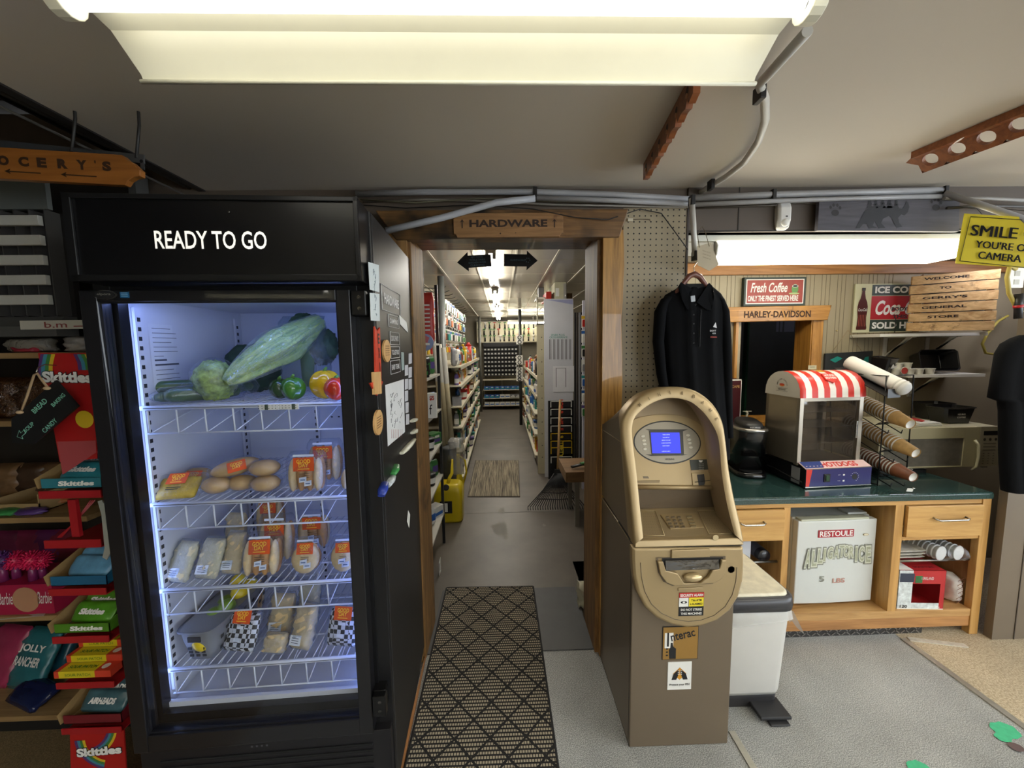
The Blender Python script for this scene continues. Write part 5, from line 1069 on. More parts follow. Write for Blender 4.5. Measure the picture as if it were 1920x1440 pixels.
# ---------------------------------------------------------------- on the worktop
def hotdog_warmer():
    rz = -14; o = Gz(1509, 917, ZCT+.0); T = Frame((o.x, o.y, ZCT), 0)
    b = Gz(1632, 911, ZCT); rz = math.degrees(math.atan2(b.y-o.y, b.x-o.x)); w_ = (b-o).length; F = Frame((o.x, o.y, ZCT), rz)
    t = thing('hot_dog_warmer', 'steel hot dog warmer with a red and white striped curved roof', 'food warmer', F.o, F.rz)
    dpt = .34; yb0 = .05; fx0, fx1 = -.012, w_-.0; 
    zb = F.L(1509, 880, y=0).z; navy = mat('#232463', .3, coat=.3); red = mat('#d23327', .35, coat=.2)
    mb = MB(); mb.box(0, w_, 0, dpt, .008, zb, 0); mb.build('base', mat('#17161a', .35, .2), t, .002)
    mb = MB(); mb.box(.002, w_-.002, -.0015, 0, .012, zb-.003, 0); mb.prism([(.002, -.002, .012), (.02, -.002, .012), (.034, -.002, zb-.003), (.002, -.002, zb-.003)], (0, .0005, 0), 1)
    mb.box(0, w_, -.003, 0, .006, .011, 2); mb.box(0, w_, -.003, 0, zb-.002, zb+.001, 2)
    mb.build('control_panel', [navy, red, CHROME], t)
    mb = MB(); c = (w_*.74, -.002, zb*.52); mb.lathe([(.015, 0), (.014, -.010), (.009, -.013), (0, -.013)], c, -Y_, 20, 0); 
    for k in range(9): a = math.radians(200+k*28); mb.disc((c[0]+.022*math.cos(a), -.0024, c[2]+.022*math.sin(a)*-1), .0018, -Y_, 1, 6)
    mb.build('dial', [BLACK, PAPER], t)
    mb = MB(); mb.box(w_*.27, w_*.36, -.006, 0, zb*.32, zb*.72, 0); mb.box(w_*.29, w_*.34, -.009, -.006, zb*.38, zb*.66, 1); mb.build('switch', [BLACK, mat('#27442e', .3)], t, .001)
    mb = MB()
    for k in range(2): mb.text('HEAT' if k else 'POWER', (w_*.5, -.003, zb*(.35+.3*k)), .004, .014, m=0); mb.box(w_*.56, w_*.585, -.003, -.002, zb*(.3+.3*k), zb*(.38+.3*k), 0)
    mb.build('print', PAPER, t)
    zl = zb+.022; mb = MB(); mb.prism([(.0, .0, zb), (w_, .0, zb), (w_, yb0, zl), (.0, yb0, zl)], (0, 0, -.004), 0); dr = Vector((0, yb0, zl-zb)).normalized()
    mb.text('HOTDOGS', (w_*.56, yb0*.5, (zb+zl)/2+.001), yb0*.72, w_*.55, X, dr, 1, .03, .15); mb.poly([(.004, .004, zb+.003), (w_*.28, .004, zb+.003), (w_*.33, yb0*.95, zl+.0008), (.004, yb0*.95, zl+.0008)], 2)
    for i in range(5):
        for j in range(2): mb.disc((.018+.02*i, yb0*(.35+.35*j), zb+(zl-zb)*(.35+.35*j)+.0015), .0045, Vector((0, -.4, 1)), 0, 5)
    mb.build('ledge', [mat('#e8c7c3', .4), red, mat('#2b3c7a', .4)], t)
    zc = F.L(1495, 747, y=yb0).z; xr = w_-.018; xl = -.008; st = mat('#b9b1a3', .35, .8, var=.05); po = .022
    y1 = yb0+.235
    for x_ in (xl, xr-po):
        for y_ in (yb0, y1-po): MB().box(x_, x_+po, y_, y_+po, zl-.015, zc).build('post', st, t, .001)
    mb = MB(); mb.box(xl, xr, yb0+.001, yb0+po*.8, zc-.018, zc); mb.box(xl, xr, yb0, yb0+po, zl-.016, zl-.004); mb.box(xl, xl+.003, yb0, y1, zl-.01, zc); mb.box(xl, xr, y1-.003, y1, zl-.01, zc); mb.build('steel_sheet', mat('#a79d8d', .32, .8, var=.06, vs=3), t)
    mb = MB(); mb.box(xl, xl+.002, y1, y1+.05, 0, .1) if 0 else None
    for z_ in (.26, .52, .76): 
        z_ = zl+(zc-zl)*z_; MB().box(xl+.02, xr-.02, yb0+.03, y1-.01, z_, z_+.003).build('rack', film('#b9b3a5', .25, .2, .2, 10, .25), t)
    MB().box(xl+.01, xr-.01, yb0+.01, y1-.01, zl-.012, zl-.006).build('floor_tray', mat('#5d5750', .3, .8), t)
    g = mat('#222', .1) if 0 else film('#d9d3cc', .05, .03, 0, 1, .02)
    mb = MB(); mb.box(xl+po, xr-po-.012, yb0+.004, yb0+.006, zl, zc-.018); mb.build('glass_door', g, t); MB().box(xr-po-.016, xr-po-.006, yb0-.006, yb0+.004, zl+(zc-zl)*.35, zl+(zc-zl)*.62).build('handle', CHROME, t, .002)
    MB().box(xr-.0025, xr-.0005, yb0+po, y1-po, zl, zc).build('side_glass', g, t)
    n = 12; R_ = (y1-yb0)/2+.004; hh = F.L(1560, 694, y=yb0+.1).z-zc; cy = (yb0+y1)/2
    arc = [(cy-R_*math.cos(math.pi*k/n), zc+hh*math.sin(math.pi*k/n)**.8) for k in range(n+1)]
    mb = MB(); ns = 11; a0, a1 = xl-.006, xr+.006
    for s in range(ns):
        xa, xb = a0+(a1-a0)*s/ns, a0+(a1-a0)*(s+1)/ns
        mb.loft([[(xa, y_, z_) for y_, z_ in arc], [(xb, y_, z_) for y_, z_ in arc]], 1 if s % 2 == 0 else 0, False, True, False)
    mb.add([(a0, y_, z_) for y_, z_ in arc], [tuple(range(n+1))], 2); mb.add([(a1, y_, z_) for y_, z_ in arc], [tuple(range(n+1))[::-1]], 2)
    rf = mb.build('roof', [mat('#e9e4dc', .3, coat=.3), red, mat('#c9c4ba', .35)], t)
    def arcp(f, x_): k = f*n; i = int(k); u = k-i; return Vector((x_, arc[i][0]*(1-u)+arc[min(i+1, n)][0]*u-.0015, arc[i][1]*(1-u)+arc[min(i+1, n)][1]*u+.001))
    xm = (a0+a1)/2+.004; mb = MB(); q = [arcp(f, xm+dx) for dx, f in ((-.036, .18), (0, .10), (.036, .18), (.036, .30), (0, .36), (-.036, .30))]
    up = (arcp(.32, xm)-arcp(.14, xm)).normalized(); nn = X.cross(up); nn = -nn if nn.y > 0 else nn; c0 = arcp(.24, xm)+nn*.004; q = [c0+X*a+up*b for a, b in ((-.034, .026), (.034, .026), (.034, -.012), (0, -.034), (-.034, -.012))]; mb.prism(q, nn*-.02, 0)
    r0 = X; mb.text('HOT-DOG', c0+nn*.001+up*.013, .012, .054, X, up, 1, .03); mb.text('BROTHERS', c0+nn*.001-up*.003, .012, .060, X, up, 1, .03)
    mb.poly([arcp(f, xm+dx)+Vector((0, -.001, .001)) for dx, f in ((-.024, .40), (.018, .38), (.012, .46), (-.02, .46))], 2); mb.build('roof_badge', [red, PAPER, mat('#e0a927', .4)], rf)
    mb = MB(); cc = Vector((a0-.001, cy, zc+hh*.42)); r_, u_ = -Y_, Z
    mb.arctext('AMERICAN CLASSIC', cc, .034, -85, 85, .008, r_, u_, 0, .01); mb.disc(cc+Vector((-.0004, 0, .002)), .018, -X, 1, 18, .007); mb.disc(cc+Vector((-.0008, 0, .006)), .017, -X, 2, 18, .004)
    mb.text('HOTDOGS', cc+Vector((-.0006, 0, -.022)), .008, .05, r_, u_, 0, .02); mb.box(cc.x-.0004, cc.x, cc.y-.04, cc.y+.04, cc.z-.0135, cc.z-.0125, 0); mb.box(cc.x-.0004, cc.x, cc.y-.04, cc.y+.04, cc.z-.0315, cc.z-.0305, 0)
    mb.build('side_print', [mat('#3a3430', .5), mat('#d9722c', .4), mat('#b8321f', .4)], rf)
    mb = MB(); mb.tube([(.0, .02, .03), (-.008, .06, .034), (-.018, .12, .045), (-.012, .2, .05), (.0, .26, .045)], .003, 6); mb.build('power_cord', BLACK, t)
    MB().box(-.001, 0, .035, .09, .012, zb-.006).build('rating_label', mat('#8f9094', .5), t)
    for x_ in (.02, w_-.02):
        for y_ in (.02, dpt-.03): MB().cyl((x_, y_, 0), (x_, y_, .01), .01, n=10).build('foot', BLACK, t)
hotdog_warmer()
def coffee_maker():
    c = Gz(1412, 892, ZCT); t = thing('coffee_maker', 'black single-cup coffee maker with a silver lid rim beside the cash machine', 'coffee maker', (c.x, c.y+.07, ZCT), math.radians(-14))
    bl = mat('#0e0e10', .22, coat=.4)
    def el(a, b, z, oy=0, e=.6, n=28): return [(a*math.copysign(abs(math.cos(2*math.pi*i/n))**e, math.cos(2*math.pi*i/n)), oy+b*math.copysign(abs(math.sin(2*math.pi*i/n))**e, math.sin(2*math.pi*i/n)), z) for i in range(n)]
    zt = W(1412, 790, c.y).z-ZCT
    mb = MB(); mb.loft([el(.082, .13, 0), el(.085, .135, .012), el(.082, .13, .03)], 0); mb.build('base', bl, t)
    mb = MB(); mb.loft([el(.076, .10, .028, .02), el(.078, .10, .14, .015), el(.080, .11, zt-.085, .01)], 0); mb.build('tower', bl, t)
    mb = MB(); mb.loft([el(.080, .10, .12, .0), el(.081, .12, zt-.085, .0), el(.080, .125, zt-.05, .0), el(.077, .122, zt-.04, .0)], 0); mb.build('head', bl, t)
    mb = MB(); mb.loft([el(.083, .128, zt-.052, -.002), el(.085, .130, zt-.04, -.002), el(.074, .118, zt-.034, -.002)], 0); mb.build('silver_rim', mat('#b3b1ad', .2, .9), t)
    mb = MB(); mb.loft([el(.060, .10, zt-.036, -.012), el(.058, .095, zt-.014, -.005), el(.045, .07, zt, .01)], 0); mb.build('lid', mat('#2a2a2c', .4), t)
    mb = MB(); mb.text('KEURIG', (0, -.114, zt-.028), .008, .05, m=0, bold=.02); mb.build('lettering', mat('#c9c8c4', .4), t)
    MB().loft([el(.055, .05, .03, -.075, 1), el(.057, .052, .036, -.075, 1)], 0).build('drip_tray', mat('#1d1d1f', .5, .3), t)
coffee_maker()
def microwave():
    YM = 2.06; zb = ZCT+.022
    def P(px, py, d=0): return W(px, py, YM+d)
    x0, x1 = 2.10, P(1873, 850).x; z1 = P(1760, 802).z
    tb = thing('microwave_stand', 'dark low stand that raises the microwave above the worktop', 'stand', (x0, YM+.02, ZCT))
    MB().box(.04, min(x1, 2.41)-x0-.0, 0, .3, 0, zb-ZCT-.003).build('block', mat('#1b1a1a', .6), tb)
    t = thing('microwave', 'cream microwave oven at the end of the worktop under the white shelf', 'microwave', (x0, YM, zb)); h = z1-zb; w_ = x1-x0; dp = .36
    cr = mat('#c9c2a0', .4, var=.03); MB().box(0, w_, .02, dp, .012, h).build('case', mat('#c3bda0', .45, var=.03), t, .006)
    for x_ in (.04, w_-.05): MB().box(x_, x_+.03, .03, .06, -.003, .013).build('foot', BLACK, t)
    def D(px, py): v = P(px, py); return v-Vector((x0, YM, zb))
    px_ = D(1834, 850).x
    dr = bpy.data.objects.new('door', None); COL.objects.link(dr); dr.parent = t
    wz0, wz1, wx0, wx1 = D(1700, 876).z, D(1700, 824).z, .03, D(1806, 850).x
    mb = MB(); mb.box(0, wx0, 0, .02, .012, h); mb.box(wx1, px_, 0, .02, .012, h); mb.box(wx0, wx1, 0, .02, wz1, h); mb.box(wx0, wx1, 0, .02, .012, wz0); mb.build('door_frame', cr, dr, .002)
    MB().box(wx0, wx1, .006, .012, wz0, wz1).build('window', mat('#8c877c', .12, .1, var=.12, vs=30, coat=1), dr)
    mb = MB(); a = D(1822, 880); b = D(1830, 830); mb.tube([(px_-.030, -.002, a.z-.005), (px_-.018, -.012, a.z+.02), (px_-.014, -.014, (a.z+b.z)/2), (px_-.018, -.012, b.z-.01), (px_-.030, -.002, b.z+.015)], .007, 8); mb.build('handle', mat('#d6d0b2', .35), dr)
    mb = MB(); mb.box(px_+.002, w_, 0, .02, .012, h, 0); q = D(1842, 810); r = D(1865, 818)
    cx = (px_+w_)/2; pw = (w_-px_); mb.box(cx-pw*.33, cx+pw*.33, -.001, 0, h*.80, h*.90, 1)
    for i in range(3): mb.disc((cx+(i-1)*pw*.27, -.001, h*.70), .008, -Y_, 2, 14)
    for j in range(3): mb.box(cx-pw*.3, cx+pw*.3, -.0008, 0, h*(.60-.08*j), h*(.615-.08*j), 3)
    for j in range(5):
        for i in range(3): mb.box(cx+(i-1)*pw*.24-.004, cx+(i-1)*pw*.24+.004, -.0008, 0, h*(.36-.06*j), h*(.375-.06*j), 3)
    mb.build('control_panel', [mat('#b9b39c', .4), INK, mat('#4a463e', .4), mat('#6a655a', .5)], t)
microwave()
def cup(mb, p, d, r0, r1, L, m=0, m2=1):
    d = Vector(d).normalized(); mb.lathe([(r1, 0), (r1+.002, .002), (r1+.002, .005), (r1, .006), (r0, L), (r0*.92, L)], p, d, 18, m, False); mb.lathe([(r0*.92, L), (r0*.9, L-.004), (0, L-.004)], p, d, 18, m2, False)
def cup_rack():
    F = Frame((Gz(1645, 905, ZCT).x, 1.86, ZCT), 0)
    t = thing('cup_rack', 'black wire rack holding sloping sleeves of paper cups', 'rack', F.o)
    bk = mat('#131214', .4, .3)
    def P(px, py, y): return W(px, py, y)-F.o
    ya, yb = 1.87, 2.12    # front, back of the chutes
    mb = MB(); mb.tube([P(1645, 912, 1.90), P(1655, 800, 1.90), P(1662, 705, 1.90), P(1713, 703, 1.96), P(1710, 760, 1.96), P(1700, 880, 1.96)], .0032, 6)
    mb.tube([P(1560, 900, 2.2), P(1556, 700, 2.2)], .003, 6); mb.tube([P(1565, 890, 2.2), P(1645, 908, 1.90)], .003, 6)
    mb.tube([P(1556, 697, 2.2), P(1662, 705, 1.90)], .003, 6); mb.build('frame_wire', bk, t)
    rows = (((1612, 752), (1700, 796), 'kraft paper'), ((1612, 800), (1710, 850), 'kraft'), ((1610, 850), (1705, 895), 'brown printed'))
    for k, (a, b, _n) in enumerate(rows):
        A, B = P(a[0]-5, a[1]+16, 2.13), P(b[0]-8, b[1]+14, 1.84)
        for s in (-.035, .035): MB().tube([A+Vector((s, 0, -.004)), B+Vector((s-.04, 0, -.006)), B+Vector((s-.04, -.004, .012))], .0025, 6).build('chute_wire', bk, t)
        c = A.lerp(B, .62); MB().obox(c+Vector((0, -.0, -.003)), (.04, .008, 0), (.0, .012, -.008), (0, .001, .0015)).build('strap', bk, t)
    A, B = P(1575, 690, 2.14), P(1672, 742, 1.86); ax = (B-A).normalized()
    mb = MB(); mb.obox((A+B)/2+Vector((0, 0, -.0)), (.045, .01, 0), (B-A)/2, (0, .0, .002)); mb.obox(B+Vector((.01, 0, .012)), (.045, .012, 0), (0, .002, 0), (0, 0, .022)); mb.build('lid_chute', mat('#1a191b', .4), t)
    ls = [(k, 'kraft' ) for k in range(3)]
    lm = mat('#e4e2dc', .5); kraft = mat('#b08a50', .6, var=.18, vs=50); prt = mat('#7a4526', .45, var=.2, vs=20); rimm = mat('#d9d2c0', .5); mid = mat('#6f6355', .5)
    for k, (a, b, nm) in enumerate(rows):
        A, B = W(a[0], a[1]-1, 2.13), W(b[0]+8, b[1], 1.83)
        d = (A-B).normalized(); L = (A-B).length; n = 17
        lab = (('kraft-brown paper cups', 'top'), ('kraft-brown paper cups', 'middle'), ('dark brown cups printed with a cup motif', 'bottom'))[k]
        for j in range(n):
            t2 = thing('paper_cup', f'paper cup in the {lab[1]} sloping sleeve of the wire rack, ' + ('its base towards the camera' if j == 0 else ORD[j]+' from the front'), 'paper cup', A*0+B+d*(.018*j*L/.30), 0, 'paper cups in the wire rack')
            mb = MB(); r0, r1, LL = .0245, .036, .085
            mb.lathe([(r0*.94, .004), (r0*.96, 0), (r0, 0), (r1, LL), (r1+.002, LL+.001), (r1+.0022, LL+.005), (r1, LL+.006), (r1-.002, LL+.004)], (0, 0, 0), d, 20, 0, False); mb.lathe([(r0*.94, .004), (0, .005)], (0, 0, 0), d, 20, 1, False); mb.lathe([(r1+.0025, LL-.001), (r1+.003, LL+.006)], (0, 0, 0), d, 20, 1, False)
            o = mb.build('cup', [kraft if k < 2 else prt, mat('#e6e3da', .5), mid], t2)
            if j == 0 and k == 2:
                u = d.cross(X).normalized(); u = u if u.z > 0 else -u; nn = u.cross(d)
                mb = MB(); c = -nn*0+d*.045+u*.0315*.3+Vector((0, 0, 0)); side_ = (u*.75+(-Y_)*.66).normalized()*.0325; mb.tube([c+side_+d*.012*math.cos(q/10*6.28)+Vector((.008*math.sin(q/10*6.28), 0, 0)) for q in range(11)], .0007, 4); mb.build('cup_motif', PAPER, t2)
    A, B = W(1592, 682, 2.12), W(1700, 735, 1.84); d = (B-A).normalized(); 
    t3 = thing('lid_sleeve', 'long nested sleeve of white cup lids lying in the black top chute', 'cup lids', A, 0)
    mb = MB(); L = (B-A).length; mb.lathe([(.036, 0), (.038, .01), (.038, L-.03), (.036, L-.01), (.028, L), (0, L)], (0, 0, .01), d, 24, 0); mb.build('lid_sleeve', lm, t3)
    mb = MB(); mb.lathe([(.0385, L-.045), (.040, L-.04), (.0385, L-.035)], (0, 0, .01), d, 24, 0, False); mb.lathe([(.0385, L-.025), (.040, L-.02), (.0385, L-.015)], (0, 0, .01), d, 24, 0, False); mb.build('lid_edge', mat('#c4c2bb', .5), t3)
    t4 = thing('price_clip', 'small white price tag on a metal clip at the rack foot', 'tag', W(1706, 920, 1.80)-Vector((0, 0, 0))); MB().obox((0, 0, .004), (.012, -.003, .0), (0, .0008, 0), (.003, 0, .008)).build('tag', PAPER, t4); MB().cyl((.01, .0, .012), (.024, 0, .010), .005, n=8).build('clip', CHROME, t4)
cup_rack()
def nook_shelves():
    wm = mat('#d8d5cc', .45, var=.02); sh = []
    for k, (pa, pb, py, yd, l) in enumerate(((1650, 1853, 626, .20, 'upper white wall shelf under the pallet sign'), (1708, 1848, 703, .20, 'lower white wall shelf above the microwave'))):
        y0 = YN-yd; a, b = W(pa, py, y0), W(pb, py-2, y0); t = thing('wall_shelf', l, 'shelf', (a.x, y0, a.z), 0, 'white wall shelves')
        MB().box(0, b.x-a.x, 0, yd, -.018, 0).build('board', wm, t, .001)
        for px in ((1690, 1772) if k == 0 else (1738,)):
            x_ = W(px, py, y0+.1).x-a.x; mb = MB(); mb.box(x_-.012, x_+.012, yd-.006, yd, -.16, -.018); mb.prism([(x_-.004, yd-.006, -.15), (x_-.004, yd-.006, -.13), (x_-.004, .04, -.03), (x_-.004, .03, -.018), (x_-.004, .06, -.018)], (.008, 0, 0)); mb.box(x_-.012, x_+.012, .02, yd, -.024, -.018); mb.build('bracket', wm, t)
        sh.append((t, a, b, y0))
    t, a, b, y0 = sh[1]; z = a.z+.001
    def tub(px, w_, h, d, label, yy, tilt=0, open_=True, rz=0, zz=z, deco=None):
        c = W(px, 690, yy); q = thing('black_tub', label, 'tub', (c.x, yy, zz), math.radians(rz), 'black plastic tubs')
        def r4(f, z_, e=0): return [Vector((x_*w_/2*f, d/2+y_*d/2*f, z_)) for x_, y_ in ((-1, -.8), (-.85, -1), (.85, -1), (1, -.8), (1, .8), (.85, 1), (-.85, 1), (-1, .8))]
        mb = MB(); mb.loft([r4(.78, 0), r4(.97, h*.93), r4(1.04, h*.95), r4(1.04, h), r4(.98, h), r4(.76, .01)], 0, True, False); mb.build('tub', mat('#0d0d0f', .3, coat=.4), q, .002)
        if deco: deco(q)
        q.rotation_euler.x = math.radians(tilt); return q
    tub(1736, .24, .09, .13, 'wide black tub tipped up against the wall on the lower shelf', y0+.13, 78)
    tub(1672, .10, .10, .10, 'small black container with a torn white label at the shelf end', y0+.02, 8, rz=20, zz=z, deco=lambda q: MB().poly([(-.03, -.003, .04), (.03, -.003, .04), (.024, -.005, .065), (.008, -.004, .05), (-.02, -.005, .068)]).build('label', PAPER, q))
    spots = [(1680, 0, 'beside the black container'), (1688, 1, 'stacked by the black container'), (1693, 0, 'second along'), (1706, 0, 'third along'), (1724, 0, 'nearest the tub front'), (1744, 0, 'apart at the tub corner')]
    z2 = z
    for i, (px, lv, l) in enumerate(((1679, 0, 'beside the black container'), (1683, 1, 'stacked over the one beside the container'), (1700, 1, 'resting on the row of three'), (1706, 0, 'third of the front row'), (1723, 0, 'last of the front row'), (1744, 0, 'standing apart before the tipped tub'))):
        zc = z+lv*.036; c = W(px, 690, y0+.03); q = thing('coffee_pod', 'white coffee pod '+l, 'coffee pod', (c.x, y0+.03, zc), 0, 'white coffee pods on the lower shelf')
        MB().lathe([(0, 0), (.017, 0), (.0185, .002), (.0225, .031), (.025, .033), (.025, .035), (0, .035)], (0, 0, 0), Z, 20).build('cup', mat('#d9d5c8', .4), q)
    c = W(1692, 692, y0+.03); q = thing('coffee_pod', 'coffee pod with a red foil lid turned to face the room', 'coffee pod', (c.x, y0+.02, z+.024), 0, 'white coffee pods on the lower shelf'); MB().lathe([(.018, .03), (.0225, .0), (.0235, -.003), (0, -.003)], (0, 0, 0), Y_, 20).build('cup', mat('#d9d5c8', .4), q); MB().disc((0, -.0035, 0), .020, -Y_).build('foil_lid', mat('#b0433c', .3), q)
    zt = W(1760, 802, 2.06).z+.002
    tub(1777, .17, .10, .12, 'black tub standing behind on top of the microwave', 2.26, 0, zz=zt)
    tub(1812, .19, .095, .12, 'black tub with white lettering on top of the microwave', 2.14, 0, zz=zt, deco=lambda q: MB().text('KEURIG', (0, -.0, .055), .009, .045, m=0).text('COFFEE', (0, -.0, .038), .009, .05, m=0).build('label', PAPER, q))
    for k in range(3):
        q = thing('napkin', 'white paper napkin on the microwave, '+('bottom of the pile', 'middle of the pile', 'top of the pile')[k], 'napkin', (W(1738, 795, 2.12).x, 2.10, zt+.006*k), .06*k, 'napkins on the microwave'); MB().box(-.07, .07, 0, .13, 0, .0055).build('sheet', PAPER, q, .001)
    q = thing('snack_pouch', 'red and white pouch lying behind the cup rack on the napkins', 'pouch', (W(1740, 786, 2.12).x, 2.14, zt+.019), .5); mb = MB(); pillow(mb, .05, .09, .012, 0, 2, .2); o = mb.build('pouch', mat('#b5322c', .4, var=.4, vs=30), q); q.rotation_euler = (math.radians(-82), 0, .5)
nook_shelves()
# ================================================================ signs, coats and small things on the walls
def rot_axes(deg):
    a = math.radians(deg); return Vector((math.cos(a), 0, math.sin(a))), Vector((-math.sin(a), 0, math.cos(a)))
BURN = mat('#2b1a0e', .7, var=.1)
def plaque_outline(w, h, k=.02, n=5):
    """board with a scooped corner at each end"""
    p = []
    for cx, cz, t0 in ((w, h, 180), (-w, h, 270), (-w, -h, 0), (w, -h, 90)):
        q = [(cx+k*math.cos(math.radians(t0+90*i/n)), cz+k*math.sin(math.radians(t0+90*i/n))) for i in range(n+1)]
        p += q[::-1] if True else q
    return p
def hardware_sign():
    y = YW-.085; a, b, c, d = W(850, 420, y), W(1056, 420, y), W(950, 399, y), W(950, 444, y)
    t = thing('hardware_sign', 'carved pine plaque reading HARDWARE with arrows on the doorway header', 'sign', ((a.x+b.x)/2, y, (c.z+d.z)/2)); w_, h = (b.x-a.x)/2, (c.z-d.z)/2
    mb = MB(); mb.prism([(x, 0, z) for x, z in plaque_outline(w_, h, .014)], (0, .014, 0)); mb.build('board', wood('#9a7146', '#70502c', 0, 6, .5, ('#5a3418', 8, .66)), t, .0015)
    mb = MB(); mb.text('HARDWARE', (0, -.0008, .006), h*.62, w_*1.42, m=0, bold=.035); 
    for s in (-1, 1):
        x = s*w_*.84; mb.box(x-.0022, x+.0022, -.001, 0, -.012, .018); mb.prism([(x-.009, -.001, .010), (x, -.001, .024), (x+.009, -.001, .010), (x, -.001, .016)], (0, .001, 0))
    mb.disc((-.035, -.001, -h*.72), .003, -Y_); mb.disc((.03, -.001, -h*.68), .002, -Y_)
    mb.build('carved_lettering', BURN, t)
hardware_sign()
def arrow_sign(label, x0, x1, yc, lines, sg):
    Y = YB+.30; a, b = W(x0, yc, Y), W(x1, yc, Y); h1 = .052; t = thing('arrow_sign', label, 'sign', ((a.x+b.x)/2, Y, (a.z+b.z)/2), 0, 'black arrow signs hung in the doorway'); w_ = (b.x-a.x)/2; s = sg
    tip, neck, tail = s*w_, s*w_*.35, -s*w_
    p = [(tip, 0), (neck, .055), (neck, .034), (tail, .034), (tail, -.034), (neck, -.034), (neck, -.055)]
    tl = math.radians(3 if sg < 0 else -1.5); p = [(x*math.cos(tl)-z*math.sin(tl), x*math.sin(tl)+z*math.cos(tl)) for x, z in p]
    MB().prism([(x, 0, z) for x, z in p], (0, .006, 0)).build('board', mat('#0b0b0c', .5), t)
    mb = MB(); r, u = Vector((math.cos(tl), 0, math.sin(tl))), Vector((-math.sin(tl), 0, math.cos(tl)))
    for k, (s_, wd) in enumerate(lines): z = (len(lines)-1)*.0075-k*.015; mb.text(s_, r*(-s*.018)+u*z+Vector((0, -.0012, 0)), .010, wd, r, u, 0)
    if sg > 0: 
        for k in range(6): mb.disc((.04+.012*math.cos(k), -.0012, .012*math.sin(k)), .003, -Y_, 0, 8)
    mb.build('chalk_writing', mat('#5c7580', .6), t)
    zc = 2.198-t.location.z; mb = MB()
    for dx in (-.035, .035): mb.tube([(dx-s*.02, .003, .034), (-s*.012, .003, zc)], .0012, 5)
    mb.build('string', mat('#b9ac8a', .8), t)
arrow_sign('black arrow sign hanging in the doorway, pointing to toiletries and kitchen ware', 857, 921, 490, (('PET FOOD', .07), ('TOILETRIES', .09), ('KITCHEN WARE', .10), ('CLEANING', .08)), -1)
arrow_sign('black arrow sign hanging in the doorway, pointing to the hardware aisle', 945, 1008, 488, (('HARDWARE', .085),), 1)
def fish_rack(label, a0, a1, w_, holes, rev=False, big=False):
    a, b = Gz(*a0, ZC-.028), Gz(*a1, ZC-.028); d = (b-a); L = d.length; d.normalize(); n = Vector((-d.y, d.x, 0)); t = thing('rod_rack', label, 'rod rack', (a.x, a.y, ZC-.001), 0, 'wooden rod racks on the ceiling'); z0, z1 = -.03, 0.0
    wd = wood('#9a5a30', '#6b3a1c', 0, 5, .45, coat=.2)
    h = w_
    if big:   # a board set on edge with round holes
        mb = MB(); mb.obox(d*L/2+Vector((0, 0, -.012)), d*L/2, n*.011, (0, 0, .012)); mb.build('rail', wd, t)
        nn = (Vector((0, 0, -1))*.62+n*(.78 if n.y < 0 else -.78)).normalized(); up = d.cross(nn); up = up if up.z > 0 else -up
        c0 = Vector((0, 0, -.012)); 
        N = 14; pts = []
        me = MB(); q = [c0-up*h*1.0, c0+d*L-up*h*1.0, c0+d*L+up*.01, c0+up*.01]
        q[0] = q[0]+d*.03
        k = holes; seg = L/k
        for i in range(k):
            cc = c0+d*(seg*(i+.5))-up*(h*.5); r = h*.30; m_ = 20
            circ = [cc+d*r*math.cos(2*math.pi*j/m_)+up*r*math.sin(2*math.pi*j/m_) for j in range(m_)]
            sq = []
            for j in range(m_):
                ca, sa = math.cos(2*math.pi*j/m_), math.sin(2*math.pi*j/m_); f = 1/max(abs(ca), abs(sa)); sq.append(cc+d*seg/2*ca*f+up*h*.5*sa*f)
            for off, fl in ((Vector(), 0), (nn*-.016, 0)): me.ringface([p+off for p in circ], [p+off for p in sq], 0, True)
            me.ringface(circ, [p-nn*.016 for p in circ], 0, True)
        a_, b_ = c0, c0+d*L
        me.ringface([a_+up*0, b_+up*0], [a_-nn*.016, b_-nn*.016], 0); me.ringface([a_-up*h, b_-up*h], [a_-up*h-nn*.016, b_-up*h-nn*.016], 0); me.ringface([a_, a_-up*h], [a_-nn*.016, a_-up*h-nn*.016], 0)
        me.prism([a_, a_-up*h*.55, a_-d*.03-up*h*.2], -nn*.016)
        me.build('holed_board', wd, t)
    else:
        mb = MB(); pts = []; N = holes*8; 
        top = [d*0, d*L]; low = []
        for i in range(N+1):
            u = i/N; ph = (u*holes) % 1; notch = .35 if .42 < ph < .58 else 0; low.append(d*L*u+Vector((0, 0, -h*(1-notch)+.004*math.cos(u*holes*2*math.pi))))
        poly = [Vector((0, 0, 0))]+low+[d*L]
        nn = n*.018
        mb.prism([p-nn*0 for p in poly], nn, 0); mb.build('notched_board', wd, t)
        mb = MB()
        for i in range(holes):
            c = d*L*(i+.5)/holes+Vector((0, 0, -h*.45)); sg = -1 if n.x > 0 else 1
            for f in (-.0008, .0188): mb.disc(c+n*f, h*.19, n, 0, 16)
        mb.build('finger_hole', mat('#2a1a12', .6), t)
        mb = MB()
        for i in range(holes): c = d*L*(i+.5)/holes+Vector((0, 0, -h*.62)); mb.cyl(c-n*.003, c+n*.021, .006, n=10)
        mb.build('peg', mat('#b07b55', .5), t)
    return t
fish_rack('brown wooden rod rack with scalloped edge on the ceiling behind the light fitting', (1206, 322), (1300, 150), .062, 6)
fish_rack('brown wooden rod rack with round holes on the ceiling toward the coffee side', (1712, 300), (2010, 180), .075, 5, big=True)
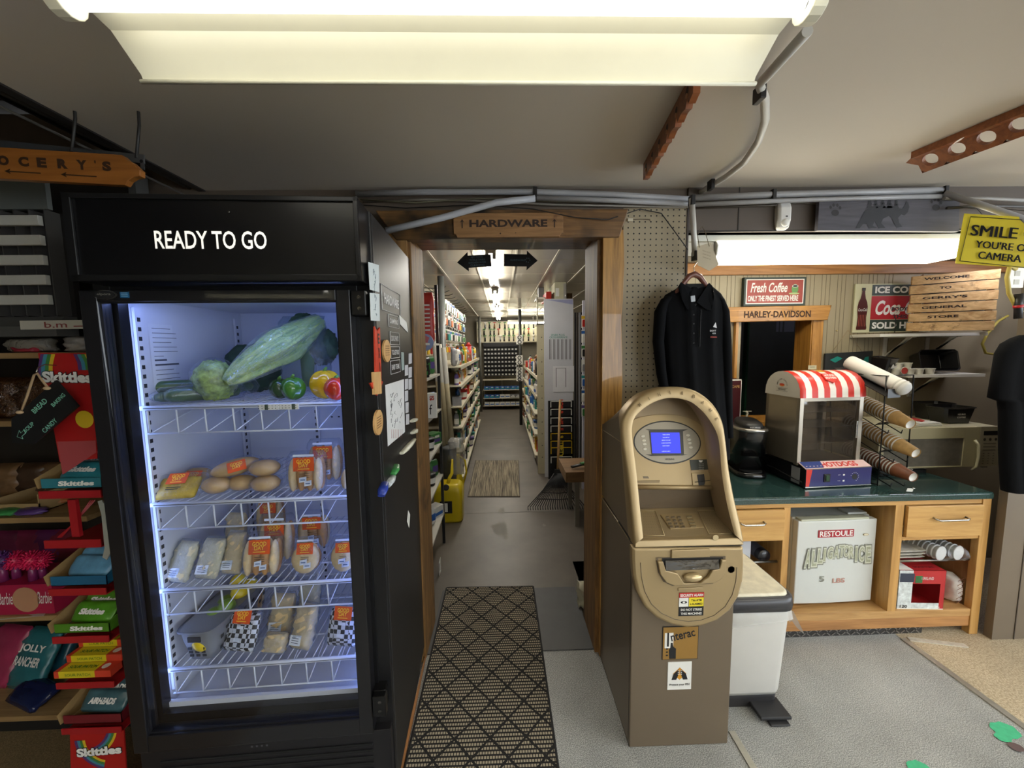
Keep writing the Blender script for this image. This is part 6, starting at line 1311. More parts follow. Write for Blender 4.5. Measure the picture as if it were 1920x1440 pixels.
# ---- wall above the nook
def sensor():
    y = YW-.02; a, b = W(1452, 432, y), W(1480, 382, y); t = thing('motion_sensor', 'white motion sensor with a round lens above the coffee nook', 'sensor', ((a.x+b.x)/2, YW-.012, a.z)); w_, h = (b.x-a.x)/2, b.z-a.z
    mb = MB(); prof = [(0, .02), (.0, .022)]; 
    def sec(f, z, d): return [Vector((x*w_*f, -d*g, z)) for x, g in ((-1, 0), (-1, .75), (-.7, 1), (.7, 1), (1, .75), (1, 0))]
    mb.loft([sec(.55, 0, .012), sec(.85, h*.08, .026), sec(.95, h*.35, .034), sec(1, h*.8, .032), sec(.95, h, .024)], 0, True, False); mb.build('case', mat('#d8d7d2', .4), t, .003)
    MB().blob((0, -.030, h*.24), w_*.62, .012, h*.15, 0, 16, 10).build('lens', mat('#e6e4dc', .25), t); MB().disc((w_*.1, -.0345, h*.46), .006, -Y_, 0, 12, .003).build('indicator', mat('#3b3a38', .3), t)
sensor()
def bear_sign():
    y = YW-.05; p = [W(1536, 378, y), W(1800, 372, y), W(1798, 434, y), W(1533, 432, y)]
    o = p[3]; t = thing('bear_sign', 'long grey board painted with a black bear, firs and two paw prints', 'sign', o); q = [v-o for v in p]
    MB().prism(q, (0, .018, 0)).build('board', wood('#504d54', '#343138', 0, 4, .6), t, .001)
    def B(px, py): v = W(px, py, y-.0012)-o; return v
    bk = mat('#131218', .6)
    mb = MB(); bear = [(1604, 428), (1612, 414), (1620, 398), (1630, 388), (1645, 385), (1660, 387), (1672, 385), (1684, 390), (1692, 392), (1696, 386), (1700, 377), (1703, 380), (1705, 388), (1702, 398), (1696, 404), (1690, 402), (1684, 408), (1686, 418), (1692, 425), (1682, 427), (1676, 418), (1672, 408), (1666, 405), (1656, 410), (1652, 418), (1660, 427), (1648, 428), (1644, 420), (1640, 415), (1636, 423), (1645, 427), (1630, 428), (1626, 420), (1618, 420), (1612, 428)]
    mb.poly([B(x, y_) for x, y_ in bear])
    for x, w_, h in ((1631, 6, 24), (1642, 5, 22), (1655, 6, 26), (1668, 6, 24), (1681, 5, 20)):
        for k in range(3): yb = 390-k*h*.26; mb.poly([B(x-w_*(1-k*.22), yb), B(x+w_*(1-k*.22), yb), B(x, max(yb-h*.42, 371))])
    mb.build('bear_silhouette', bk, t)
    mb = MB()
    for cx, cy, s, r in ((1566, 395, 1, .2), (1755, 385, 1, .35)):
        mb = MB(); mb.poly([B(cx+s*8*math.cos(k*.45)*(.9), cy+4+6*math.sin(k*.45)) for k in range(14)])
        for k in range(4): a = math.radians(215+k*36+r*20); c = (cx+11*math.cos(a), cy+1+12*math.sin(a)); mb.poly([B(c[0]+2.6*math.cos(j), c[1]+3.6*math.sin(j)) for j in range(6)])
        mb.build('paw_print', mat('#191517', .6), t)
bear_sign()
def smile_sign():
    y = 1.60; p = [W(1808, 400, y+.03), W(1975, 410, y-.10), W(1965, 505, y-.10), W(1791, 494, y+.03)]; o = p[3]; t = thing('camera_sign', 'yellow metal sign reading SMILE YOU\'RE ON CAMERA under the ceiling pipe', 'sign', o); q = [v-o for v in p]
    r = (p[1]-p[0]).normalized(); u = (p[0]-p[3]).normalized(); n = r.cross(u).normalized()
    mb = MB().prism(q, -n*.003); mb.build('plate', mat('#e2cf2a', .4, coat=.2), t, .004)
    L = (q[2]-q[3]).length; Hh = (q[0]-q[3]).length; f = n*.0035
    mb = MB()
    def seg(a, b): mb.tube([a+f*.6, b+f*.6], .0012, 4)
    c = [r*.012+u*.012, r*(L-.012)+u*.012, r*(L-.012)+u*(Hh-.012)+r*.01, u*(Hh-.012)+r*.02]
    for i in range(4): seg(c[i], c[(i+1) % 4])
    for q_ in (-.0016, 0, .0016): mb.text('SMILE', r*(L*.36+q_)+u*Hh*.68+f, Hh*.21, L*.50, r, u, 0, 0); mb.text("YOU'RE ON", r*(L*.50+q_*.7)+u*Hh*.42+f, Hh*.14, L*.62, r, u, 0, 0); mb.text('CAMERA', r*(L*.47+q_*.7)+u*Hh*.21+f, Hh*.14, L*.46, r, u, 0, 0)
    cc = r*L*.80+u*Hh*.70+f; mb.tube([cc+r*.033*math.cos(k*.35)+u*.033*math.sin(k*.35) for k in range(19)], .0013, 4); mb.tube([cc+r*.02*math.cos(k*.35+3.14)+u*.02*math.sin(k*.35+3.14) for k in range(10)], .0013, 4)
    for s in (-1, 1): mb.disc(cc+r*.01*s+u*.008, .003, n, 0, 8)
    mb.build('lettering', INK, t)
    mb = MB()
    for k in (.2, .8): a = r*L*k+u*Hh; mb.tube([a, a+Vector((0, .02, .03)), Vector((a.x, YW-.08-o.y, W(1850, 385, YW-.1).z-o.z))], .0012, 5)
    mb.build('wire', BLACK, t)
smile_sign()
def flat_sign(name, label, box, Y, th, mats, fn, nm='board', back=None, group=None):
    x0, y0, x1, y1 = box; a, b = W(x0, y1, Y), W(x1, y0, Y); t = thing(name, label, 'sign', a, 0, group); w_, h = b.x-a.x, b.z-a.z
    MB().box(0, w_, 0, th, 0, h).build(nm, mats[0], t, .001); mb = MB(); fn(mb, w_, h); mb.build('print', mats[1:], t); return t
def fresh(mb, w, h):
    f = .012; mb.box(f, w-f, -.001, 0, f, h-f, 1); mb.box(f*1.5, w-f*1.5, -.0016, -.0008, f*1.5, h-f*1.5, 2)
    mb.text('Fresh Coffee', (w*.40, -.0026, h*.64), h*.34, w*.60, m=1, bold=.02, shear=.3); mb.text('ONLY THE FINEST SERVED HERE', (w*.47, -.0026, h*.26), h*.20, w*.82, m=1, bold=.03)
    c = (w*.82, -.003, h*.58); mb.disc(c, w*.055, -Y_, 3, 20, h*.17); mb.disc((c[0], -.0036, c[2]+h*.10), w*.05, -Y_, 1, 20, h*.05); mb.disc((c[0], -.0042, c[2]+h*.10), w*.042, -Y_, 0, 20, h*.035); mb.disc((c[0]-.005, -.0034, c[2]-h*.16), w*.085, -Y_, 4, 20, h*.035)
flat_sign('coffee_sign', 'red framed wooden sign reading Fresh Coffee over the pass-through window', (1394, 519, 1512, 574), YN-.03, .028, [mat('#26332c', .5), INK, PAPER, mat('#9c3b30', .5, var=.15, vs=20), mat('#5f8f4e', .5), mat('#a9b57a', .5)], fresh)
def cola(mb, w, h):
    dk, red, cr = 1, 2, 0
    mb.box(w*.215, w, -.0012, 0, h*.02, h*.26, 1); mb.box(w*.215, w, -.0012, 0, h*.27, h*.75, 2); mb.box(w*.215, w, -.0012, 0, h*.76, h*.98, 1)
    mb.text('ICE COLD', (w*.54, -.0022, h*.875), h*.14, w*.58, m=0, bold=.04); mb.text('SOLD HERE', (w*.56, -.0022, h*.145), h*.14, w*.64, m=0, bold=.04)
    mb.text('Coca-Cola', (w*.60, -.0022, h*.51), h*.30, w*.66, m=0, bold=.03, shear=.35)
    bx, b0, hh = w*.105, h*.06, h*.86; prof = [(.0, .045), (.04, .05), (.12, .044), (.30, .040), (.42, .046), (.55, .048), (.66, .040), (.75, .024), (.86, .016), (.93, .014), (.94, .018), (1.0, .018)]
    L_ = [Vector((bx-r*w*1.35, -.0022, b0+z*hh)) for z, r in prof]; R_ = [Vector((bx+r*w*1.35, -.0022, b0+z*hh)) for z, r in prof]
    mb.poly(L_+R_[::-1], 3); mb.box(bx-.006, bx+.006, -.003, -.0022, b0+.93*hh, b0+hh, 1); mb.text('Coca-Cola', (bx, -.0032, b0+hh*.48), h*.06, w*.11, m=0, shear=.3)
    for k in range(5): x = bx+(k-2)*w*.020; mb.box(x-.001, x+.001, -.0028, -.0022, b0+hh*.08, b0+hh*.36, 4)
flat_sign('cola_sign', 'green and red tin cola sign with a bottle, partly behind the pallet sign', (1598, 531, 1752, 624), YN-.012, .008, [mat('#c9c7a2', .45), PAPER, mat('#2c3a30', .45), mat('#b01f28', .4), mat('#4a1712', .3, coat=.4), mat('#a85a48', .4)], cola)
def pallet():
    y = YN-.16; p = [W(1706, 519, y+.10), W(1868, 504, y-.06), W(1862, 620, y-.06), W(1700, 622, y+.10)]; o = p[3]; t = thing('pallet_sign', 'scorched pine pallet sign welcoming to a general store, propped on the upper shelf', 'sign', o)
    r = (p[2]-p[3]).normalized(); n = Vector((-r.y, r.x, 0)); n = -n if n.y > 0 else n; L = (p[2]-p[3]).length
    hl, hr = p[0].z-p[3].z, p[1].z-p[2].z; N = 6; mt = wood('#dcb881', '#a97f48', 0, 5, .6, ('#5b3c1c', 14, .60))
    for i in range(N):
        z0l, z1l, z0r, z1r = hl*(i+.06)/N, hl*(i+.97)/N, hr*(i+.06)/N, hr*(i+.97)/N
        ex = .0 if i % 2 else -.006; MB().prism([r*ex+Z*z0l, r*(L+ex*.6)+Z*z0r, r*(L+ex*.6)+Z*z1r, r*ex+Z*z1l], n*.014).build('slat', mt, t, .001)
    for k in (.08, .9): MB().prism([r*L*k-n*.001, r*L*(k+.07)-n*.001, r*L*(k+.07)+Z*hr*.98-n*.001, r*L*k+Z*hl*.98-n*.001], -n*.012).build('batten', wood('#7a5730', '#5b3d1e', 2, 5), t)
    mb = MB(); f = n*.0148
    for i, s_ in enumerate(('STORE', 'GENERAL', "GERRY'S", 'TO', 'WELCOME')):
        z = (hl+hr)/2*(i+1.52)/N; ww = {'TO': .14, 'STORE': .36}.get(s_, .52)*L; up = (p[1]-p[0]).normalized(); mb.text(s_, r*L*.40+Z*(z+.001)+f, .016, ww, (up+r).normalized(), Z, 0, .035)
    mb.build('carved_lettering', BURN, t)
    mb = MB()
    for i in range(1, N): mb.prism([r*L*.14+Z*(hl*(i-.02)/N)+f, r*L*.86+Z*(hr*(i-.02)/N)+f, r*L*.86+Z*(hr*(i+.05)/N)+f, r*L*.14+Z*(hl*(i+.05)/N)+f], n*.0003)
    mb.build('gap', mat('#17100a', .9), t)
pallet()
def body_words():
    y = YN-.19; a = W(1671, 586, y); t = thing('wire_words', 'small black cut-out words standing before the cola sign on the shelf', 'ornament', (a.x, y, a.z)); 
    c = W(1687, 579, y)-a; e = W(1686, 592, y)-a; MB().text('BODY', c, .022, .10, m=0, bold=.04, depth=.0).text('THIS', e+Vector((0.004, 0, -.004)), .022, .09, m=0, bold=.04).build('letters', BLACK, t)
    MB().box(.03, .034, 0, .002, W(1671, 624, y).z-a.z, -.03).build('stem', BLACK, t)
body_words()
def window_frame():
    wv = wood('#c08a3e', '#8f5f24', 2, 6, .45, ('#4a2c12', 4, .68), coat=.2); wh = wood('#c08a3e', '#8f5f24', 0, 6, .45, ('#2a1a0c', 9, .60), coat=.2); y = YN-.025
    def post(x0, x1, y0, y1, nm): a, b = W(x0, y1, y), W(x1, y0, y); struct(nm, MB().box(a.x, b.x, y, YN, a.z, b.z), wv, .002)
    post(1372, 1386, 598, 800, 'trim_16'); post(1513, 1545, 598, 800, 'trim_17')
    a, b = W(1512, 800, y), W(1512, 598, y); struct('trim_18', MB().box(WR-.006, WR, YN-.02, YN+.115, WB, WT), wv)
    p = [W(1362, 576, y-.02), W(1560, 572, y-.02), W(1552, 600, y-.02), W(1368, 604, y-.02)]; o = struct('trim_19', MB().prism(p, (0, .045, 0)), wh, .003)
    a, b = W(1380, 800, y-.05), W(1560, 782, y-.05); struct('trim_20', MB().box(a.x, b.x, y-.05, YN+.15, a.z+.0, a.z+.03), wv, .002)
    y2 = y-.0215; t = thing('burnt_lettering', 'motorcycle brand words scorched into the pass-through window head', 'lettering', W(1458, 589, y2)); MB().text('HARLEY-DAVIDSON', (0, 0, 0), .042, W(1515, 589, y2).x-W(1390, 589, y2).x, m=0, bold=.03).build('letters', mat('#3a210f', .7), t)
    yy = 3.2; g = mat('#1d4a33', .5); a, b = W(1393, 820, yy), W(1408, 560, yy); struct('trim_21', MB().box(a.x, b.x, yy, yy+.05, 0, 2.2), g)
    a, b = W(1386, 820, yy), W(1394, 560, yy); struct('trim_22', MB().box(a.x-.1, b.x, yy+.02, yy+.05, 0, 2.2), mat('#5a6074', .5))
    for k, (x0, x1) in enumerate(((1455, 1461), (1462, 1468), (1470, 1490))):
        a, b = W(x0, 622, 3.597), W(x1, 600, 3.597); t = thing('notice_paper', 'pale paper pinned in the back office, '+('narrow and first', 'narrow and second', 'the widest')[k]+' seen through the pass-through', 'paper', a, 0, 'papers in the back office'); MB().box(0, b.x-a.x, 0, .001, 0, b.z-a.z).build('sheet', mat('#8d8a9a', .7), t)
    q = W(1523, 689, y-.001); t = thing('price_label', 'small cream label stuck on the window frame above the hot dog warmer', 'label', q); MB().box(-.027, .027, -.001, .0, -.012, .014, 0).box(-.015, .015, -.0015, -.001, .002, .004, 1).build('label', [mat('#d6cfae', .6), INK], t)
window_frame()
def coffee_bits():
    z = ZCT; y = 2.36
    a, b = W(1350, 790, y), W(1391, 711, y); t = thing('coffee_poster_box', 'dark red upright coffee box standing at the pass-through beside the coat', 'box', (a.x, y, WB+.0)); h = b.z-WB; w_ = b.x-a.x
    MB().box(0, w_, 0, .08, 0, h, 0).box(0, w_, -.001, 0, h-.008, h, 1).box(w_-.004, w_, -.001, 0, 0, h, 1).text('NESCAFE', (w_*.55, -.0015, h*.86), .016, w_*.7, m=2, bold=.03).disc((w_*.85, -.0018, h*.2), .016, -Y_, 3).disc((w_*.85, -.0022, h*.2), .009, -Y_, 1).build('carton', [mat('#45141a', .4), PAPER, mat('#b58b5a', .4), mat('#2d6a3c', .4)], t)
    a = W(1402, 784, 2.36); t = thing('valve_fitting', 'small white tap fitting on the sill of the pass-through', 'fitting', (a.x, 2.38, a.z-.06)); MB().tube([(0, 0, 0), (0, 0, .05), (.01, 0, .09), (.0, 0, .1)], .006, 8).cyl((-.02, 0, .1), (.035, 0, .1), .003, n=6).build('tap', mat('#d0ccbb', .4), t)
    y = YN-.02; p = [W(1548, 663, y), W(1637, 658, y), W(1634, 715, y), W(1545, 718, y)]; o = p[3]; t = thing('dark_picture', 'dark plaque with a teal shape hung on cord behind the cup rack', 'picture', o)
    MB().prism([v-o for v in p], (0, .012, 0)).build('board', mat('#2c2f30', .4), t)
    def Q(px, py): return W(px, py, y-.001)-o
    MB().poly([Q(1612, 700), Q(1606, 684), Q(1616, 682), Q(1622, 670), Q(1629, 668), Q(1628, 700)]).poly([Q(1556, 675), Q(1570, 668), Q(1580, 672), Q(1566, 680)]).build('painted_shape', mat('#1f8c84', .4), t)
    MB().tube([Q(1560, 660), Q(1590, 619), Q(1615, 658)], .0016, 5).build('cord', mat('#a58e6c', .8), t)
    q = W(1568, 620, YN-.002); t = thing('wall_hook', 'small brass hook in the beadboard wall between the signs', 'hook', q); MB().blob((0, -.004, 0), .004, .004, .005).build('hook', mat('#c9b27a', .3, .8), t)
coffee_bits()
def tag_card():
    y = YW-.15; p = [W(1303, 492, y), W(1345, 448, y), W(1364, 488, y), W(1326, 512, y)]; p = [W(1307, 462, y), W(1333, 455, y), W(1348, 496, y), W(1330, 508, y), W(1308, 497, y)]
    o = p[0]; t = thing('hanging_tag', 'pale printed card hung on a twisted wire beside the coat hanger', 'tag', o); MB().prism([v-o for v in p], (0, .0015, 0)).build('card', mat('#b5a990', .7), t)
    mb = MB(); r, u = rot_axes(-18)
    for k in range(3): mb.text('PLEASE ASK FOR', W(1325, 472+k*6, y-.001)-o, .004, .035, r, u, 0)
    mb.build('writing', mat('#7c715e', .7), t)
    MB().tube([W(1311, 464, y)-o, W(1308, 440, y)-o, W(1316, 424, y)-o, W(1322, 434, y)-o, W(1330, 462, y)-o], .0014, 5).build('wire', mat('#6b5c45', .5, .5), t)
    q = W(1182, 412, YW-.02); t = thing('wall_clip', 'cream cable clip on a stub of wire at the top of the pegboard', 'clip', q); MB().box(-.012, .012, 0, .01, -.006, .006).build('clip', mat('#cfc6ae', .5), t); MB().tube([(.0, .004, 0), (.04, .004, .003), (.088, .004, .003), (.088, .0, -.006)], .0015, 5).build('stub', mat('#4d3f34', .5), t)
tag_card()
# ---- clothing
CLOTH = mat('#08090c', .9, var=.3, vs=6, bump=.2, bs=400, spec=.15)
def garment(name, label, cat, sil, Y, th, seed, folds, long_=True, collar=True, rz=0):
    """sil: list of (py, px_left, px_right) down the front; builds a hanging hollow body with folds"""
    o = W((sil[0][1]+sil[0][2])/2, sil[0][0], Y); t = thing(name, label, cat, o)
    rings = []
    for j, (py, xa, xb) in enumerate(sil):
        a, b = W(xa, py, Y)-o, W(xb, py, Y)-o; n = 44; ring = []
        d = th*(.35+.65*min(j/2.5, 1))
        for i in range(n):
            ph = 2*math.pi*i/n; x = (a.x+b.x)/2+(b.x-a.x)/2*math.cos(ph); fo = folds*min(j/3, 1)*(math.sin(math.cos(ph)*9+seed)+.6*math.sin(math.cos(ph)*17+seed*2+j*.25))
            y = -d*math.copysign(abs(math.sin(ph))**.75, math.sin(ph))+fo*abs(math.sin(ph)); ring.append(Vector((x, y, (a.z+b.z)/2)))
        rings.append(ring)
    MB().loft(rings, 0, False).build('body', CLOTH, t); return t, o
def shirt():
    Y = 1.655
    sil = [(533, 1276, 1330), (541, 1268, 1338), (552, 1248, 1350), (566, 1240, 1358), (600, 1242, 1356), (650, 1246, 1354), (700, 1250, 1356), (760, 1256, 1360), (820, 1262, 1366), (860, 1266, 1366)]
    t, o = garment('polo_shirt', 'black long-sleeved collared shirt on a wooden hanger in front of the pegboard', 'shirt', sil, Y, .05, 1.0, .007)
    def P(px, py, dy=0): return W(px, py, Y+dy)-o
    for sd, pts, rs in (('l', [(1270, 548), (1246, 566), (1238, 585), (1234, 640), (1240, 700), (1248, 740), (1262, 800)], [.012, .030, .038, .036, .032, .028, .022]), ('r', [(1332, 548), (1350, 564), (1357, 585), (1360, 640), (1362, 700), (1364, 760), (1366, 820)], [.012, .028, .034, .036, .034, .030, .028])):
        mb = MB(); mb.tube([P(x, y, -.012) for x, y in pts], .03, 18, 0, True, [r*.78 for r in rs], .8); mb.build('sleeve', CLOTH, t, 0)
    mb = MB()   # collar: two points and the stand
    for s in ((1, [(1300, 543), (1277, 529), (1272, 537), (1279, 562), (1288, 580), (1297, 583), (1306, 579), (1300, 566)]), (-1, [(1306, 566), (1330, 530), (1336, 536), (1339, 556), (1334, 583), (1326, 582), (1318, 576)])):
        mb.prism([P(x, y, -.055+.018*(y < 545)) for x, y in s[1]], (0, .004, 0), 0)
    mb.tube([P(1278, 534, -.03), P(1290, 552, .0), P(1303, 566, .005), P(1318, 552, .0), P(1331, 534, -.03)], .008, 8, flat=.5) if 0 else None
    mb.build('collar', CLOTH, t, .001)
    mb = MB(); mb.prism([P(1279, 532, -.03), P(1331, 532, -.03), P(1318, 556, -.028), P(1304, 574, -.053), P(1290, 556, -.028)], (0, .002, 0)); mb.build('neck_opening', mat('#060608', .9), t)
    mb = MB(); mb.prism([P(1295, 555, -.058), P(1303, 554, -.058), P(1304, 565, -.058), P(1296, 566, -.058)], (0, .001, 0), 0); mb.build('neck_label', mat('#a9b0b8', .6), t)
    mb = MB(); mb.box(P(1301, 600).x-.0012, P(1301, 600).x+.0012, -.058, -.050, P(1301, 650).z, P(1301, 583).z, 0)
    for y in (590, 607, 625, 643): mb.lathe([(.0035, 0), (.003, -.0015), (0, -.0016)], P(1301, y, -.056), -Y_, 10)
    mb.build('placket', mat('#050507', .7), t)
    mb = MB(); z = P(1340, 617, -.052); mb.text('DON\'T', P(1337, 620, -.057), .007, .026, m=0, bold=.02).text('GO', P(1339, 625, -.057), .006, .014, m=0, bold=.02).text('WORKING', P(1338, 632, -.057), .006, .028, m=1, bold=.02); mb.poly([P(1337, 613, -.057), P(1342, 604, -.057), P(1344, 615, -.057)], 0); mb.build('chest_print', [mat('#cfcfd2', .6), mat('#c04a3c', .6)], t)
    h = thing('coat_hanger', 'dark varnished wooden hanger on the dropped white pipe, carrying the black shirt', 'hanger', W(1303, 482, YC-.05)); q = h.location.copy()
    def Q(px, py, dy=0): return W(px, py, Y+dy)-q
    wd = wood('#7a4636', '#57302a', 0, 6, .35, coat=.4)
    mb = MB(); pts = [Q(1260, 560, -.02), Q(1278, 535, -.025), Q(1292, 518, -.028), Q(1302, 514, -.028), Q(1312, 519, -.028), Q(1324, 535, -.025), Q(1345, 560, -.02)]; mb.tube(pts, .010, 10, rs=[.006, .009, .012, .013, .012, .009, .006]); mb.build('shoulder_bar', wd, h)
    MB().cyl(Q(1282, 570, -.02), Q(1326, 569, -.02), .004, n=8).build('trouser_bar', wd, h)
    MB().tube([Q(1302, 514, -.028), Q(1301, 500, -.02), Q(1308, 490, .02), Q(1310, 482, .06), (0.006, -.01, .002), (0, 0, .014), (-.008, .002, .008)], .0016, 6).build('hook', CHROME, h)
shirt()
def tshirt():
    Y = 1.52; sil = [(628, 1915, 1945), (634, 1900, 1960), (644, 1884, 1990), (662, 1874, 2010), (700, 1867, 2010), (745, 1859, 2010), (752, 1878, 2010), (770, 1880, 2010), (850, 1880, 2010), (920, 1884, 2010)]
    t, o = garment('t_shirt', 'dark navy short-sleeved T-shirt hanging at the edge of the room before the partition', 'shirt', sil, Y, .05, 2.2, .009)
    def P(px, py, dy=0): return W(px, py, Y+dy)-o
    mb = MB(); mb.tube([P(1925, 632), P(1925, 600)], .003, 6); mb.build('hanger_hook', CHROME, t)
tshirt()
def right_wall_bits():
    y = YW-.045
    a = W(1905, 521, y); t = thing('wall_outlet', 'white double power outlet on the partition under the yellow sign', 'outlet', (a.x, YW-.036, a.z)); MB().box(-.035, .035, -.012, 0, -.045, .045).build('plate', WHITE, t, .002)
    MB().box(-.012, .012, -.0135, -.012, .008, .03).box(-.012, .012, -.0135, -.012, -.03, -.008).build('socket', mat('#b9b6ab', .5), t)
    pts = [(1905, 505), (1893, 500), (1888, 520), (1892, 550), (1905, 575), (1915, 585)]
    o = MB().tube([W(x, y_, y-.02) for x, y_ in pts], .008, 8).build('cord', mat('#b8a552', .5)); tag(o, 'thick yellow cord arching down beside the outlet', 'cord', 'yellow cords')
    pts = [(1890, 592), (1872, 602), (1852, 625), (1842, 645), (1848, 662), (1868, 665)]
    o = MB().tube([W(x, y_, YN-.06 if i < 6 else y) for i, (x, y_) in enumerate(pts)], .007, 8).build('cord', mat('#bfae4e', .5)); tag(o, 'thin yellow cord looping on the wall beside the shelf', 'cord', 'yellow cords')
    a = W(1908, 572, y-.03); t = thing('extinguisher_hose', 'black and red hand tool hung below the outlet', 'tool', (a.x, y-.03, a.z)); MB().tube([(0, 0, .05), (0.004, 0, .0), (.01, 0, -.06)], .014, 10).build('grip', mat('#1b1a1d', .4), t); MB().cyl((.003, 0, .0), (.005, 0, -.012), .016, n=12).build('collar', mat('#b3232a', .4), t)
    a = W(1882, 598, YN-.03); t = thing('cord_hook', 'pale metal hook bracket holding the thin yellow cord', 'hook', a); MB().tube([(0, .02, .02), (.02, .0, .0), (-.02, -.01, -.01), (-.01, .0, .012)], .003, 6).build('hook', mat('#b3aa96', .4, .5), t)
right_wall_bits()
# ---- things stuck on the fridge's side
def fridge_side():
    def S(px, py): v = FR.L(px, py, x=.0015); return v
    def plate(name, label, cat, quad, m, th=.001, extra=None, group=None, part='sheet'):
        p = [S(*q) for q in quad]; o = p[3].copy(); t = thing(name, label, cat, FR.M @ o, FR.rz, group); MB().prism([v-o for v in p], (th, 0, 0)).build(part, m, t)
        if extra: mb = MB(); extra(mb, lambda px, py: S(px, py)-o+Vector((th+.0006, 0, 0))); mb.build('print', extra.mats if hasattr(extra, 'mats') else [INK], t)
        return t
    def txt(mb, P, s, cx, cy, px_w, px_h, m=0, bold=.0, vert=False):
        c = P(cx, cy); r = Vector((0, 1, 0)); w_ = abs((P(cx+px_w/2, cy)-P(cx-px_w/2, cy)).y); h = abs((P(cx, cy-px_h/2)-P(cx, cy+px_h/2)).z); mb.text(s, c, h, w_, r, Z, m, bold)
    G = 'notices and labels on the fridge side'
    def sk(seed):
        def f(mb, P):
            RR = random.Random(seed)
            for k in range(9): y = RR.uniform(-1, 1); a = P(*f.c); q = a+Vector((0, RR.uniform(-.012, .012), RR.uniform(-.03, .03))); mb.tube([q, q+Vector((0, RR.uniform(-.01, .01), RR.uniform(-.012, .012))), q+Vector((0, RR.uniform(-.01, .01), RR.uniform(-.012, .012)))], .0006, 3)
        return f
    for quad, c, l, sd in ([(690, 491), (710, 497), (711, 548), (693, 543)], (701, 520), 'upper pale sketch sheet high on the fridge side', 1), ([(693, 549), (711, 551), (712, 602), (695, 601)], (703, 575), 'lower pale sketch sheet under the first on the fridge side', 2):
        f = sk(sd); f.c = c; f.mats = [mat('#8795a0', .6)]; plate('sketch_sheet', l, 'paper', quad, mat('#cfd8da', .7), .0006, f, G)
    wv = mat('#d5d6d6', .5, var=0)
    def decal(label, x0, y0, x1, y1, words, fr=True):
        o = S(x0, y1); t = thing('vinyl_label', label, 'label', FR.M @ o, FR.rz, G); mb = MB()
        def P(px, py): return S(px, py)-o
        a, b = P(x0, y1), P(x1, y0); ya, yb, za, zb = a.y, b.y, (a.z), (P(x0, y0).z)
        if fr:
            for q in (((ya, za), (yb, za)), ((yb, za), (yb, zb)), ((yb, zb), (ya, zb)), ((ya, zb), (ya, za))): mb.tube([(0, q[0][0], q[0][1]), (0, q[1][0], q[1][1])], .0009, 4)
        for k, w_ in enumerate(words): mb.text(w_, (.0004, (ya+yb)/2, zb-(zb-za)*(k+.5)/len(words)), (zb-za)/len(words)*.42, (yb-ya)*.78, Y_, Z, 0, .02)
        mb.build('lettering', wv, t); return t
    decal('large white vinyl label reading HARDWARE on the fridge side', 717, 533, 749, 580, ['HARDWARE'])
    decal('white vinyl label reading CAMPING under the large one', 729, 589, 747, 612, ['CAMPING']); decal('white vinyl label reading DOCK PARTS below CAMPING', 732, 622, 748, 646, ['DOCK PARTS'])
    decal('white vinyl label reading TOILETRIES below DOCK PARTS', 733, 650, 749, 672, ['TOILETRIES']); decal('white vinyl label reading BABY ITEMS, lowest of the column', 733, 677, 750, 702, ['BABY ITEMS'])
    plate('arrow_cutout', 'white paper arrow beside the CAMPING label pointing to the doorway', 'arrow', [(748, 590), (762, 604), (765, 624), (750, 608)], PAPER, .0006, None, G)
    o = S(702, 720); t = thing('exit_sign', 'red upright arrow sign reading EXIT on the fridge side', 'sign', FR.M @ o, FR.rz)
    def P(px, py): return S(px, py)-o
    MB().prism([P(700, 612), P(705, 621), P(710, 614), P(713, 714), P(716, 716), P(705, 742), P(691, 718), P(702, 716)], (.004, 0, 0)).build('board', mat('#c23a20', .5), t)
    mb = MB()
    for k, ch in enumerate('EXIT'): c = P(707+k*1.2, 635+k*27); mb.text(ch, c+Vector((.0048, 0, 0)), .030, .020 if ch != 'I' else .006, Y_, Z, 0, .03)
    mb.build('lettering', INK, t)
    tan = wood('#d9b27a', '#b98a50', 2, 4, .5, ('#6e4420', 12, .66))
    def ov(label, cx, cy, rx, ry, group='wood slice magnets'):
        c = S(cx, cy); a = abs((S(cx+rx, cy)-S(cx-rx, cy)).y)/2; h = abs((S(cx, cy-ry)-S(cx, cy+ry)).z)/2; t = thing('wood_magnet', label, 'magnet', FR.M @ c, FR.rz, group)
        MB().prism([(0, a*math.cos(k*.35), h*math.sin(k*.35)) for k in range(18)], (.006, 0, 0)).build('slice', tan, t); mb = MB()
        for k in range(5): mb.box(.0062, .0068, -a*.5, a*.5, h*(.4-.2*k), h*(.46-.2*k))
        mb.build('writing', mat('#7a5a38', .6), t)
    ov('oval wood slice magnet beside the EXIT sign', 723, 658, 7, 21); ov('oval wood slice magnet low beside the drawing', 707, 792, 8, 24)
    plate('wood_magnet', 'burnt rectangular wood magnet over the tip of the EXIT sign', 'magnet', [(696, 698), (709, 697), (711, 738), (698, 740)], tan, .008, None, 'wood slice magnets')
    def draw(mb, P):
        RR = random.Random(4)
        for k in range(26):
            y, x = RR.uniform(735, 795), RR.uniform(731, 753); q = P(x, y); mb.tube([q, q+Vector((0, RR.uniform(-.02, .02), RR.uniform(-.015, .015))), q+Vector((0, RR.uniform(-.02, .02), RR.uniform(-.015, .015)))], .0007, 3)
        for k in range(7): a, b = P(734+k*3.2, 805), P(734+k*3.2, 822); mb.tube([a, b], .0006, 3, 1)
    draw.mats = [mat('#4c4c50', .6), mat('#b06a66', .6)]
    plate('drawing_sheet', 'large white sheet of pencil drawings taped to the fridge side', 'paper', [(722, 722), (757, 711), (759, 810), (727, 837)], mat('#d8d9d8', .7), .0006, draw, G)
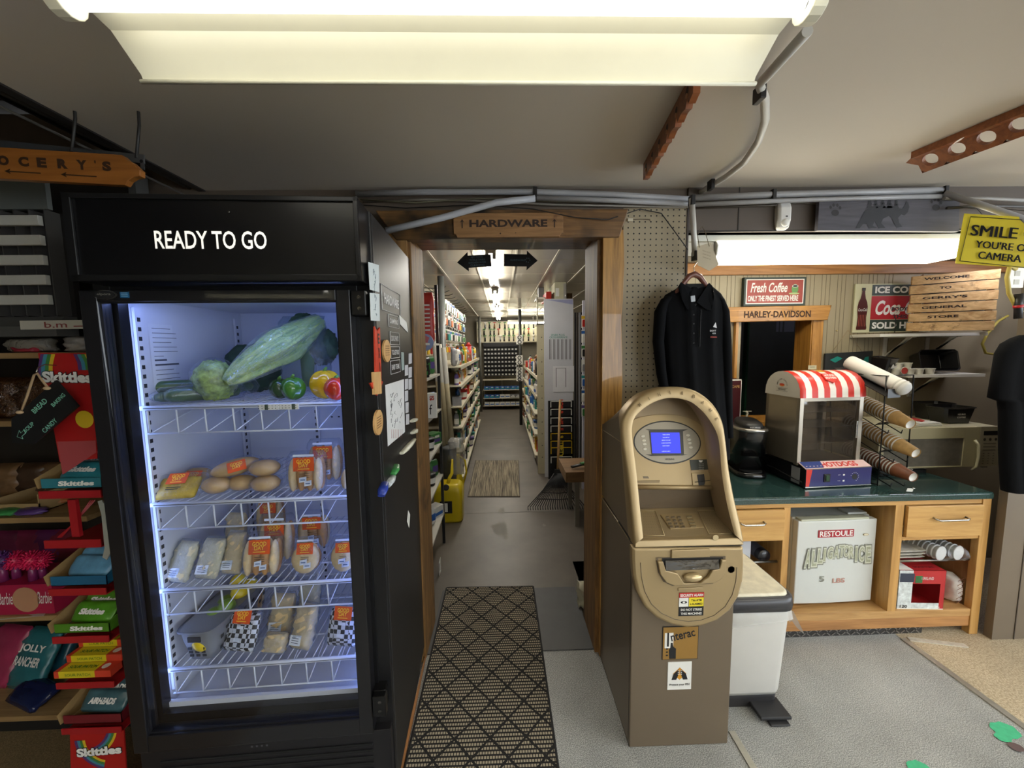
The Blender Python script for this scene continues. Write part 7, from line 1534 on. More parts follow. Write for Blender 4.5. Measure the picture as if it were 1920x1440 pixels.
    for i, (x, y) in enumerate(((762, 694), (769, 672), (762, 720), (769, 698), (762, 742), (769, 720), (763, 764), (764, 786))):
        plate('price_card', 'small white card in the cluster near the doorway edge of the fridge side, '+ORD[i]+' down', 'card', [(x-3, y-8-1), (x+3, y-10), (x+3, y+9), (x-3, y+11)], mat('#cdcdd2', .7), .0005, None, 'small cards on the fridge side')
    plate('photo_card', 'narrow printed card with a dark picture beside the labels', 'card', [(752, 660), (757, 661), (758, 693), (753, 695)], mat('#9fb0ad', .6), .0006, None, G)
    def blobm(label, pts, col, cat='magnet'):
        p = [S(*q) for q in pts]; o = sum(p, Vector())/len(p); t = thing('figure_magnet', label, cat, FR.M @ o, FR.rz, 'moulded magnets'); MB().tube([v-o+Vector((.006, 0, 0)) for v in p], .012, 10, rs=[.006+.010*math.sin(math.pi*(i+.5)/len(p)) for i in range(len(p))], flat=.5).build('figure', col, t)
    pale = mat('#cfcdb8', .4, var=.1, vs=60)
    blobm('pale moulded magnet, long and slanting, under the drawing', [(750, 850), (757, 843), (766, 833), (774, 824)], pale)
    blobm('pale moulded animal magnet above the long slanting one', [(770, 812), (774, 810), (777, 806)], pale); blobm('small pale moulded magnet highest of the trio', [(769, 790), (774, 788), (777, 786)], pale)
    blobm('green end of a glittery word magnet', [(733, 890), (737, 882), (740, 872)], mat('#3d8a49', .3, var=.2, vs=90)); blobm('white and grey middle of a glittery word magnet', [(722, 912), (728, 902), (733, 893)], mat('#b7bdc0', .3, var=.3, vs=90)); blobm('blue end of a glittery word magnet', [(711, 930), (714, 918), (718, 905)], mat('#2b3f9a', .3, var=.2, vs=90))
    plate('white_scrap', 'torn white scrap low on the fridge side', 'paper', [(765, 957), (769, 965), (767, 990), (763, 978)], PAPER, .0006, None, G)
fridge_side()
# ================================================================ hardware aisle
COLS = [('red', '#b3281f'), ('blue', '#2a5fa8'), ('white', '#d9d8d2'), ('yellow', '#d8b21f'), ('green', '#3d7a3f'), ('black', '#1b1b1d'), ('orange', '#cf6a22'), ('grey', '#85868a'), ('teal', '#2f8f8a'), ('brown', '#7a5230'), ('cream', '#d3c49a'), ('purple', '#5d4a8a')]
CM = {n: mat(c, .4, var=.1, vs=30) for n, c in COLS}
PK = {}
def product(kind, ci):
    """one shelf product, label side towards -Y, origin at its base; meshes are shared"""
    if (kind, ci) in PK: return PK[(kind, ci)]
    c2 = COLS[(ci*5+3) % 12][0]; ms = [CM[COLS[ci][0]], CM[c2], CM['white']]; mb = MB()
    if kind == 'bottle': mb.lathe([(0, 0), (.032, 0), (.034, .01), (.034, .13), (.026, .155), (.012, .165), (.012, .18)], n=12); mb.lathe([(.014, .178), (.014, .2), (0, .2)], n=10, m=1); mb.lathe([(.0348, .03), (.0348, .10)], n=12, m=2, cap=False)
    elif kind == 'tin can': mb.lathe([(0, 0), (.045, 0), (.047, .003), (.045, .006), (.045, .105), (.047, .108), (.045, .112), (0, .110)], n=14); mb.lathe([(.0458, .02), (.0458, .09)], n=14, m=1, cap=False)
    elif kind == 'spray can': mb.lathe([(0, 0), (.030, 0), (.030, .16), (.02, .175), (.012, .178)], n=12); mb.lathe([(.022, .172), (.022, .205), (0, .205)], n=10, m=1)
    elif kind == 'jug': mb.rbox(-.06, .06, -.035, .035, 0, .17, .015); mb.lathe([(.05, .17), (.02, .2), (.018, .215), (0, .215)], n=10, sx=.9, sy=.6); mb.tube([(.045, 0, .20), (.07, 0, .16), (.066, 0, .09)], .008, 6); mb.box(-.045, .045, -.0362, -.034, .04, .13, 2)
    elif kind == 'box': mb.box(-.05, .05, -.03, .03, 0, .15); mb.box(-.04, .04, -.0315, -.03, .06, .12, 1); mb.box(-.03, .03, -.0322, -.0315, .075, .09, 2)
    elif kind == 'carton': mb.box(-.07, .07, -.05, .05, 0, .10); mb.box(-.055, .055, -.0515, -.05, .02, .05, 1); mb.box(-.02, .04, -.0515, -.05, .06, .08, 2)
    elif kind == 'bag': pillow(mb, .11, .16, .05, 0, ci, .2); mb.box(-.035, .035, -.0275, -.02, .05, .11, 1)
    elif kind == 'tub': mb.lathe([(0, 0), (.05, 0), (.058, .09), (.061, .092), (.061, .1), (0, .1)], n=16); mb.lathe([(.0535, .02), (.0575, .07)], n=16, m=2, cap=False)
    elif kind == 'packet': mb.box(-.035, .035, -.002, .002, -.13, 0, 2); mb.box(-.035, .035, -.0028, -.002, -.04, -.012, 1); mb.rbox(-.026, .026, -.018, -.002, -.12, -.048, .01, 0, 2, 1); mb.box(-.003, .003, -.0032, -.0022, -.008, -.004, 1)
    elif kind == 'hand tool': mb.cyl((0, 0, -.19), (0, 0, -.07), .011, .009, 8); mb.cyl((0, 0, -.07), (0, 0, -.01), .004, n=6, m=1); mb.box(-.02, .02, -.006, .006, -.022, 0, 1)
    o = mb.build(kind.replace(' ', '_'), ms); COL.objects.unlink(o); PK[(kind, ci)] = o; return o
USED = set()
def put(kind, ci, loc, rz, label, group, cat=None, s=1):
    o = product(kind, ci).copy(); COL.objects.link(o); o.location = loc; o.rotation_euler = (0, 0, math.radians(rz)); o.scale = (s, s, s)
    o['label'] = label; o['category'] = cat or kind; o['group'] = group; return o
HT = {'bottle': .2, 'tin can': .11, 'spray can': .2, 'jug': .21, 'box': .15, 'carton': .1, 'bag': .16, 'tub': .1}
WD = {'bottle': .075, 'tin can': .1, 'spray can': .068, 'jug': .14, 'box': .11, 'carton': .15, 'bag': .12, 'tub': .13}
SHM = mat('#c5bda6', .45, var=.05); SHD = mat('#4b4842', .6)
def gondola(label, xf, xb, y0, y1, tiers, side, seed, kinds, zt):
    RR = random.Random(seed); sg = 1 if xf > xb else -1
    t = thing('gondola_shelf', label, 'shelving', ((xf+xb)/2, y0, 0)); xo, yo = (xf+xb)/2, y0
    MB().box(min(xb, xb-.03*sg)-xo, max(xb, xb-.03*sg)-xo, 0, y1-y0, .0, zt).build('back_panel', mat('#9d967f', .6, var=.1), t)
    MB().box(min(xf-.02*sg, xb)-xo, max(xf-.02*sg, xb)-xo, 0, y1-y0, .02, .12).build('kick_base', mat('#6d6a64', .5), t)
    mb = MB(); y = .1
    while y < y1-y0: mb.box(min(xf-.019*sg, xf-.016*sg)-xo, max(xf-.019*sg, xf-.016*sg)-xo, y, y+.035, .06, .085); y += .35
    mb.build('price_tag', PAPER, t)
    yy = 0
    while yy <= y1-y0+.01: MB().box(min(xb, xb+.05*sg)-xo, max(xb, xb+.05*sg)-xo, yy-.01, yy+.01, 0, zt).build('upright', SHM, t); yy += (y1-y0)/3
    for k, (z, dx) in enumerate(tiers):
        x1 = xf-dx*sg; mb = MB(); mb.box(min(x1, xb)-xo, max(x1, xb)-xo, 0, y1-y0, z-.012, z, 0); mb.box(min(x1, x1+.006*sg)-xo, max(x1, x1+.006*sg)-xo, 0, y1-y0, z-.034, z+.006, 1); mb.build('shelf', [SHM, mat('#d6cfb8', .4)], t)
        top = tiers[k-1][0] if k else zt+.3; y = y0+.06; i = 0; tn = ('top', 'second', 'third', 'fourth', 'bottom')[min(k, 4)] if k < len(tiers)-1 else 'bottom'
        while y < y1-.08:
            kd = RR.choice(kinds); gap = top-z-.06; s = min(RR.uniform(.85, 1.25), gap/HT[kd]); w_ = WD[kd]*s; ci = RR.randrange(12)
            if RR.random() < .07: y += .08; continue
            i += 1; n_ = ORD[i-1] if i <= len(ORD) else 'last'
            put(kd, ci, (x1-sg*(.05+.035*RR.random()), y+w_/2, z+.001), 90*sg+RR.uniform(-8, 8), f'{COLS[ci][0]} {kd} on the {tn} shelf {side}, {n_} from the doorway', 'products on the shelving '+side, s=s); y += w_+.006+.02*RR.random()
    return t
gondola('long cream gondola shelving full of supplies on the grey-post side of the aisle', -.43, -.86, 4.0, 7.25, [(1.30, 0), (1.10, -.0), (.88, 0), (.66, -.0), (.40, 0), (.13, 0)], 'on the grey-post side', 11, ['bottle', 'bottle', 'tin can', 'spray can', 'jug', 'box', 'carton', 'bag', 'tub'], 1.6)
gondola('cream gondola shelving of bright packages on the white-panel side of the aisle', .40, .84, 4.75, 7.8, [(1.11, .04), (.88, .02), (.66, 0), (.40, 0), (.13, 0)], 'on the white-panel side', 23, ['bag', 'box', 'tub', 'bottle', 'carton', 'jug'], 1.95)
def hangers():
    RR = random.Random(5)
    t = thing('pegboard_panel', 'pale pegboard with packaged goods above the grey-post shelving', 'pegboard', (-.86, 4.0, 0)); MB().box(-.02, 0, 0, 3.2, 1.6, 2.19).build('panel', mat('#9a927d', .6), t)
    for r_, z in enumerate((2.08, 1.90, 1.72, 1.56)):
        n = 0; y = 4.1
        while y < 7.1:
            for dx in ((0, .12) if r_ != 3 else (0,)):
                n += 1; ci = RR.choice((0, 1, 2, 4, 5, 5, 6, 7, 8, 2, 3)); put('packet', ci, (-.80+dx+RR.uniform(0, .02), y+dx*.3, z), 78+RR.uniform(-8, 8), f'{COLS[ci][0]} blister packet in the {ORD[r_]} hanging row above the grey-post shelving, {ORD[min(n-1, 38)]} along', 'hanging packets above the grey-post shelving', 'packet', 1.1)
            y += RR.uniform(.17, .24)
    for k in range(11):
        y = 4.1+k*.28; o = MB().tube([(-.86, y, 2.12), (-.62, y, 2.11), (-.57, y, 2.13)], .004, 5).build('display_hook', CM['black']); tag(o, 'long black display hook under the ceiling, '+ORD[k]+' down the aisle', 'hook', 'display hooks under the ceiling')
hangers()
def near_left():
    t = thing('storage_rack', 'black-framed rack with white boards just inside the doorway', 'rack', (-.60, 2.05, 0)); bx = .14
    for y in (0, .8): MB().box(bx-.02, bx, y, y+.02, 0, 1.95).build('upright', CM['black'], t)
    for z in (1.53, 1.31, 1.05, .80, .55, .25): MB().box(-.35, bx, 0, .82, z-.014, z).build('shelf', mat('#c4c1b6', .5), t)
    MB().box(-.37, -.35, 0, .82, 0, 1.95).build('back_panel', mat('#17181a', .7), t)
    RR = random.Random(3); zs = {1.31: 'second', 1.05: 'third', .80: 'fourth', .55: 'fifth', .25: 'bottom'}
    for z, nm in zs.items():
        for i, (x, y) in enumerate(((-.52, 2.62), (-.53, 2.45), (-.52, 2.78))):
            ci = RR.choice((2, 5, 1, 4)); put(RR.choice(('tub', 'carton', 'bag')), ci, (x, y, z+.001), 60, f'{COLS[ci][0]} item on the {nm} board of the black-framed rack, {ORD[i]} one', 'goods on the black-framed rack', 'package', .8)
    a = W(802, 600, 2.7); t = thing('red_bag', 'tall red printed bag hanging inside the doorway', 'bag', (a.x-.02, 2.7, 1.535)); mb = MB(); pillow(mb, .13, .34, .05, 0, 2, .2); mb.build('bag', mat('#c23a30', .4, var=.1), t); mb = MB()
    for k in range(7): mb.box(.0, .04, -.0275, -.024, .08+k*.028, .09+k*.028)
    mb.build('print', PAPER, t); MB().tube([(0, 0, .34), (0, 0, .5)], .003, 5).build('hook', CM['black'], t)
    a = W(802, 640, 2.5); c = W(797, 642, 2.5); t = thing('round_sign', 'round pink and blue disc hung on a cord inside the doorway', 'disc', c); MB().disc((0, -.006, 0), .055, -Y_, 0, 24).prism([(.055*math.cos(k*.262), -.005, .055*math.sin(k*.262)) for k in range(24)], (0, .006, 0), 0).build('disc', mat('#8e9ac0', .4), t); MB().prism([(-.03, -.008, -.04), (.0, -.008, -.045), (.03, -.008, .03), (.0, -.008, .045)], (0, .001, 0)).build('print', mat('#c26a70', .4), t); MB().tube([(0, 0, .05), (-.01, 0, .12)], .0015, 4).build('cord', PAPER, t)
    p0, p1 = W(801, 775, 2.45), W(817, 725, 2.45); t = thing('price_sign', 'white card with a large red 5 on the rack inside the doorway', 'sign', (p0.x, 2.45, 1.051)); w_, h = p1.x-p0.x, .16; MB().box(0, w_, 0, .03, 0, h, 0).text('$5', (w_*.55, -.001, h*.8), h*.2, w_*.5, m=1, bold=.04).text('f', (w_*.4, -.001, h*.35), h*.4, w_*.3, m=2).build('card', [PAPER, CM['red'], INK], t)
    t = thing('support_post', 'grey round steel post from floor to ceiling beside the aisle', 'post', (-.585, 3.86, 0)); MB().cyl((0, 0, .01), (0, 0, 2.19), .032, n=18).build('pipe', mat('#6f7270', .4, .2), t); MB().cyl((0, 0, 0), (0, 0, .012), .07, n=18).build('base_plate', STEEL, t)
    for k, (px, dx) in enumerate(((818, 0), (826, .045), (834, .02))):
        a, b = W(px-3, 640+k*6, 3.5), W(px+13, 836-k*4, 3.45); t = thing('long_roll', 'long pale wrapped roll leaning by the grey post, '+('nearest the rack', 'middle one', 'nearest the post')[k], 'roll', b, 0, 'rolls leaning by the post'); d = a-b
        MB().cyl((0, 0, 0), d, .024, n=14).build('roll', mat('#c2b592', .6, var=.12), t); MB().cyl(d*.62, d*1.0, .0255, n=14, cap=False).build('wrapper', film('#efeee8', .2, .2, .8, 20, .6), t)
    t = thing('plastic_bin', 'grey bin under the leaning rolls', 'bin', (-.5, 3.47, 0)); MB().lathe([(0, 0), (.055, 0), (.07, .58), (.074, .59), (.0, .57)], n=20).build('bin', mat('#55585a', .5), t)
    a = W(862, 850, 3.42); t = thing('plastic_bag', 'crumpled clear bag hanging by the leaning rolls', 'bag', (a.x-.03, 3.42, .35)); mb = MB(); pillow(mb, .13, .34, .08, 0, 8, .5, 9); mb.build('bag', film('#e8e8e4', .15, .2, 1.5, 30, .25), t)
near_left()
def fuel_can():
    x0, x1 = W(813, 985, 3.19).x, W(868, 985, 3.19).x; w_ = (x1-x0)/2; t = thing('fuel_can', 'yellow plastic fuel can with a black label and spout on the aisle floor', 'fuel can', ((x0+x1)/2, 3.19, 0)); h = .335; yl = mat('#d6bd18', .35, var=.04, coat=.2)
    mb = MB(); rs = [(w_*.92, .0), (w_, .02), (w_, h*.8), (w_*.93, h*.93), (w_*.7, h)]
    mb.loft([[Vector((a*math.copysign(abs(math.cos(q))**.35, math.cos(q)), .09+.09*(a/w_)*math.copysign(abs(math.sin(q))**.35, math.sin(q)), z)) for q in [2*math.pi*i/32 for i in range(32)]] for a, z in rs]); mb.build('tank', yl, t)
    MB().lathe([(.026, 0), (.026, .02), (.018, .022), (0, .022)], (-.01, .02, h-.03), Vector((0, -.8, .5)), 16).build('cap', BLACK, t)
    MB().tube([(.0, .05, h-.005), (.012, .07, h+.04), (.03, .10, h+.07), (.035, .12, h+.19)], .016, 10, rs=[.016, .015, .014, .008]).build('spout', yl, t)
    MB().box(-w_*.52, w_*.3, -.0025, .002, h*.26, h*.58, 0).box(-w_*.45, w_*.0, -.0032, -.0022, h*.30, h*.53, 1).box(-w_*.42, -w_*.25, -.0038, -.003, h*.34, h*.42, 2).build('label', [INK, PAPER, CM['red']], t)
    t = thing('yellow_funnel', 'yellow jug with a curved handle behind the fuel can', 'jug', (-.44, 3.62, 0)); MB().lathe([(0, 0), (.05, 0), (.055, .2), (.03, .3), (.02, .42), (.022, .48)], n=16).build('body', yl, t); MB().tube([(.02, -.0, .46), (.07, 0, .42), (.08, 0, .3), (.05, 0, .2)], .009, 8).build('handle', yl, t)
fuel_can()
def right_side():
    y = 4.3; a, b = W(1022, 900, y), W(1075, 560, y); t = thing('chart_panel', 'tall white end panel with printed spark plug charts on the aisle shelving', 'panel', (a.x, y, 0)); w_, h = b.x-a.x, b.z
    MB().prism([(0, 0, 0), (w_, 0, 0), (w_, 0, h*.985), (w_*.99, 0, h), (0, 0, h)], (0, .03, 0)).build('panel', mat('#c9cad0', .5, var=.03), t)
    def P(px, py, d=-.0015): v = W(px, py, y); return Vector((v.x-a.x, d, v.z))
    MB().prism([P(1024, 562), P(1074, 562), P(1074, 571)], (0, .001, 0)).build('taped_flap', mat('#9c9fc4', .5), t)
    mb = MB(); c = P(1046, 628); mb.text('SPARK PLUG', c, .022, .15, m=1, bold=.01); mb.text('CROSS-REFERENCE', P(1047, 632.5), .022, .2, m=1, bold=.01)
    for k in range(6):
        for q in range(2): p, r_ = P(1030+k*7.4+q*2.4, 674), P(1030+k*7.4+q*2.4+1.1, 636); mb.box(p.x, r_.x, -.0014, -.0008, p.z, r_.z, 0)
    p, r_ = P(1028, 677), P(1072, 676.3); mb.box(p.x, r_.x, -.0014, -.0008, p.z, r_.z, 0); mb.build('chart', [mat('#6b6a6c', .6), mat('#4a8f84', .5)], t)
    p, r_ = P(1037, 735), P(1076, 686); mb = MB(); mb.box(p.x, r_.x, -.004, -.001, p.z, r_.z, 0)
    for xx in (1042, 1060): p, r_ = P(xx, 726), P(xx+1.2, 690); mb.box(p.x, r_.x, -.0046, -.004, p.z, r_.z, 1)
    p, r_ = P(1042, 691), P(1061, 690); mb.box(p.x, r_.x, -.0046, -.004, p.z, r_.z, 1); mb.build('taped_sheet', [mat('#dcdce0', .6), mat('#77777c', .6)], t)
    a2, b2 = W(1009, 900, 4.42), W(1022, 545, 4.42); t = thing('shelf_upright', 'tan perforated side frame next to the white end panel', 'frame', (a2.x, 4.42, 0)); w2 = b2.x-a2.x; mb = MB(); mb.box(0, w2, 0, .04, 0, 1.75, 0); mb.box(0, .012, 0, .04, 1.75, 2.08, 0); mb.box(0, w2, 0, .3, 2.03, 2.05, 1); mb.box(0, w2, 0, .3, 1.74, 1.76, 1)
    for k in range(11): mb.disc((w2*.55, -.001, .2+k*.14), .006, -Y_, 2, 8)
    mb.build('upright', [mat('#b3ab90', .5), mat('#dcd8cc', .5), INK], t)
    for nm, lb, x0, x1, y0, y1, yy, dp, m in (('long_carton', 'long white and cream carton lying on top of the end shelving', 1040, 1062, 527, 559, 4.34, .9, mat('#c7c3a4', .5, var=.1)), ('red_carton', 'red carton on top of the end shelving beside the long one', 1024, 1034, 545, 560, 4.36, .5, CM['red']), ('wood_crate', 'dark square crate behind the long carton', 1062, 1073, 546, 560, 4.5, .3, wood('#8a6a40', '#5d4424', 2, 5)), ('paint_pail', 'grey pail with a yellow rim beyond the end panel', 1010, 1020, 548, 574, 4.7, .15, CM['grey'])):
        p, q = W(x0, y1, yy), W(x1, y0, yy); t = thing(nm, lb, 'box' if 'c' in nm[:7] else 'pail', (p.x, yy, h+.002 if yy < 4.6 else 2.051)); MB().box(0, q.x-p.x, 0, dp, 0, q.z-p.z).build('carton', m, t, .003)
        if nm == 'long_carton': MB().box(.01, .05, -.002, 0, .03, .12, 0).box((q.x-p.x)*.75, (q.x-p.x)+.002, -.003, .5, 0, .17, 1).build('print', [PAPER, film('#eeeeff', .1)], t)
    y = 4.2; t = thing('sign_board', 'black display board holding the letter signs below the charts', 'display', (W(1029, 905, y).x, y+.02, 0)); MB().box(0, W(1077, 800, y).x-W(1029, 800, y).x, 0, .02, 0, W(1050, 752, y).z).build('board', mat('#0e0e10', .6), t)
    for k, (py, ch, col, fr) in enumerate(((755, 'FOR', '#d4402a', 'w'), (770, 'R', '#d4402a', 'w'), (786, 'NS', '#d4402a', 'w'), (801, 'E', '#c23a30', 'w'), (815, '9', '#dcb81c', 'y'), (829, 'TE', '#dcb81c', 'y'), (841, 'TETY', '#dcc234', 'y'), (858, 'X', '#e8e6e0', 'w'))):
        p, q = W(1032, py+9, y), W(1072, py-4, y); t = thing('letter_sign', f'black sign with {"yellow" if fr == "y" else "white"} edging in the rack under the charts, {ORD[k]} from the top', 'sign', (p.x, y-.004*k, p.z), 0, 'letter signs in the rack'); w3, h3 = q.x-p.x, q.z-p.z; fm = CM['yellow'] if fr == 'y' else WHITE
        mb = MB(); mb.box(0, w3, 0, .012, 0, h3, 0); mb.box(0, w3, -.003, 0, h3-.009, h3, 1); mb.box(0, .009, -.003, 0, 0, h3, 1); mb.box(w3-.009, w3, -.003, 0, 0, h3, 1); mb.text(ch, (w3*.5, -.001, h3*.42), .045, None, Z*-1, X, 2, .03); mb.build('sign', [INK, fm, mat(col, .5)], t)
    for k, (px, m) in enumerate(((1079, CM['black']), (1083, mat('#3a332e', .4)), (1087, CM['grey']), (1090, CM['black']))):
        p = W(px, 850, 4.1); t = thing('hanging_strip', 'long dark moulding strip hanging behind the white end panel, '+ORD[k]+' along', 'strip', (p.x, 4.12, 0), 0, 'hanging strips'); MB().box(-.009, .009, 0, .02, 0, 1.85).build('strip', m, t)
    p = W(1095, 850, 3.9); t = thing('white_upright', 'white metal upright near the doorway edge', 'upright', (p.x, 3.9, 0)); MB().box(-.018, .018, 0, .03, 0, 1.95).build('upright', mat('#c9c7d6', .4), t)
    for k in range(7): put('packet', (0, 2, 5, 7, 1, 2, 4)[k], (W(1101, 600+k*28, 3.88).x-.02, 3.895, W(1101, 590+k*28, 3.88).z), 0, 'packet hung at the doorway edge beyond the white upright, '+ORD[k]+' from the top', 'packets beyond the white upright', 'packet')
    t = thing('side_table', 'brown wooden table edge with tools on top by the doorway', 'table', (W(1052, 880, 3.3).x, 3.05, 0)); z1 = W(1075, 868, 3.3).z; MB().box(0, .45, 0, .4, z1-.085, z1).build('table_top', wood('#8a6a48', '#634a30', 0, 5), t)
    for x, y_ in ((.10, .02), (.42, .02), (.10, .36), (.42, .36)): MB().box(x-.018, x+.018, y_, y_+.03, 0, z1-.086).build('leg', mat('#8e8a82', .4, .4), t)
    for k, (dx, c) in enumerate(((.06, 'black'), (.14, 'green'), (.2, 'white'))): o = MB().tube([(0, 0, .018), (.1, .03, .03), (.2, .02, .022)], .018, 8, flat=.6).build('garden_glove', CM[c]); o.location = (t.location.x+.0+dx, 3.12+.02*k, z1+.004+.02*k); tag(o, f'{c} garden glove lying on the brown table, {ORD[k]} in the heap', 'glove', 'gloves on the table')
    xa, xb = W(990, 966, 3.41).x, W(1096, 966, 3.41).x; xc = W(1046, 880, 3.5).x; z0 = .012; t = thing('leaf_rake', 'black plastic leaf rake leaning with its fan on the aisle floor', 'rake', (xc, 3.41, 0)); bk = mat('#141416', .5); top = Vector((0, .10, W(1046, 884, 3.5).z))
    for k in range(24):
        u = k/23; e = Vector((xa-xc+(xb-xa)*u, .0, z0+.006)); MB().tube([top+Vector(((u-.5)*.04, 0, 0)), top.lerp(e, .5)+Vector((0, -.01, .0)), e+Vector((0, .01, .01)), e+Vector((0, -.03, -.002))], .0042, 5).build('tine', bk, t)
    mb = MB()
    for f in (.55, .72): mb.tube([top.lerp(Vector((xa-xc, 0, z0)), f)+Vector((0, -.012, 0)), top.lerp(Vector((0, 0, z0)), f)+Vector((0, -.016, -.01)), top.lerp(Vector((xb-xc, 0, z0)), f)+Vector((0, -.012, 0))], .005, 5)
    mb.build('cross_brace', bk, t); MB().prism([top+Vector((-.03, -.01, .02)), top+Vector((.03, -.01, .02)), top+Vector((.06, -.012, -.16)), top+Vector((-.06, -.012, -.16))], (0, .006, 0)).build('fan_plate', mat('#1d1d20', .5), t); MB().cyl(top+Vector((0, 0, -.02)), top+Vector((.1, .5, .6)), .013, n=10).build('handle', wood('#a8834f', '#7d5d33', 2, 4), t)
right_side()
def far_end():
    t = thing('bin_wall', 'black wall rack of small parts bins at the end of the aisle', 'rack', (-.44, 9.3, .80)); MB().box(0, .82, .02, .04, 0, .80).build('back_panel', CM['black'], t)
    for r_ in range(8): MB().box(0, .82, -.05, .02, r_*.1, r_*.1+.012).build('ledge', CM['black'], t)
    for r_ in range(7):
        for c in range(10):
            o = product('parts bin', 0).copy() if ('parts bin', 0) in PK else None
            if o is None:
                mb = MB(); mb.box(-.028, .028, -.04, .018, 0, .045, 0); mb.box(-.02, .02, -.042, -.04, .008, .04, 1); o = mb.build('parts_bin', [mat('#4a4b4e', .5), mat('#c8c6be', .6)]); COL.objects.unlink(o); PK[('parts bin', 0)] = o; o = o.copy()
            COL.objects.link(o); o.location = (-.40+c*.082, 9.3, .80+r_*.1+.0125); tag(o, f'small parts bin in the black end rack, {ORD[6-r_]} row from the top, {ORD[c]} along', 'bin', 'small parts bins')
    t = thing('tool_board', 'cream pegboard of hand tools across the end of the aisle', 'pegboard', (-.60, 9.42, 1.62)); MB().box(0, 1.75, .01, .03, 0, .50).build('board', mat('#c5bda4', .6), t); MB().box(0, 1.75, -.04, .01, -.02, -.004).build('ledge', mat('#a8a290', .5), t); MB().box(0, 1.75, -.01, .03, .49, .51).build('top_trim', CM['black'], t)
    RR = random.Random(9); n = 0
    for r_ in range(3):
        for c in range(14):
            n += 1; ci = RR.choice((5, 7, 9, 5, 5)); put('hand tool', ci, (-.52+c*.117+RR.uniform(-.02, .02), 9.40, 2.09-r_*.155), 0, f'hand tool on the cream end pegboard, {ORD[r_]} row down, {ORD[c]} along', 'tools on the end pegboard', 'hand tool', RR.uniform(.7, .9)).scale = (1.7, 1.7, .8)
    t = thing('end_shelving', 'low steel shelving of blue and white boxes below the bin rack', 'shelving', (-.46, 9.15, 0)); 
    for z in (.72, .48, .28, .10): MB().box(0, .9, -.02, .4, z-.015, z).build('shelf', SHM, t)
    for x in (0, .44, .88): MB().box(x, x+.02, .36, .4, 0, .78).build('upright', SHM, t)
    for z, ks in ((.48, (1, 1, 1, 1, 1, 1, 1)), (.28, (1, 1, 1, 2, 2, 7, 7)), (.10, (2, 2, 2, 2, 2, 2, 2))):
        for i, ci in enumerate(ks): put('carton', ci, (-.38+i*.125, 9.2, z+.001), 0, f'{COLS[ci][0]} box on the low end shelving at the aisle end, {"upper" if z > .4 else "middle" if z > .2 else "lower"} board, {ORD[i]} along', 'boxes on the end shelving', 'box', .8)
    t = thing('support_post', 'dark slender post hung with round-hole cards further down the aisle', 'post', (.35, 7.5, 0)); 
    t.location.x = W(975, 620, 7.3).x; t.location.y = 7.3; MB().cyl((0, 0, 0), (0, 0, 2.19), .03, n=14).build('pipe', mat('#3c3c3a', .4, .3), t)
    for k, (py, h) in enumerate(((637, 17), (675, 17), (695, 13), (708, 13))):
        p = W(974, py, 7.26); t = thing('ring_card', 'white card of black rings hung on the dark post, '+ORD[k]+' from the top', 'card', (p.x, 7.25, p.z), 0, 'ring cards on the dark post'); hh = h/723*7.26/2; mb = MB().box(-.06, .06, 0, .004, -hh, hh, 0)
        for s in (-1, 1): mb.tube([(.032*math.cos(q*.7), -.004, s*hh*.5+hh*.38*math.sin(q*.7)) for q in range(10)], .008, 5, 1)
        mb.build('card', [PAPER, CM['black']], t)
    t = thing('support_post', 'thin grey post beyond the grey-post shelving', 'post', (W(899, 615, 8.9).x, 8.9, 0)); MB().cyl((0, 0, 0), (0, 0, 2.19), .03, n=12).build('pipe', mat('#57564f', .5), t)
    for k, x in enumerate((-.75, -.6)): put('jug', 3+k, (x, 8.4, 1.0), 0, 'large container on the far grey-post side, '+ORD[k], 'far containers', 'jug', 1.5).location.z = .0
far_end()
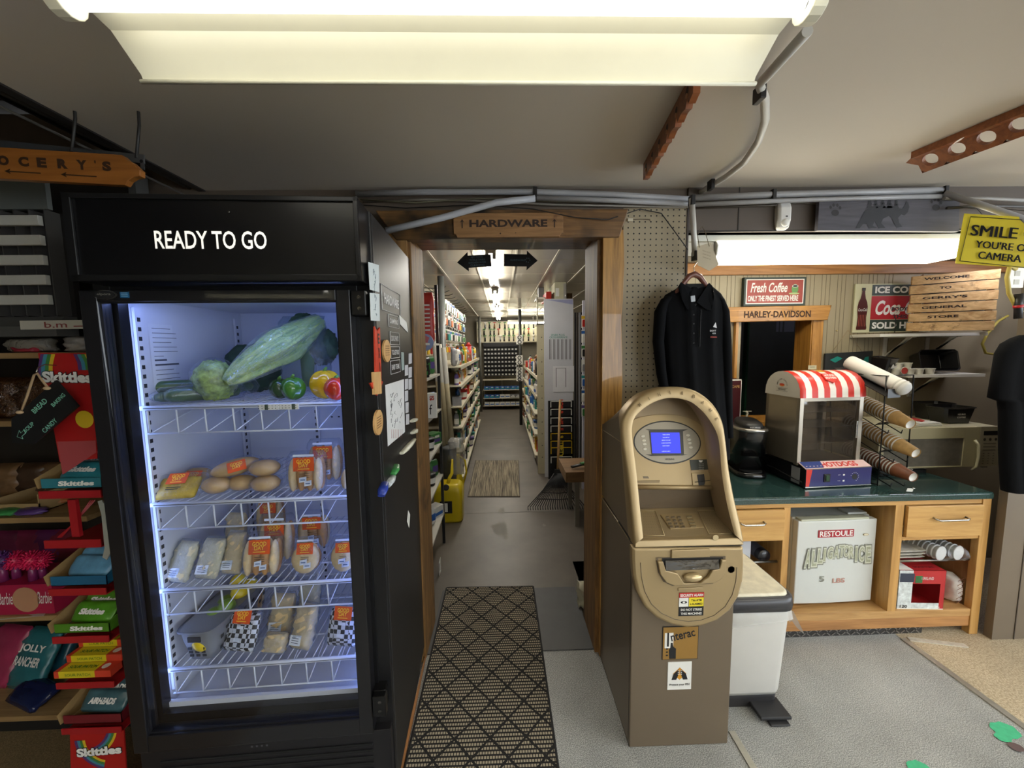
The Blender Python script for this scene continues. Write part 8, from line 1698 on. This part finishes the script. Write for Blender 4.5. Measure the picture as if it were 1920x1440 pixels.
def mats_():
    m, nt, b = _new('striped_mat'); v = _coord(nt, (1, .02, 1)); n = _noise(nt, v, 120, 3, .7); o = _ramp(nt, n, [(.35, C('#4a433c')), (.5, C('#7d7362')), (.65, C('#a59a82'))]); nt.links.new(o, b.inputs['Base Color']); b.inputs['Roughness'].default_value = .95
    p = [Gz(*q, .001) for q in ((878, 931), (974, 931), (972, 864), (892, 864))]; t = thing('striped_mat', 'small striped doormat lying in the aisle', 'mat', p[0]); q = [v_-p[0] for v_ in p]; MB().prism(q, (0, 0, .006)).build('pile', m, t, .004); 
    c = sum(q, Vector())/4; mb = MB(); mb.prism([c+(v_-c)*1.025 for v_ in q], (0, 0, .003)); mb.build('edging', mat('#3c352e', .8), t)
    m, nt, b = _new('runner_weave'); tc = nt.nodes.new('ShaderNodeTexCoord'); L = nt.links.new
    def math_(op, a, bb=None, c=None):
        n_ = nt.nodes.new('ShaderNodeMath'); n_.operation = op
        for i, v_ in enumerate((a, bb, c)):
            if v_ is None: continue
            if isinstance(v_, (int, float)): n_.inputs[i].default_value = v_
            else: L(v_, n_.inputs[i])
        return n_.outputs[0]
    sp = nt.nodes.new('ShaderNodeSeparateXYZ'); L(tc.outputs['Object'], sp.inputs[0]); x, y = sp.outputs[0], sp.outputs[1]; nz = math_('MULTIPLY', math_('SUBTRACT', _noise(nt, tc.outputs['Object'], 90, 2), .5), .010)
    s = 1/.137
    u = math_('ADD', math_('MULTIPLY', math_('ADD', math_('ADD', x, math_('MULTIPLY', y, .92)), nz), s), 20.0); v_ = math_('ADD', math_('MULTIPLY', math_('ADD', math_('SUBTRACT', x, math_('MULTIPLY', y, .92)), nz), s), 20.0)
    def line(q): return math_('LESS_THAN', math_('ABSOLUTE', math_('SUBTRACT', math_('FRACT', q), .5)), .045)
    tre = math_('MAXIMUM', line(u), line(v_)); par = math_('FRACT', math_('MULTIPLY', math_('ADD', math_('FLOOR', math_('ADD', u, .5)), math_('FLOOR', math_('ADD', v_, .5))), .5)); dirn = math_('GREATER_THAN', par, .25)
    rib = nt.nodes.new('ShaderNodeMix'); L(dirn, rib.inputs[0]); L(math_('MULTIPLY', u, 9.0), rib.inputs[2]); L(math_('MULTIPLY', y, 110.0), rib.inputs[3])
    r1 = math_('GREATER_THAN', math_('FRACT', math_('MULTIPLY', y, 62.0)), .42); r2 = math_('LESS_THAN', math_('FRACT', math_('MULTIPLY', math_('ADD', x, math_('MULTIPLY', math_('FLOOR', math_('MULTIPLY', y, 62.0)), .006)), 95.0)), .7)
    f = math_('MULTIPLY', math_('MULTIPLY', r1, r2), math_('SUBTRACT', 1.0, tre)); col = nt.nodes.new('ShaderNodeMixRGB'); L(f, col.inputs[0]); col.inputs[1].default_value = C('#1c1a18'); col.inputs[2].default_value = C('#a89c86'); L(col.outputs[0], b.inputs['Base Color']); b.inputs['Roughness'].default_value = .95
    _bump(nt, b, f, .5, .003)
    p = [(-.372, .45), (.178, .45), (.170, 2.27), (-.368, 2.28)]; t = thing('runner_rug', 'long beige runner with a black diamond trellis through the doorway', 'rug', (0, 0, 0)); MB().prism([(x_, y_, .0045) for x_, y_ in p], (0, 0, .006)).build('pile', m, t)
    mb = MB()
    for i in range(4): a, b_ = p[i], p[(i+1) % 4]; mb.tube([(a[0], a[1], .008), (b_[0], b_[1], .008)], .006, 6, flat=.6)
    mb.build('edging', mat('#1a1817', .8), t)
    t = thing('floor_strip', 'thin orange wood strip on the floor along the fridge foot', 'strip', (0, 0, 0)); a, b_ = Gz(797, 1232), Gz(742, 1470); MB().prism([(a.x-.0, a.y, 0), (a.x+.006, a.y, 0), (b_.x+.016, b_.y, 0), (b_.x+.002, b_.y, 0)], (0, 0, .012)).build('strip', wood('#a9733f', '#7a4c24', 1, 5), t)
    t = thing('paper_scrap', 'white label lying against the jamb inside the doorway', 'paper', Gz(813, 1120, .0)+Vector((.0, .25, .045))); MB().box(-.001, .001, -.03, .03, -.045, .05, 0).box(.001, .0016, -.02, .0, -.02, .03, 1).build('sheet', [PAPER, INK], t)
    t = thing('plastic_bag', 'pale crumpled bag behind the jamb by the cash machine', 'bag', (XR+.03, YB+.1, 0)); mb = MB(); pillow(mb, .08, .14, .12, 0, 3, .3); mb.build('bag', mat('#b9b49c', .5, var=.1), t)
mats_()
# ================================================================ grocery shelving and candy rack beside the fridge
YL = 1.38
def left_unit():
    t = thing('grocery_shelving', 'tall shelving with wood-look boards and a slatted grey top beside the fridge', 'shelving', (-2.6, YL, 0)); o = Vector((-2.6, YL, 0)); xr = W(170, 940, YL+.02).x-o.x
    wd = wood('#a98a5c', '#7f6340', 0, 4, .5); dk = mat('#15120f', .7); gy = mat('#5b5a56', .45, .2)
    MB().box(-.9, xr, .36, .38, 0, 2.25).build('back_panel', mat('#2a241c', .7, var=.2), t)
    for x in (-.9, xr): MB().box(x, x+.03, .30, .36, 0, 2.25).build('upright', gy, t)
    for py in (662, 790, 972, 1157, 1345): z = W(0, py, YL).z; MB().box(-.9, xr, 0, .36, z-.02, z).build('shelf', wd, t, .001)
    MB().box(-.9, xr, .07, .09, 0, W(0, 1360, YL).z-.02).build('kick_base', dk, t)
    z0, z1 = W(0, 392, YL).z, W(0, 330, YL).z; MB().box(-.9, xr, .0, .015, z0, z1+.05).build('top_sheet', mat('#6c706c', .4, .1), t)
    MB().box(-.9, xr, .05, .07, W(0, 605, YL).z, z0).build('lane_back', dk, t)
    for py in (415, 452, 489, 526, 563): z = W(60, py, YL).z; MB().box(-.9, xr-.02, -.015, .0, z-.016, z+.016).build('price_rail', mat('#c9c7bc', .4, .1), t, .001)
    mb = MB(); x = -.88
    while x < xr-.02: mb.box(x, x+.004, .004, .05, W(0, 592, YL).z, z0); x += .050
    mb.build('lane_divider', mat('#4a4845', .3), t)
    a, b = W(0, 632, YL).z, W(0, 594, YL).z; MB().prism([(-.9, -.02, a), (-.9, -.02, (a+b)/2), (-.9, .01, b), (-.9, .05, b), (-.9, .05, a)], (xr+.9, 0, 0)).build('header_strip', gy, t)
    p, q = W(40, 618, YL-.02)-o, W(160, 600, YL-.02)-o; mb = MB(); mb.box(p.x, q.x, -.022, -.019, p.z, q.z, 0); mb.text('b.m', (p.x+(q.x-p.x)*.55, -.023, (p.z+q.z)/2), .020, .075, m=1, bold=.01); mb.box(p.x+(q.x-p.x)*.82, q.x, -.0226, -.022, p.z+.007, p.z+.011, 1); mb.build('brand_card', [mat('#c4bfb0', .5), mat('#8a3a34', .5)], t)
left_unit()
def shelf_z(py): return W(0, py, YL).z+.001
def bagthing(name, label, cat, px, zs, y, w_, h, d, col, tilt=0, turn=0, words=None, wc=None, gloss=.3, grp='bags on the grocery shelving', clear=False):
    x = W(px, 900, y).x
    for py in range(500, 1500, 4):
        v = W(px, py, y)
        if v.z <= zs+.04: x = v.x; break
    t = thing(name, label, cat, (x, y, zs), 0, grp); t.rotation_euler = (math.radians(tilt), 0, math.radians(turn))
    mb = MB(); pillow(mb, w_, h, d, 0, px, .25, 7, 5); mb.build('bag', film(col, .12, .15, 1.5, 30, .35) if clear else mat(col, gloss, var=.15, vs=20), t)
    if words:
        mb = MB(); 
        for k, s_ in enumerate(words): mb.text(s_, (0, -d*.56, h*(.66-.2*k)), h*.15, w_*.75, m=0, bold=.03)
        mb.build('print', wc or PAPER, t)
    return t
def left_goods():
    bagthing('snack_pack', 'pale plastic pack with a red rim on the topmost grocery board', 'snack pack', 62, shelf_z(662), 1.42, .14, .05, .08, '#b8b0a2', clear=True); bagthing('snack_pack', 'white wrapped pack at the fridge end of the topmost grocery board', 'snack pack', 150, shelf_z(662), 1.42, .07, .055, .06, '#c9c2b8', clear=True)
    bagthing('foil_pack', 'crinkled red foil pack before the pale plastic one', 'snack pack', 50, shelf_z(662), 1.40, .09, .02, .05, '#8e2a35', gloss=.15)
    for k, px in enumerate((-60, 20, 95)): bagthing('bread_loaf', ('bagged brown loaf on the second grocery board, half out of frame', 'bagged brown loaf shining on the second grocery board', 'bagged loaf behind the black hanging sign')[k], 'bread', px, shelf_z(790), 1.44, .17, .15, .11, '#6d4626', clear=True)
    for k, px in enumerate((-40, 30, 75, 118)): bagthing('baking_bag', f'small brown bag in the dim row under the black sign, {ORD[k]} along', 'bag', px, shelf_z(972)+0, 1.6, .11, .14, .08, ('#5a3d25', '#75583a', '#4a3626', '#6a4e33')[k], gloss=.4)
    t = thing('open_carton', 'shallow torn tan carton of small bags on the third grocery board', 'box', W(48, 915, 1.46)*1); t.location.z = shelf_z(972); MB().box(-.09, .09, -.04, -.036, 0, .035).box(-.09, -.086, -.04, .12, 0, .05).box(.086, .09, -.04, .12, 0, .07).box(-.09, .09, -.04, .12, 0, .003).box(-.09, .09, .116, .12, 0, .09).build('carton', mat('#a58a5c', .7), t)
    for k, (px, c, l) in enumerate(((20, '#3f8a4c', 'green wrapped sweets'), (62, '#5b3f7c', 'purple wrapped sweets'), (52, '#b0683a', 'orange wrapped sweets in the torn carton'))): x = W(px, 935, 1.42); t = thing('sweet_bag', f'small bag of {l} on the third grocery board', 'sweets', (x.x, 1.41 if k < 2 else 1.5, shelf_z(972)+(.004 if k == 2 else 0))); MB().blob((0, 0, .012), .055, .03, .012, 0, 20, 10, lambda d, a, b: 1+.3*noise.noise(d*5)).build('bag', mat(c, .3, var=.3, vs=60), t)
    z = shelf_z(1157); a, b = W(-60, 1122, YL+.01), W(96, 1095, YL+.01); t = thing('brush_display', 'pink display tray printed with a doll brand below the spiky brushes', 'display box', (a.x, YL+.01, z)); w_ = b.x-a.x; h = b.z-z; MB().box(0, w_, 0, .15, 0, h, 0).text('Barbie', (w_*.44, -.001, h*.55), h*.4, w_*.17, m=1, shear=.3).text('Barbie', (w_*.9, -.001, h*.55), h*.4, w_*.17, m=1, shear=.3).disc((w_*.68, -.001, h*.5), h*.42, -Y_, 2).build('tray', [mat('#a81f44', .4), PAPER, mat('#b98a6a', .5)], t)
    for k, px in enumerate((2, 27, 58, 76)):
        c = W(px, 1050, YL+.04+.02*(k % 2)); t = thing('hair_brush', 'spiky pink round brush standing in the pink tray, '+ORD[k]+' along', 'brush', (c.x, c.y, z+h), 0, 'spiky pink brushes'); r = .032; cz = c.z-z-h
        mb = MB(); mb.blob((0, 0, cz), r*.8, r*.8, r*.8, 0, 14, 10)
        for q in range(110):
            f = math.acos(1-2*(q+.5)/110); g = q*2.4; d = Vector((math.sin(f)*math.cos(g), math.sin(f)*math.sin(g), math.cos(f))); mb.tube([Vector((0, 0, cz))+d*r*.75, Vector((0, 0, cz))+d*r*1.12], .003, 4, rs=[.0035, .0018])
        mb.build('bristle_head', mat('#d81f56', .4) if k else mat('#5a2a6a', .4), t); MB().cyl((0, 0, .0), (0, 0, cz-r*.6), .014, .010, 10).build('handle', mat('#7a2a5a', .3), t)
    for k, px in enumerate((25, 62, 100, 130)): bagthing('toy_pack', f'dim magenta carded toy behind the brushes, {ORD[k]} along', 'toy', px, z, 1.66, .12, .20, .03, ('#5c1738', '#6d1a3c', '#5a1d50', '#701a2e')[k], gloss=.5, grp='carded toys')
    t = thing('shelf_tag', 'large slanting white price card on the board under the brushes', 'card', W(20, 1150, YL)*1); t.location.z = z; MB().prism([(-.2, -.003, -.02), (.12, -.003, .0), (.05, .10, .002), (-.2, .12, .002)], (0, 0, .001)).build('card', mat('#b8b2a6', .6), t)
    z = shelf_z(1345)
    for k, (px, y, c, wd, l) in enumerate(((40, 1.50, '#2a6a72', ['JOLLY', 'RANCHER'], 'teal bag of hard sweets standing lowest in the front of the bottom board'), (85, 1.58, '#1d4a58', ['JOLLY'], 'darker teal bag of sweets leaning behind the front one'), (-20, 1.52, '#9a3352', None, 'pink bag of sweets cut by the picture edge'), (110, 1.66, '#20404a', None, 'dark green bag of sweets at the back of the bottom board'))): bagthing('sweet_bag', l, 'sweets', px, z, y, .17, .22, .05, c, -28, -10, wd)
    bagthing('sweet_bag', 'navy bag lying at the front edge of the bottom board', 'sweets', 30, z, 1.42, .2, .10, .05, '#1a2348', -70, -20, gloss=.15)
left_goods()
YK = 1.15
def candy_rack():
    red = mat('#a01c22', .35, coat=.2); o = W(150, 1300, YK); o.z = 0; t = thing('candy_rack', 'red stepped candy rack between the grocery shelving and the fridge', 'rack', o)
    def P(px, py, y=YK): return W(px, py, y)-o
    rails = [(76, 190, 918, 935), (86, 190, 1010, 1028), (94, 200, 1101, 1117), (101, 205, 1190, 1206), (108, 215, 1276, 1291), (118, 228, 1361, 1376)]
    for x0, x1, y0, y1 in rails:
        a, b = P(x0, y1), P(x1, y0); MB().box(a.x, b.x, -.004, 0, a.z, b.z).box(a.x, b.x, 0, .2, a.z, a.z+.003).build('tier', red, t, .001)
    a, b = P(128, 1010), P(134, 940); MB().box(a.x, b.x, .01, .02, a.z, b.z).build('clip_post', red, t)
    for k in range(3): MB().tube([P(108+k*3, 1008), P(140, 980, YK+.03), P(170+k*4, 938, YK+.03)], .002, 5).build('wire', red, t)
    MB().prism([P(183, 940), P(190, 938), P(203, 955), P(208, 1035), P(200, 1050), P(192, 1045), P(196, 1028), P(190, 965)], (0, .003, 0)).build('side_arm', mat('#a7aaa2', .4, .2), t)
    b_ = P(228, 1376); MB().box(P(118, 1376).x+.02, b_.x+.0, .21, .22, 0, P(100, 700).z).build('back_panel', mat('#7b1a1e', .5), t)
    def rainbow(mb, c, r0, r1, a0, a1, ms, kx=1.0):
        for i, m_ in enumerate(ms):
            ra, rb = r0+(r1-r0)*i/len(ms), r0+(r1-r0)*(i+1)/len(ms); A = [c+Vector((ra*kx*math.cos(math.radians(a0+(a1-a0)*k/10)), 0, ra*math.sin(math.radians(a0+(a1-a0)*k/10)))) for k in range(11)]; B = [c+Vector((rb*kx*math.cos(math.radians(a0+(a1-a0)*k/10)), 0, rb*math.sin(math.radians(a0+(a1-a0)*k/10)))) for k in range(11)]; mb.ringface(A, B, m_)
    MR = [mat('#a81d1c', .4), PAPER, mat('#cfae2a', .4), mat('#3f7a3c', .4), mat('#3d7f95', .4), mat('#57366e', .4), mat('#a5474a', .5)]
    mb = MB(); mb.prism([P(71, 662), P(176, 662), P(182, 860), P(112, 866), P(98, 790)], (0, .002, 0), 0); mb.prism([P(108, 828)+Vector((0, -.001, 0)), P(180, 826)+Vector((0, -.001, 0)), P(181, 848)+Vector((0, -.001, 0)), P(118, 890)+Vector((0, -.001, 0))], (0, .0005, 0), 6)
    for tx, bx, by in (((77, 83, 90, 97, 104), (73, 78, 85, 92, 99), 706), ((138, 145, 152, 159, 166), (148, 155, 162, 169, 175), 694)):
        for i in range(4): mb.prism([P(tx[i], 664)+Vector((0, -.0012, 0)), P(tx[i+1], 664)+Vector((0, -.0012, 0)), P((tx[i+1]*.45+bx[i+1]*.55)-(2 if by > 700 else -2), (664+by)/2)+Vector((0, -.0012, 0)), P(bx[i+1], by)+Vector((0, -.0012, 0)), P(bx[i], by)+Vector((0, -.0012, 0)), P((tx[i]*.45+bx[i]*.55)-(2 if by > 700 else -2), (664+by)/2)+Vector((0, -.0012, 0))], (0, .0004, 0), (5, 4, 3, 2)[i] if by > 700 else (5, 4, 3, 2)[i])
    mb.text('Skittles', P(128, 707)+Vector((0, -.0022, 0)), .036, .145, Vector((1, 0, -.03)), Z, 7, .09); mb.text('Skittles', P(128, 707)+Vector((0, -.003, 0)), .032, .140, Vector((1, 0, -.03)), Z, 1, .05); mb.disc(P(160, 786)+Vector((0, -.0025, 0)), .026, -Y_, 2, 18)
    mb.build('header_card', MR+[INK], t)
    mb = MB(); mb.prism([P(131, 1376), P(232, 1370), P(243, 1560), P(136, 1560)], (0, .004, 0), 0); rainbow(mb, P(205, 1386)+Vector((0, -.001, 0)), .075, .108, 180, 255, [2, 3, 4, 5]); rainbow(mb, P(150, 1360)+Vector((0, -.001, 0)), .085, .115, 290, 350, [5, 4, 3, 2])
    mb.text('Skittles', P(187, 1407)+Vector((0, -.0018, 0)), .034, .145, Vector((1, 0, .06)), Z, 7, .09); mb.text('Skittles', P(187, 1407)+Vector((0, -.0026, 0)), .030, .140, Vector((1, 0, .06)), Z, 1, .05); mb.build('foot_card', MR+[INK], t)
    def tray(k, ycol, label, word, npk, pk, pcol, pword, hh=.030, back=.075):
        x0, x1, y0, y1 = rails[k]; a, b = W(x0, y0, YK), W(x1, y0, YK); q = thing('sweet_tray', label, 'box', (a.x, YK+.003, a.z+.001), 0, 'open trays on the candy rack'); w_ = b.x-a.x; m_ = mat(ycol, .4, var=.05); cb = mat('#8f7347', .7)
        mb = MB(); mb.box(0, w_, 0, .002, 0, hh, 0); mb.box(0, w_, 0, .17, 0, .002, 1); mb.prism([(-.012, 0, 0), (-.02, 0, hh), (-.012, .17, back+.02), (0, .17, 0)], (.002, 0, 0), 1); mb.prism([(w_-.002, 0, 0), (w_-.002, 0, hh), (w_-.002, .17, back+.02), (w_-.002, .17, 0)], (.002, 0, 0), 0); mb.box(-.01, w_, .168, .17, 0, back, 1)
        if word: mb.text(word, (w_*.58, -.001, hh*.5), hh*.5, w_*.6, m=2, bold=.05, shear=.1)
        mb.build('tray', [m_, cb, PAPER], q)
        for i in range(npk):
            r = thing('sweet_packet', f'{pk} in the {label.split(" tray")[0]} tray, '+('front one', 'second one', 'third one', 'fourth one')[i], 'sweets', (a.x+w_*.52, YK+.025+i*.036, a.z+.018+i*.015), 0, pk+'s'); r.rotation_euler = (math.radians(-38), 0, math.radians(-4+3*i))
            mb = MB(); pillow(mb, w_*.82, .062, .022, 0, i+k, .2, 5, 6); mb.build('packet', mat(pcol, .28, var=.25, vs=25), r)
            if pword: MB().text(pword, (0, -.0135, .03), .017, w_*.5, m=0, bold=.06, shear=.15).build('print', PAPER, r)
    tray(0, '#2f7683', 'teal tray with white lettering at the top of the candy rack', 'Skittles', 3, 'teal sweet packet', '#2f7f8c', 'Skittles')
    tray(2, '#1f5a7c', 'blue cardboard tray of rolled packets in the candy rack', None, 3, 'blue and white roll packet', '#5f93b4', None)
    tray(3, '#4c7d20', 'lime green tray with white lettering in the candy rack', 'Skittles', 2, 'lime green packet', '#4f8a22', 'Skittles')
    tray(5, '#6b1c24', 'dark red lowest tray of grey packets in the candy rack', None, 3, 'grey and red packet', '#3f6068', 'AIRHEADS')
    x0, x1, y0, y1 = rails[4]; a, b = W(x0, y0, YK), W(x1, y0, YK); w_ = b.x-a.x
    for i in range(4):
        q = thing('sweet_box', 'slim yellow and red box of sour sweets, '+('frontmost', 'second', 'third', 'rearmost')[i]+' in the stepped stack', 'sweets', (a.x-.015, YK+.005+i*.038, a.z+.002+i*.022), 0, 'slim yellow and red boxes'); MB().box(0, w_, 0, .036, 0, .022+0*i, 0).box(w_*.72, w_+.0005, -.0005, .0365, -.0005+.001, .0225, 1).box(0, w_*.08, -.0005, .0365, .001, .0225, 1).text('SOUR PATCH', (w_*.42, .018, .0232), .012, w_*.5, X, Y_, 2, .03).disc((w_*.83, .018, .0235), .011, Z, 3).text('SOUR PATCH', (w_*.42, -.001, .011), .009, w_*.45, m=2).build('box', [mat('#d5c026', .4), mat('#c8402c', .4), mat('#3d7a2a', .4), PAPER], q)
candy_rack()
def black_sign():
    y = 1.10; p = [W(*q, y) for q in ((39, 771), (104, 713), (146, 762), (62, 833), (22, 830), (21, 785))]; o = p[0].copy(); t = thing('chalk_sign', 'black tilted sign listing bread, baking, soup and candy, hung on cord', 'sign', o); MB().prism([v-o for v in p], (0, .006, 0)).build('board', mat('#0e0f10', .5), t)
    g = mat('#7fc0a8', .5, var=0); mb = MB(); r, u = rot_axes(41)
    def T(s, px, py, h, w_): mb.text(s, W(px, py, y-.001)-o, h, w_, r, u, 0, .01)
    T('BREAD', 74, 761, .014, .052); T('BAKING', 109, 750, .011, .048); T('CANDY', 93, 798, .013, .052); T('SOUP', 54, 801, .011, .036)
    a = [(32, 819), (36, 807), (39, 812), (45, 806), (48, 812), (41, 818), (43, 823)]; mb.tube([W(*q, y-.001)-o for q in a+[a[0]]], .0008, 4); mb.build('lettering', g, t)
    MB().tube([W(40, 772, y)-o, W(50, 745, y)-o, W(64, 703, y)-o, W(70, 700, y)-o, W(78, 712, y)-o, W(90, 727, y)-o], .0028, 7).build('rope', mat('#a58a68', .9), t); MB().blob(W(37, 773, y-.004)-o, .009, .006, .005).blob(W(88, 728, y-.004)-o, .009, .006, .005).build('knot', mat('#b59a76', .9), t)
    q = W(68, 698, y); t = thing('wire_hook', 'bent wire hook on the candy rack carrying the black sign', 'hook', q); MB().tube([(0, 0, 0), (-.006, .01, .012), (-.01, .03, .02), (.02, .09, .01)], .0016, 5).build('hook', CHROME, t)
black_sign()
def grocery_sign():
    y = 1.16; o = W(100, 312, y); t = thing('grocery_sign', 'varnished wooden sign reading GROCERY\'S with arrows, hung from a steel rail', 'sign', o, 0)
    out = [(-90, 270), (228, 290), (238, 300), (246, 303), (262, 318), (262, 330), (250, 332), (240, 338), (234, 347), (-90, 330)]
    MB().prism([W(*q, y)-o for q in out], (0, .018, 0)).build('board', wood('#a8692f', '#85501f', 0, 4, .4, coat=.3), t, .0015)
    r = (W(228, 290, y)-W(-90, 270, y)).normalized(); mb = MB()
    for ch, px, w_ in (('G', -58, .03), ('R', -24, .03), ('O', 6, .03), ('C', 44, .028), ('E', 78, .026), ('R', 117, .028), ('Y', 153, .028), ("'", 178, .004), ('S', 200, .024)): mb.text(ch, W(px, 303+(px-44)*.056+(-7 if ch == "'" else 0), y-.001)-o, .026 if ch != "'" else .008, w_, r, Z, 0, .06)
    for px in (45, 150):
        c = W(px, 323+(px-45)*.06, y-.001)-o; mb.prism([c-r*.045+Z*.0015, c+r*.045+Z*.0015, c+r*.045-Z*.0015, c-r*.045-Z*.0015], (0, -.0005, 0)); mb.prism([c-r*.052, c-r*.036+Z*.007, c-r*.040, c-r*.036-Z*.007], (0, -.0005, 0))
    mb.build('burnt_lettering', mat('#3a220f', .7), t)
    q = W(100, 285, y+.03); t = thing('steel_rail', 'grey perforated steel rail above the grocery sign', 'rail', q); a, b = W(-90, 262, y+.03)-q, W(270, 298, y+.03)-q; d = (b-a)
    mb = MB(); mb.prism([a-Z*.012, b-Z*.012, b+Z*.012, a+Z*.012], (0, .003, 0)); mb.prism([b-Z*.03, b+Z*.0-d*.02-Z*.03, b-d*.02, b], (0, -.002, 0)); mb.build('rail', mat('#6d6f70', .35, .7, var=.1), t)
    for u_ in (.62, .96): c = a+d*u_; MB().tube([c, c+Vector((0, .02, .1)), Vector((c.x, c.y+.04, 2.555-q.z))], .004, 6).build('hanger_rod', mat('#2b2a28', .5), t)
    MB().disc(b-d*.012-Z*.008+Vector((0, -.0025, 0)), .005, -Y_, 0, 10).build('rail_hole', BLACK, t)
    for k, (x, z, r_, c, l) in enumerate(((-1.325, 2.20, .012, '#56534e', 'dark steel pipe along the ceiling edge over the fridge'), (-1.37, 2.24, .008, '#3b3835', 'second thinner pipe along the ceiling edge'), (-1.52, 2.33, .05, '#131214', 'thick black duct under the upper ceiling'), (-1.345, 2.165, .004, '#8a867c', 'thin pale cable along the ceiling edge'))): q = thing('ceiling_pipe', l, 'pipe', (x, -1, z), 0, 'pipes along the ceiling edge'); MB().cyl((0, 0, 0), (0, 2.76, 0), r_, n=12).build('pipe', mat(c, .4, .4), q)
    for k, y_ in enumerate((.2, .9, 1.6)): q = thing('roof_joist', 'dark roof joist across the upper ceiling, '+ORD[k]+' into the shop', 'beam', (-2.4, y_, 2.46), 0, 'dark roof joists'); MB().box(-1.1, 1.05, -.02, .02, 0, .098).build('joist', mat('#2a221b', .7), q)
grocery_sign()
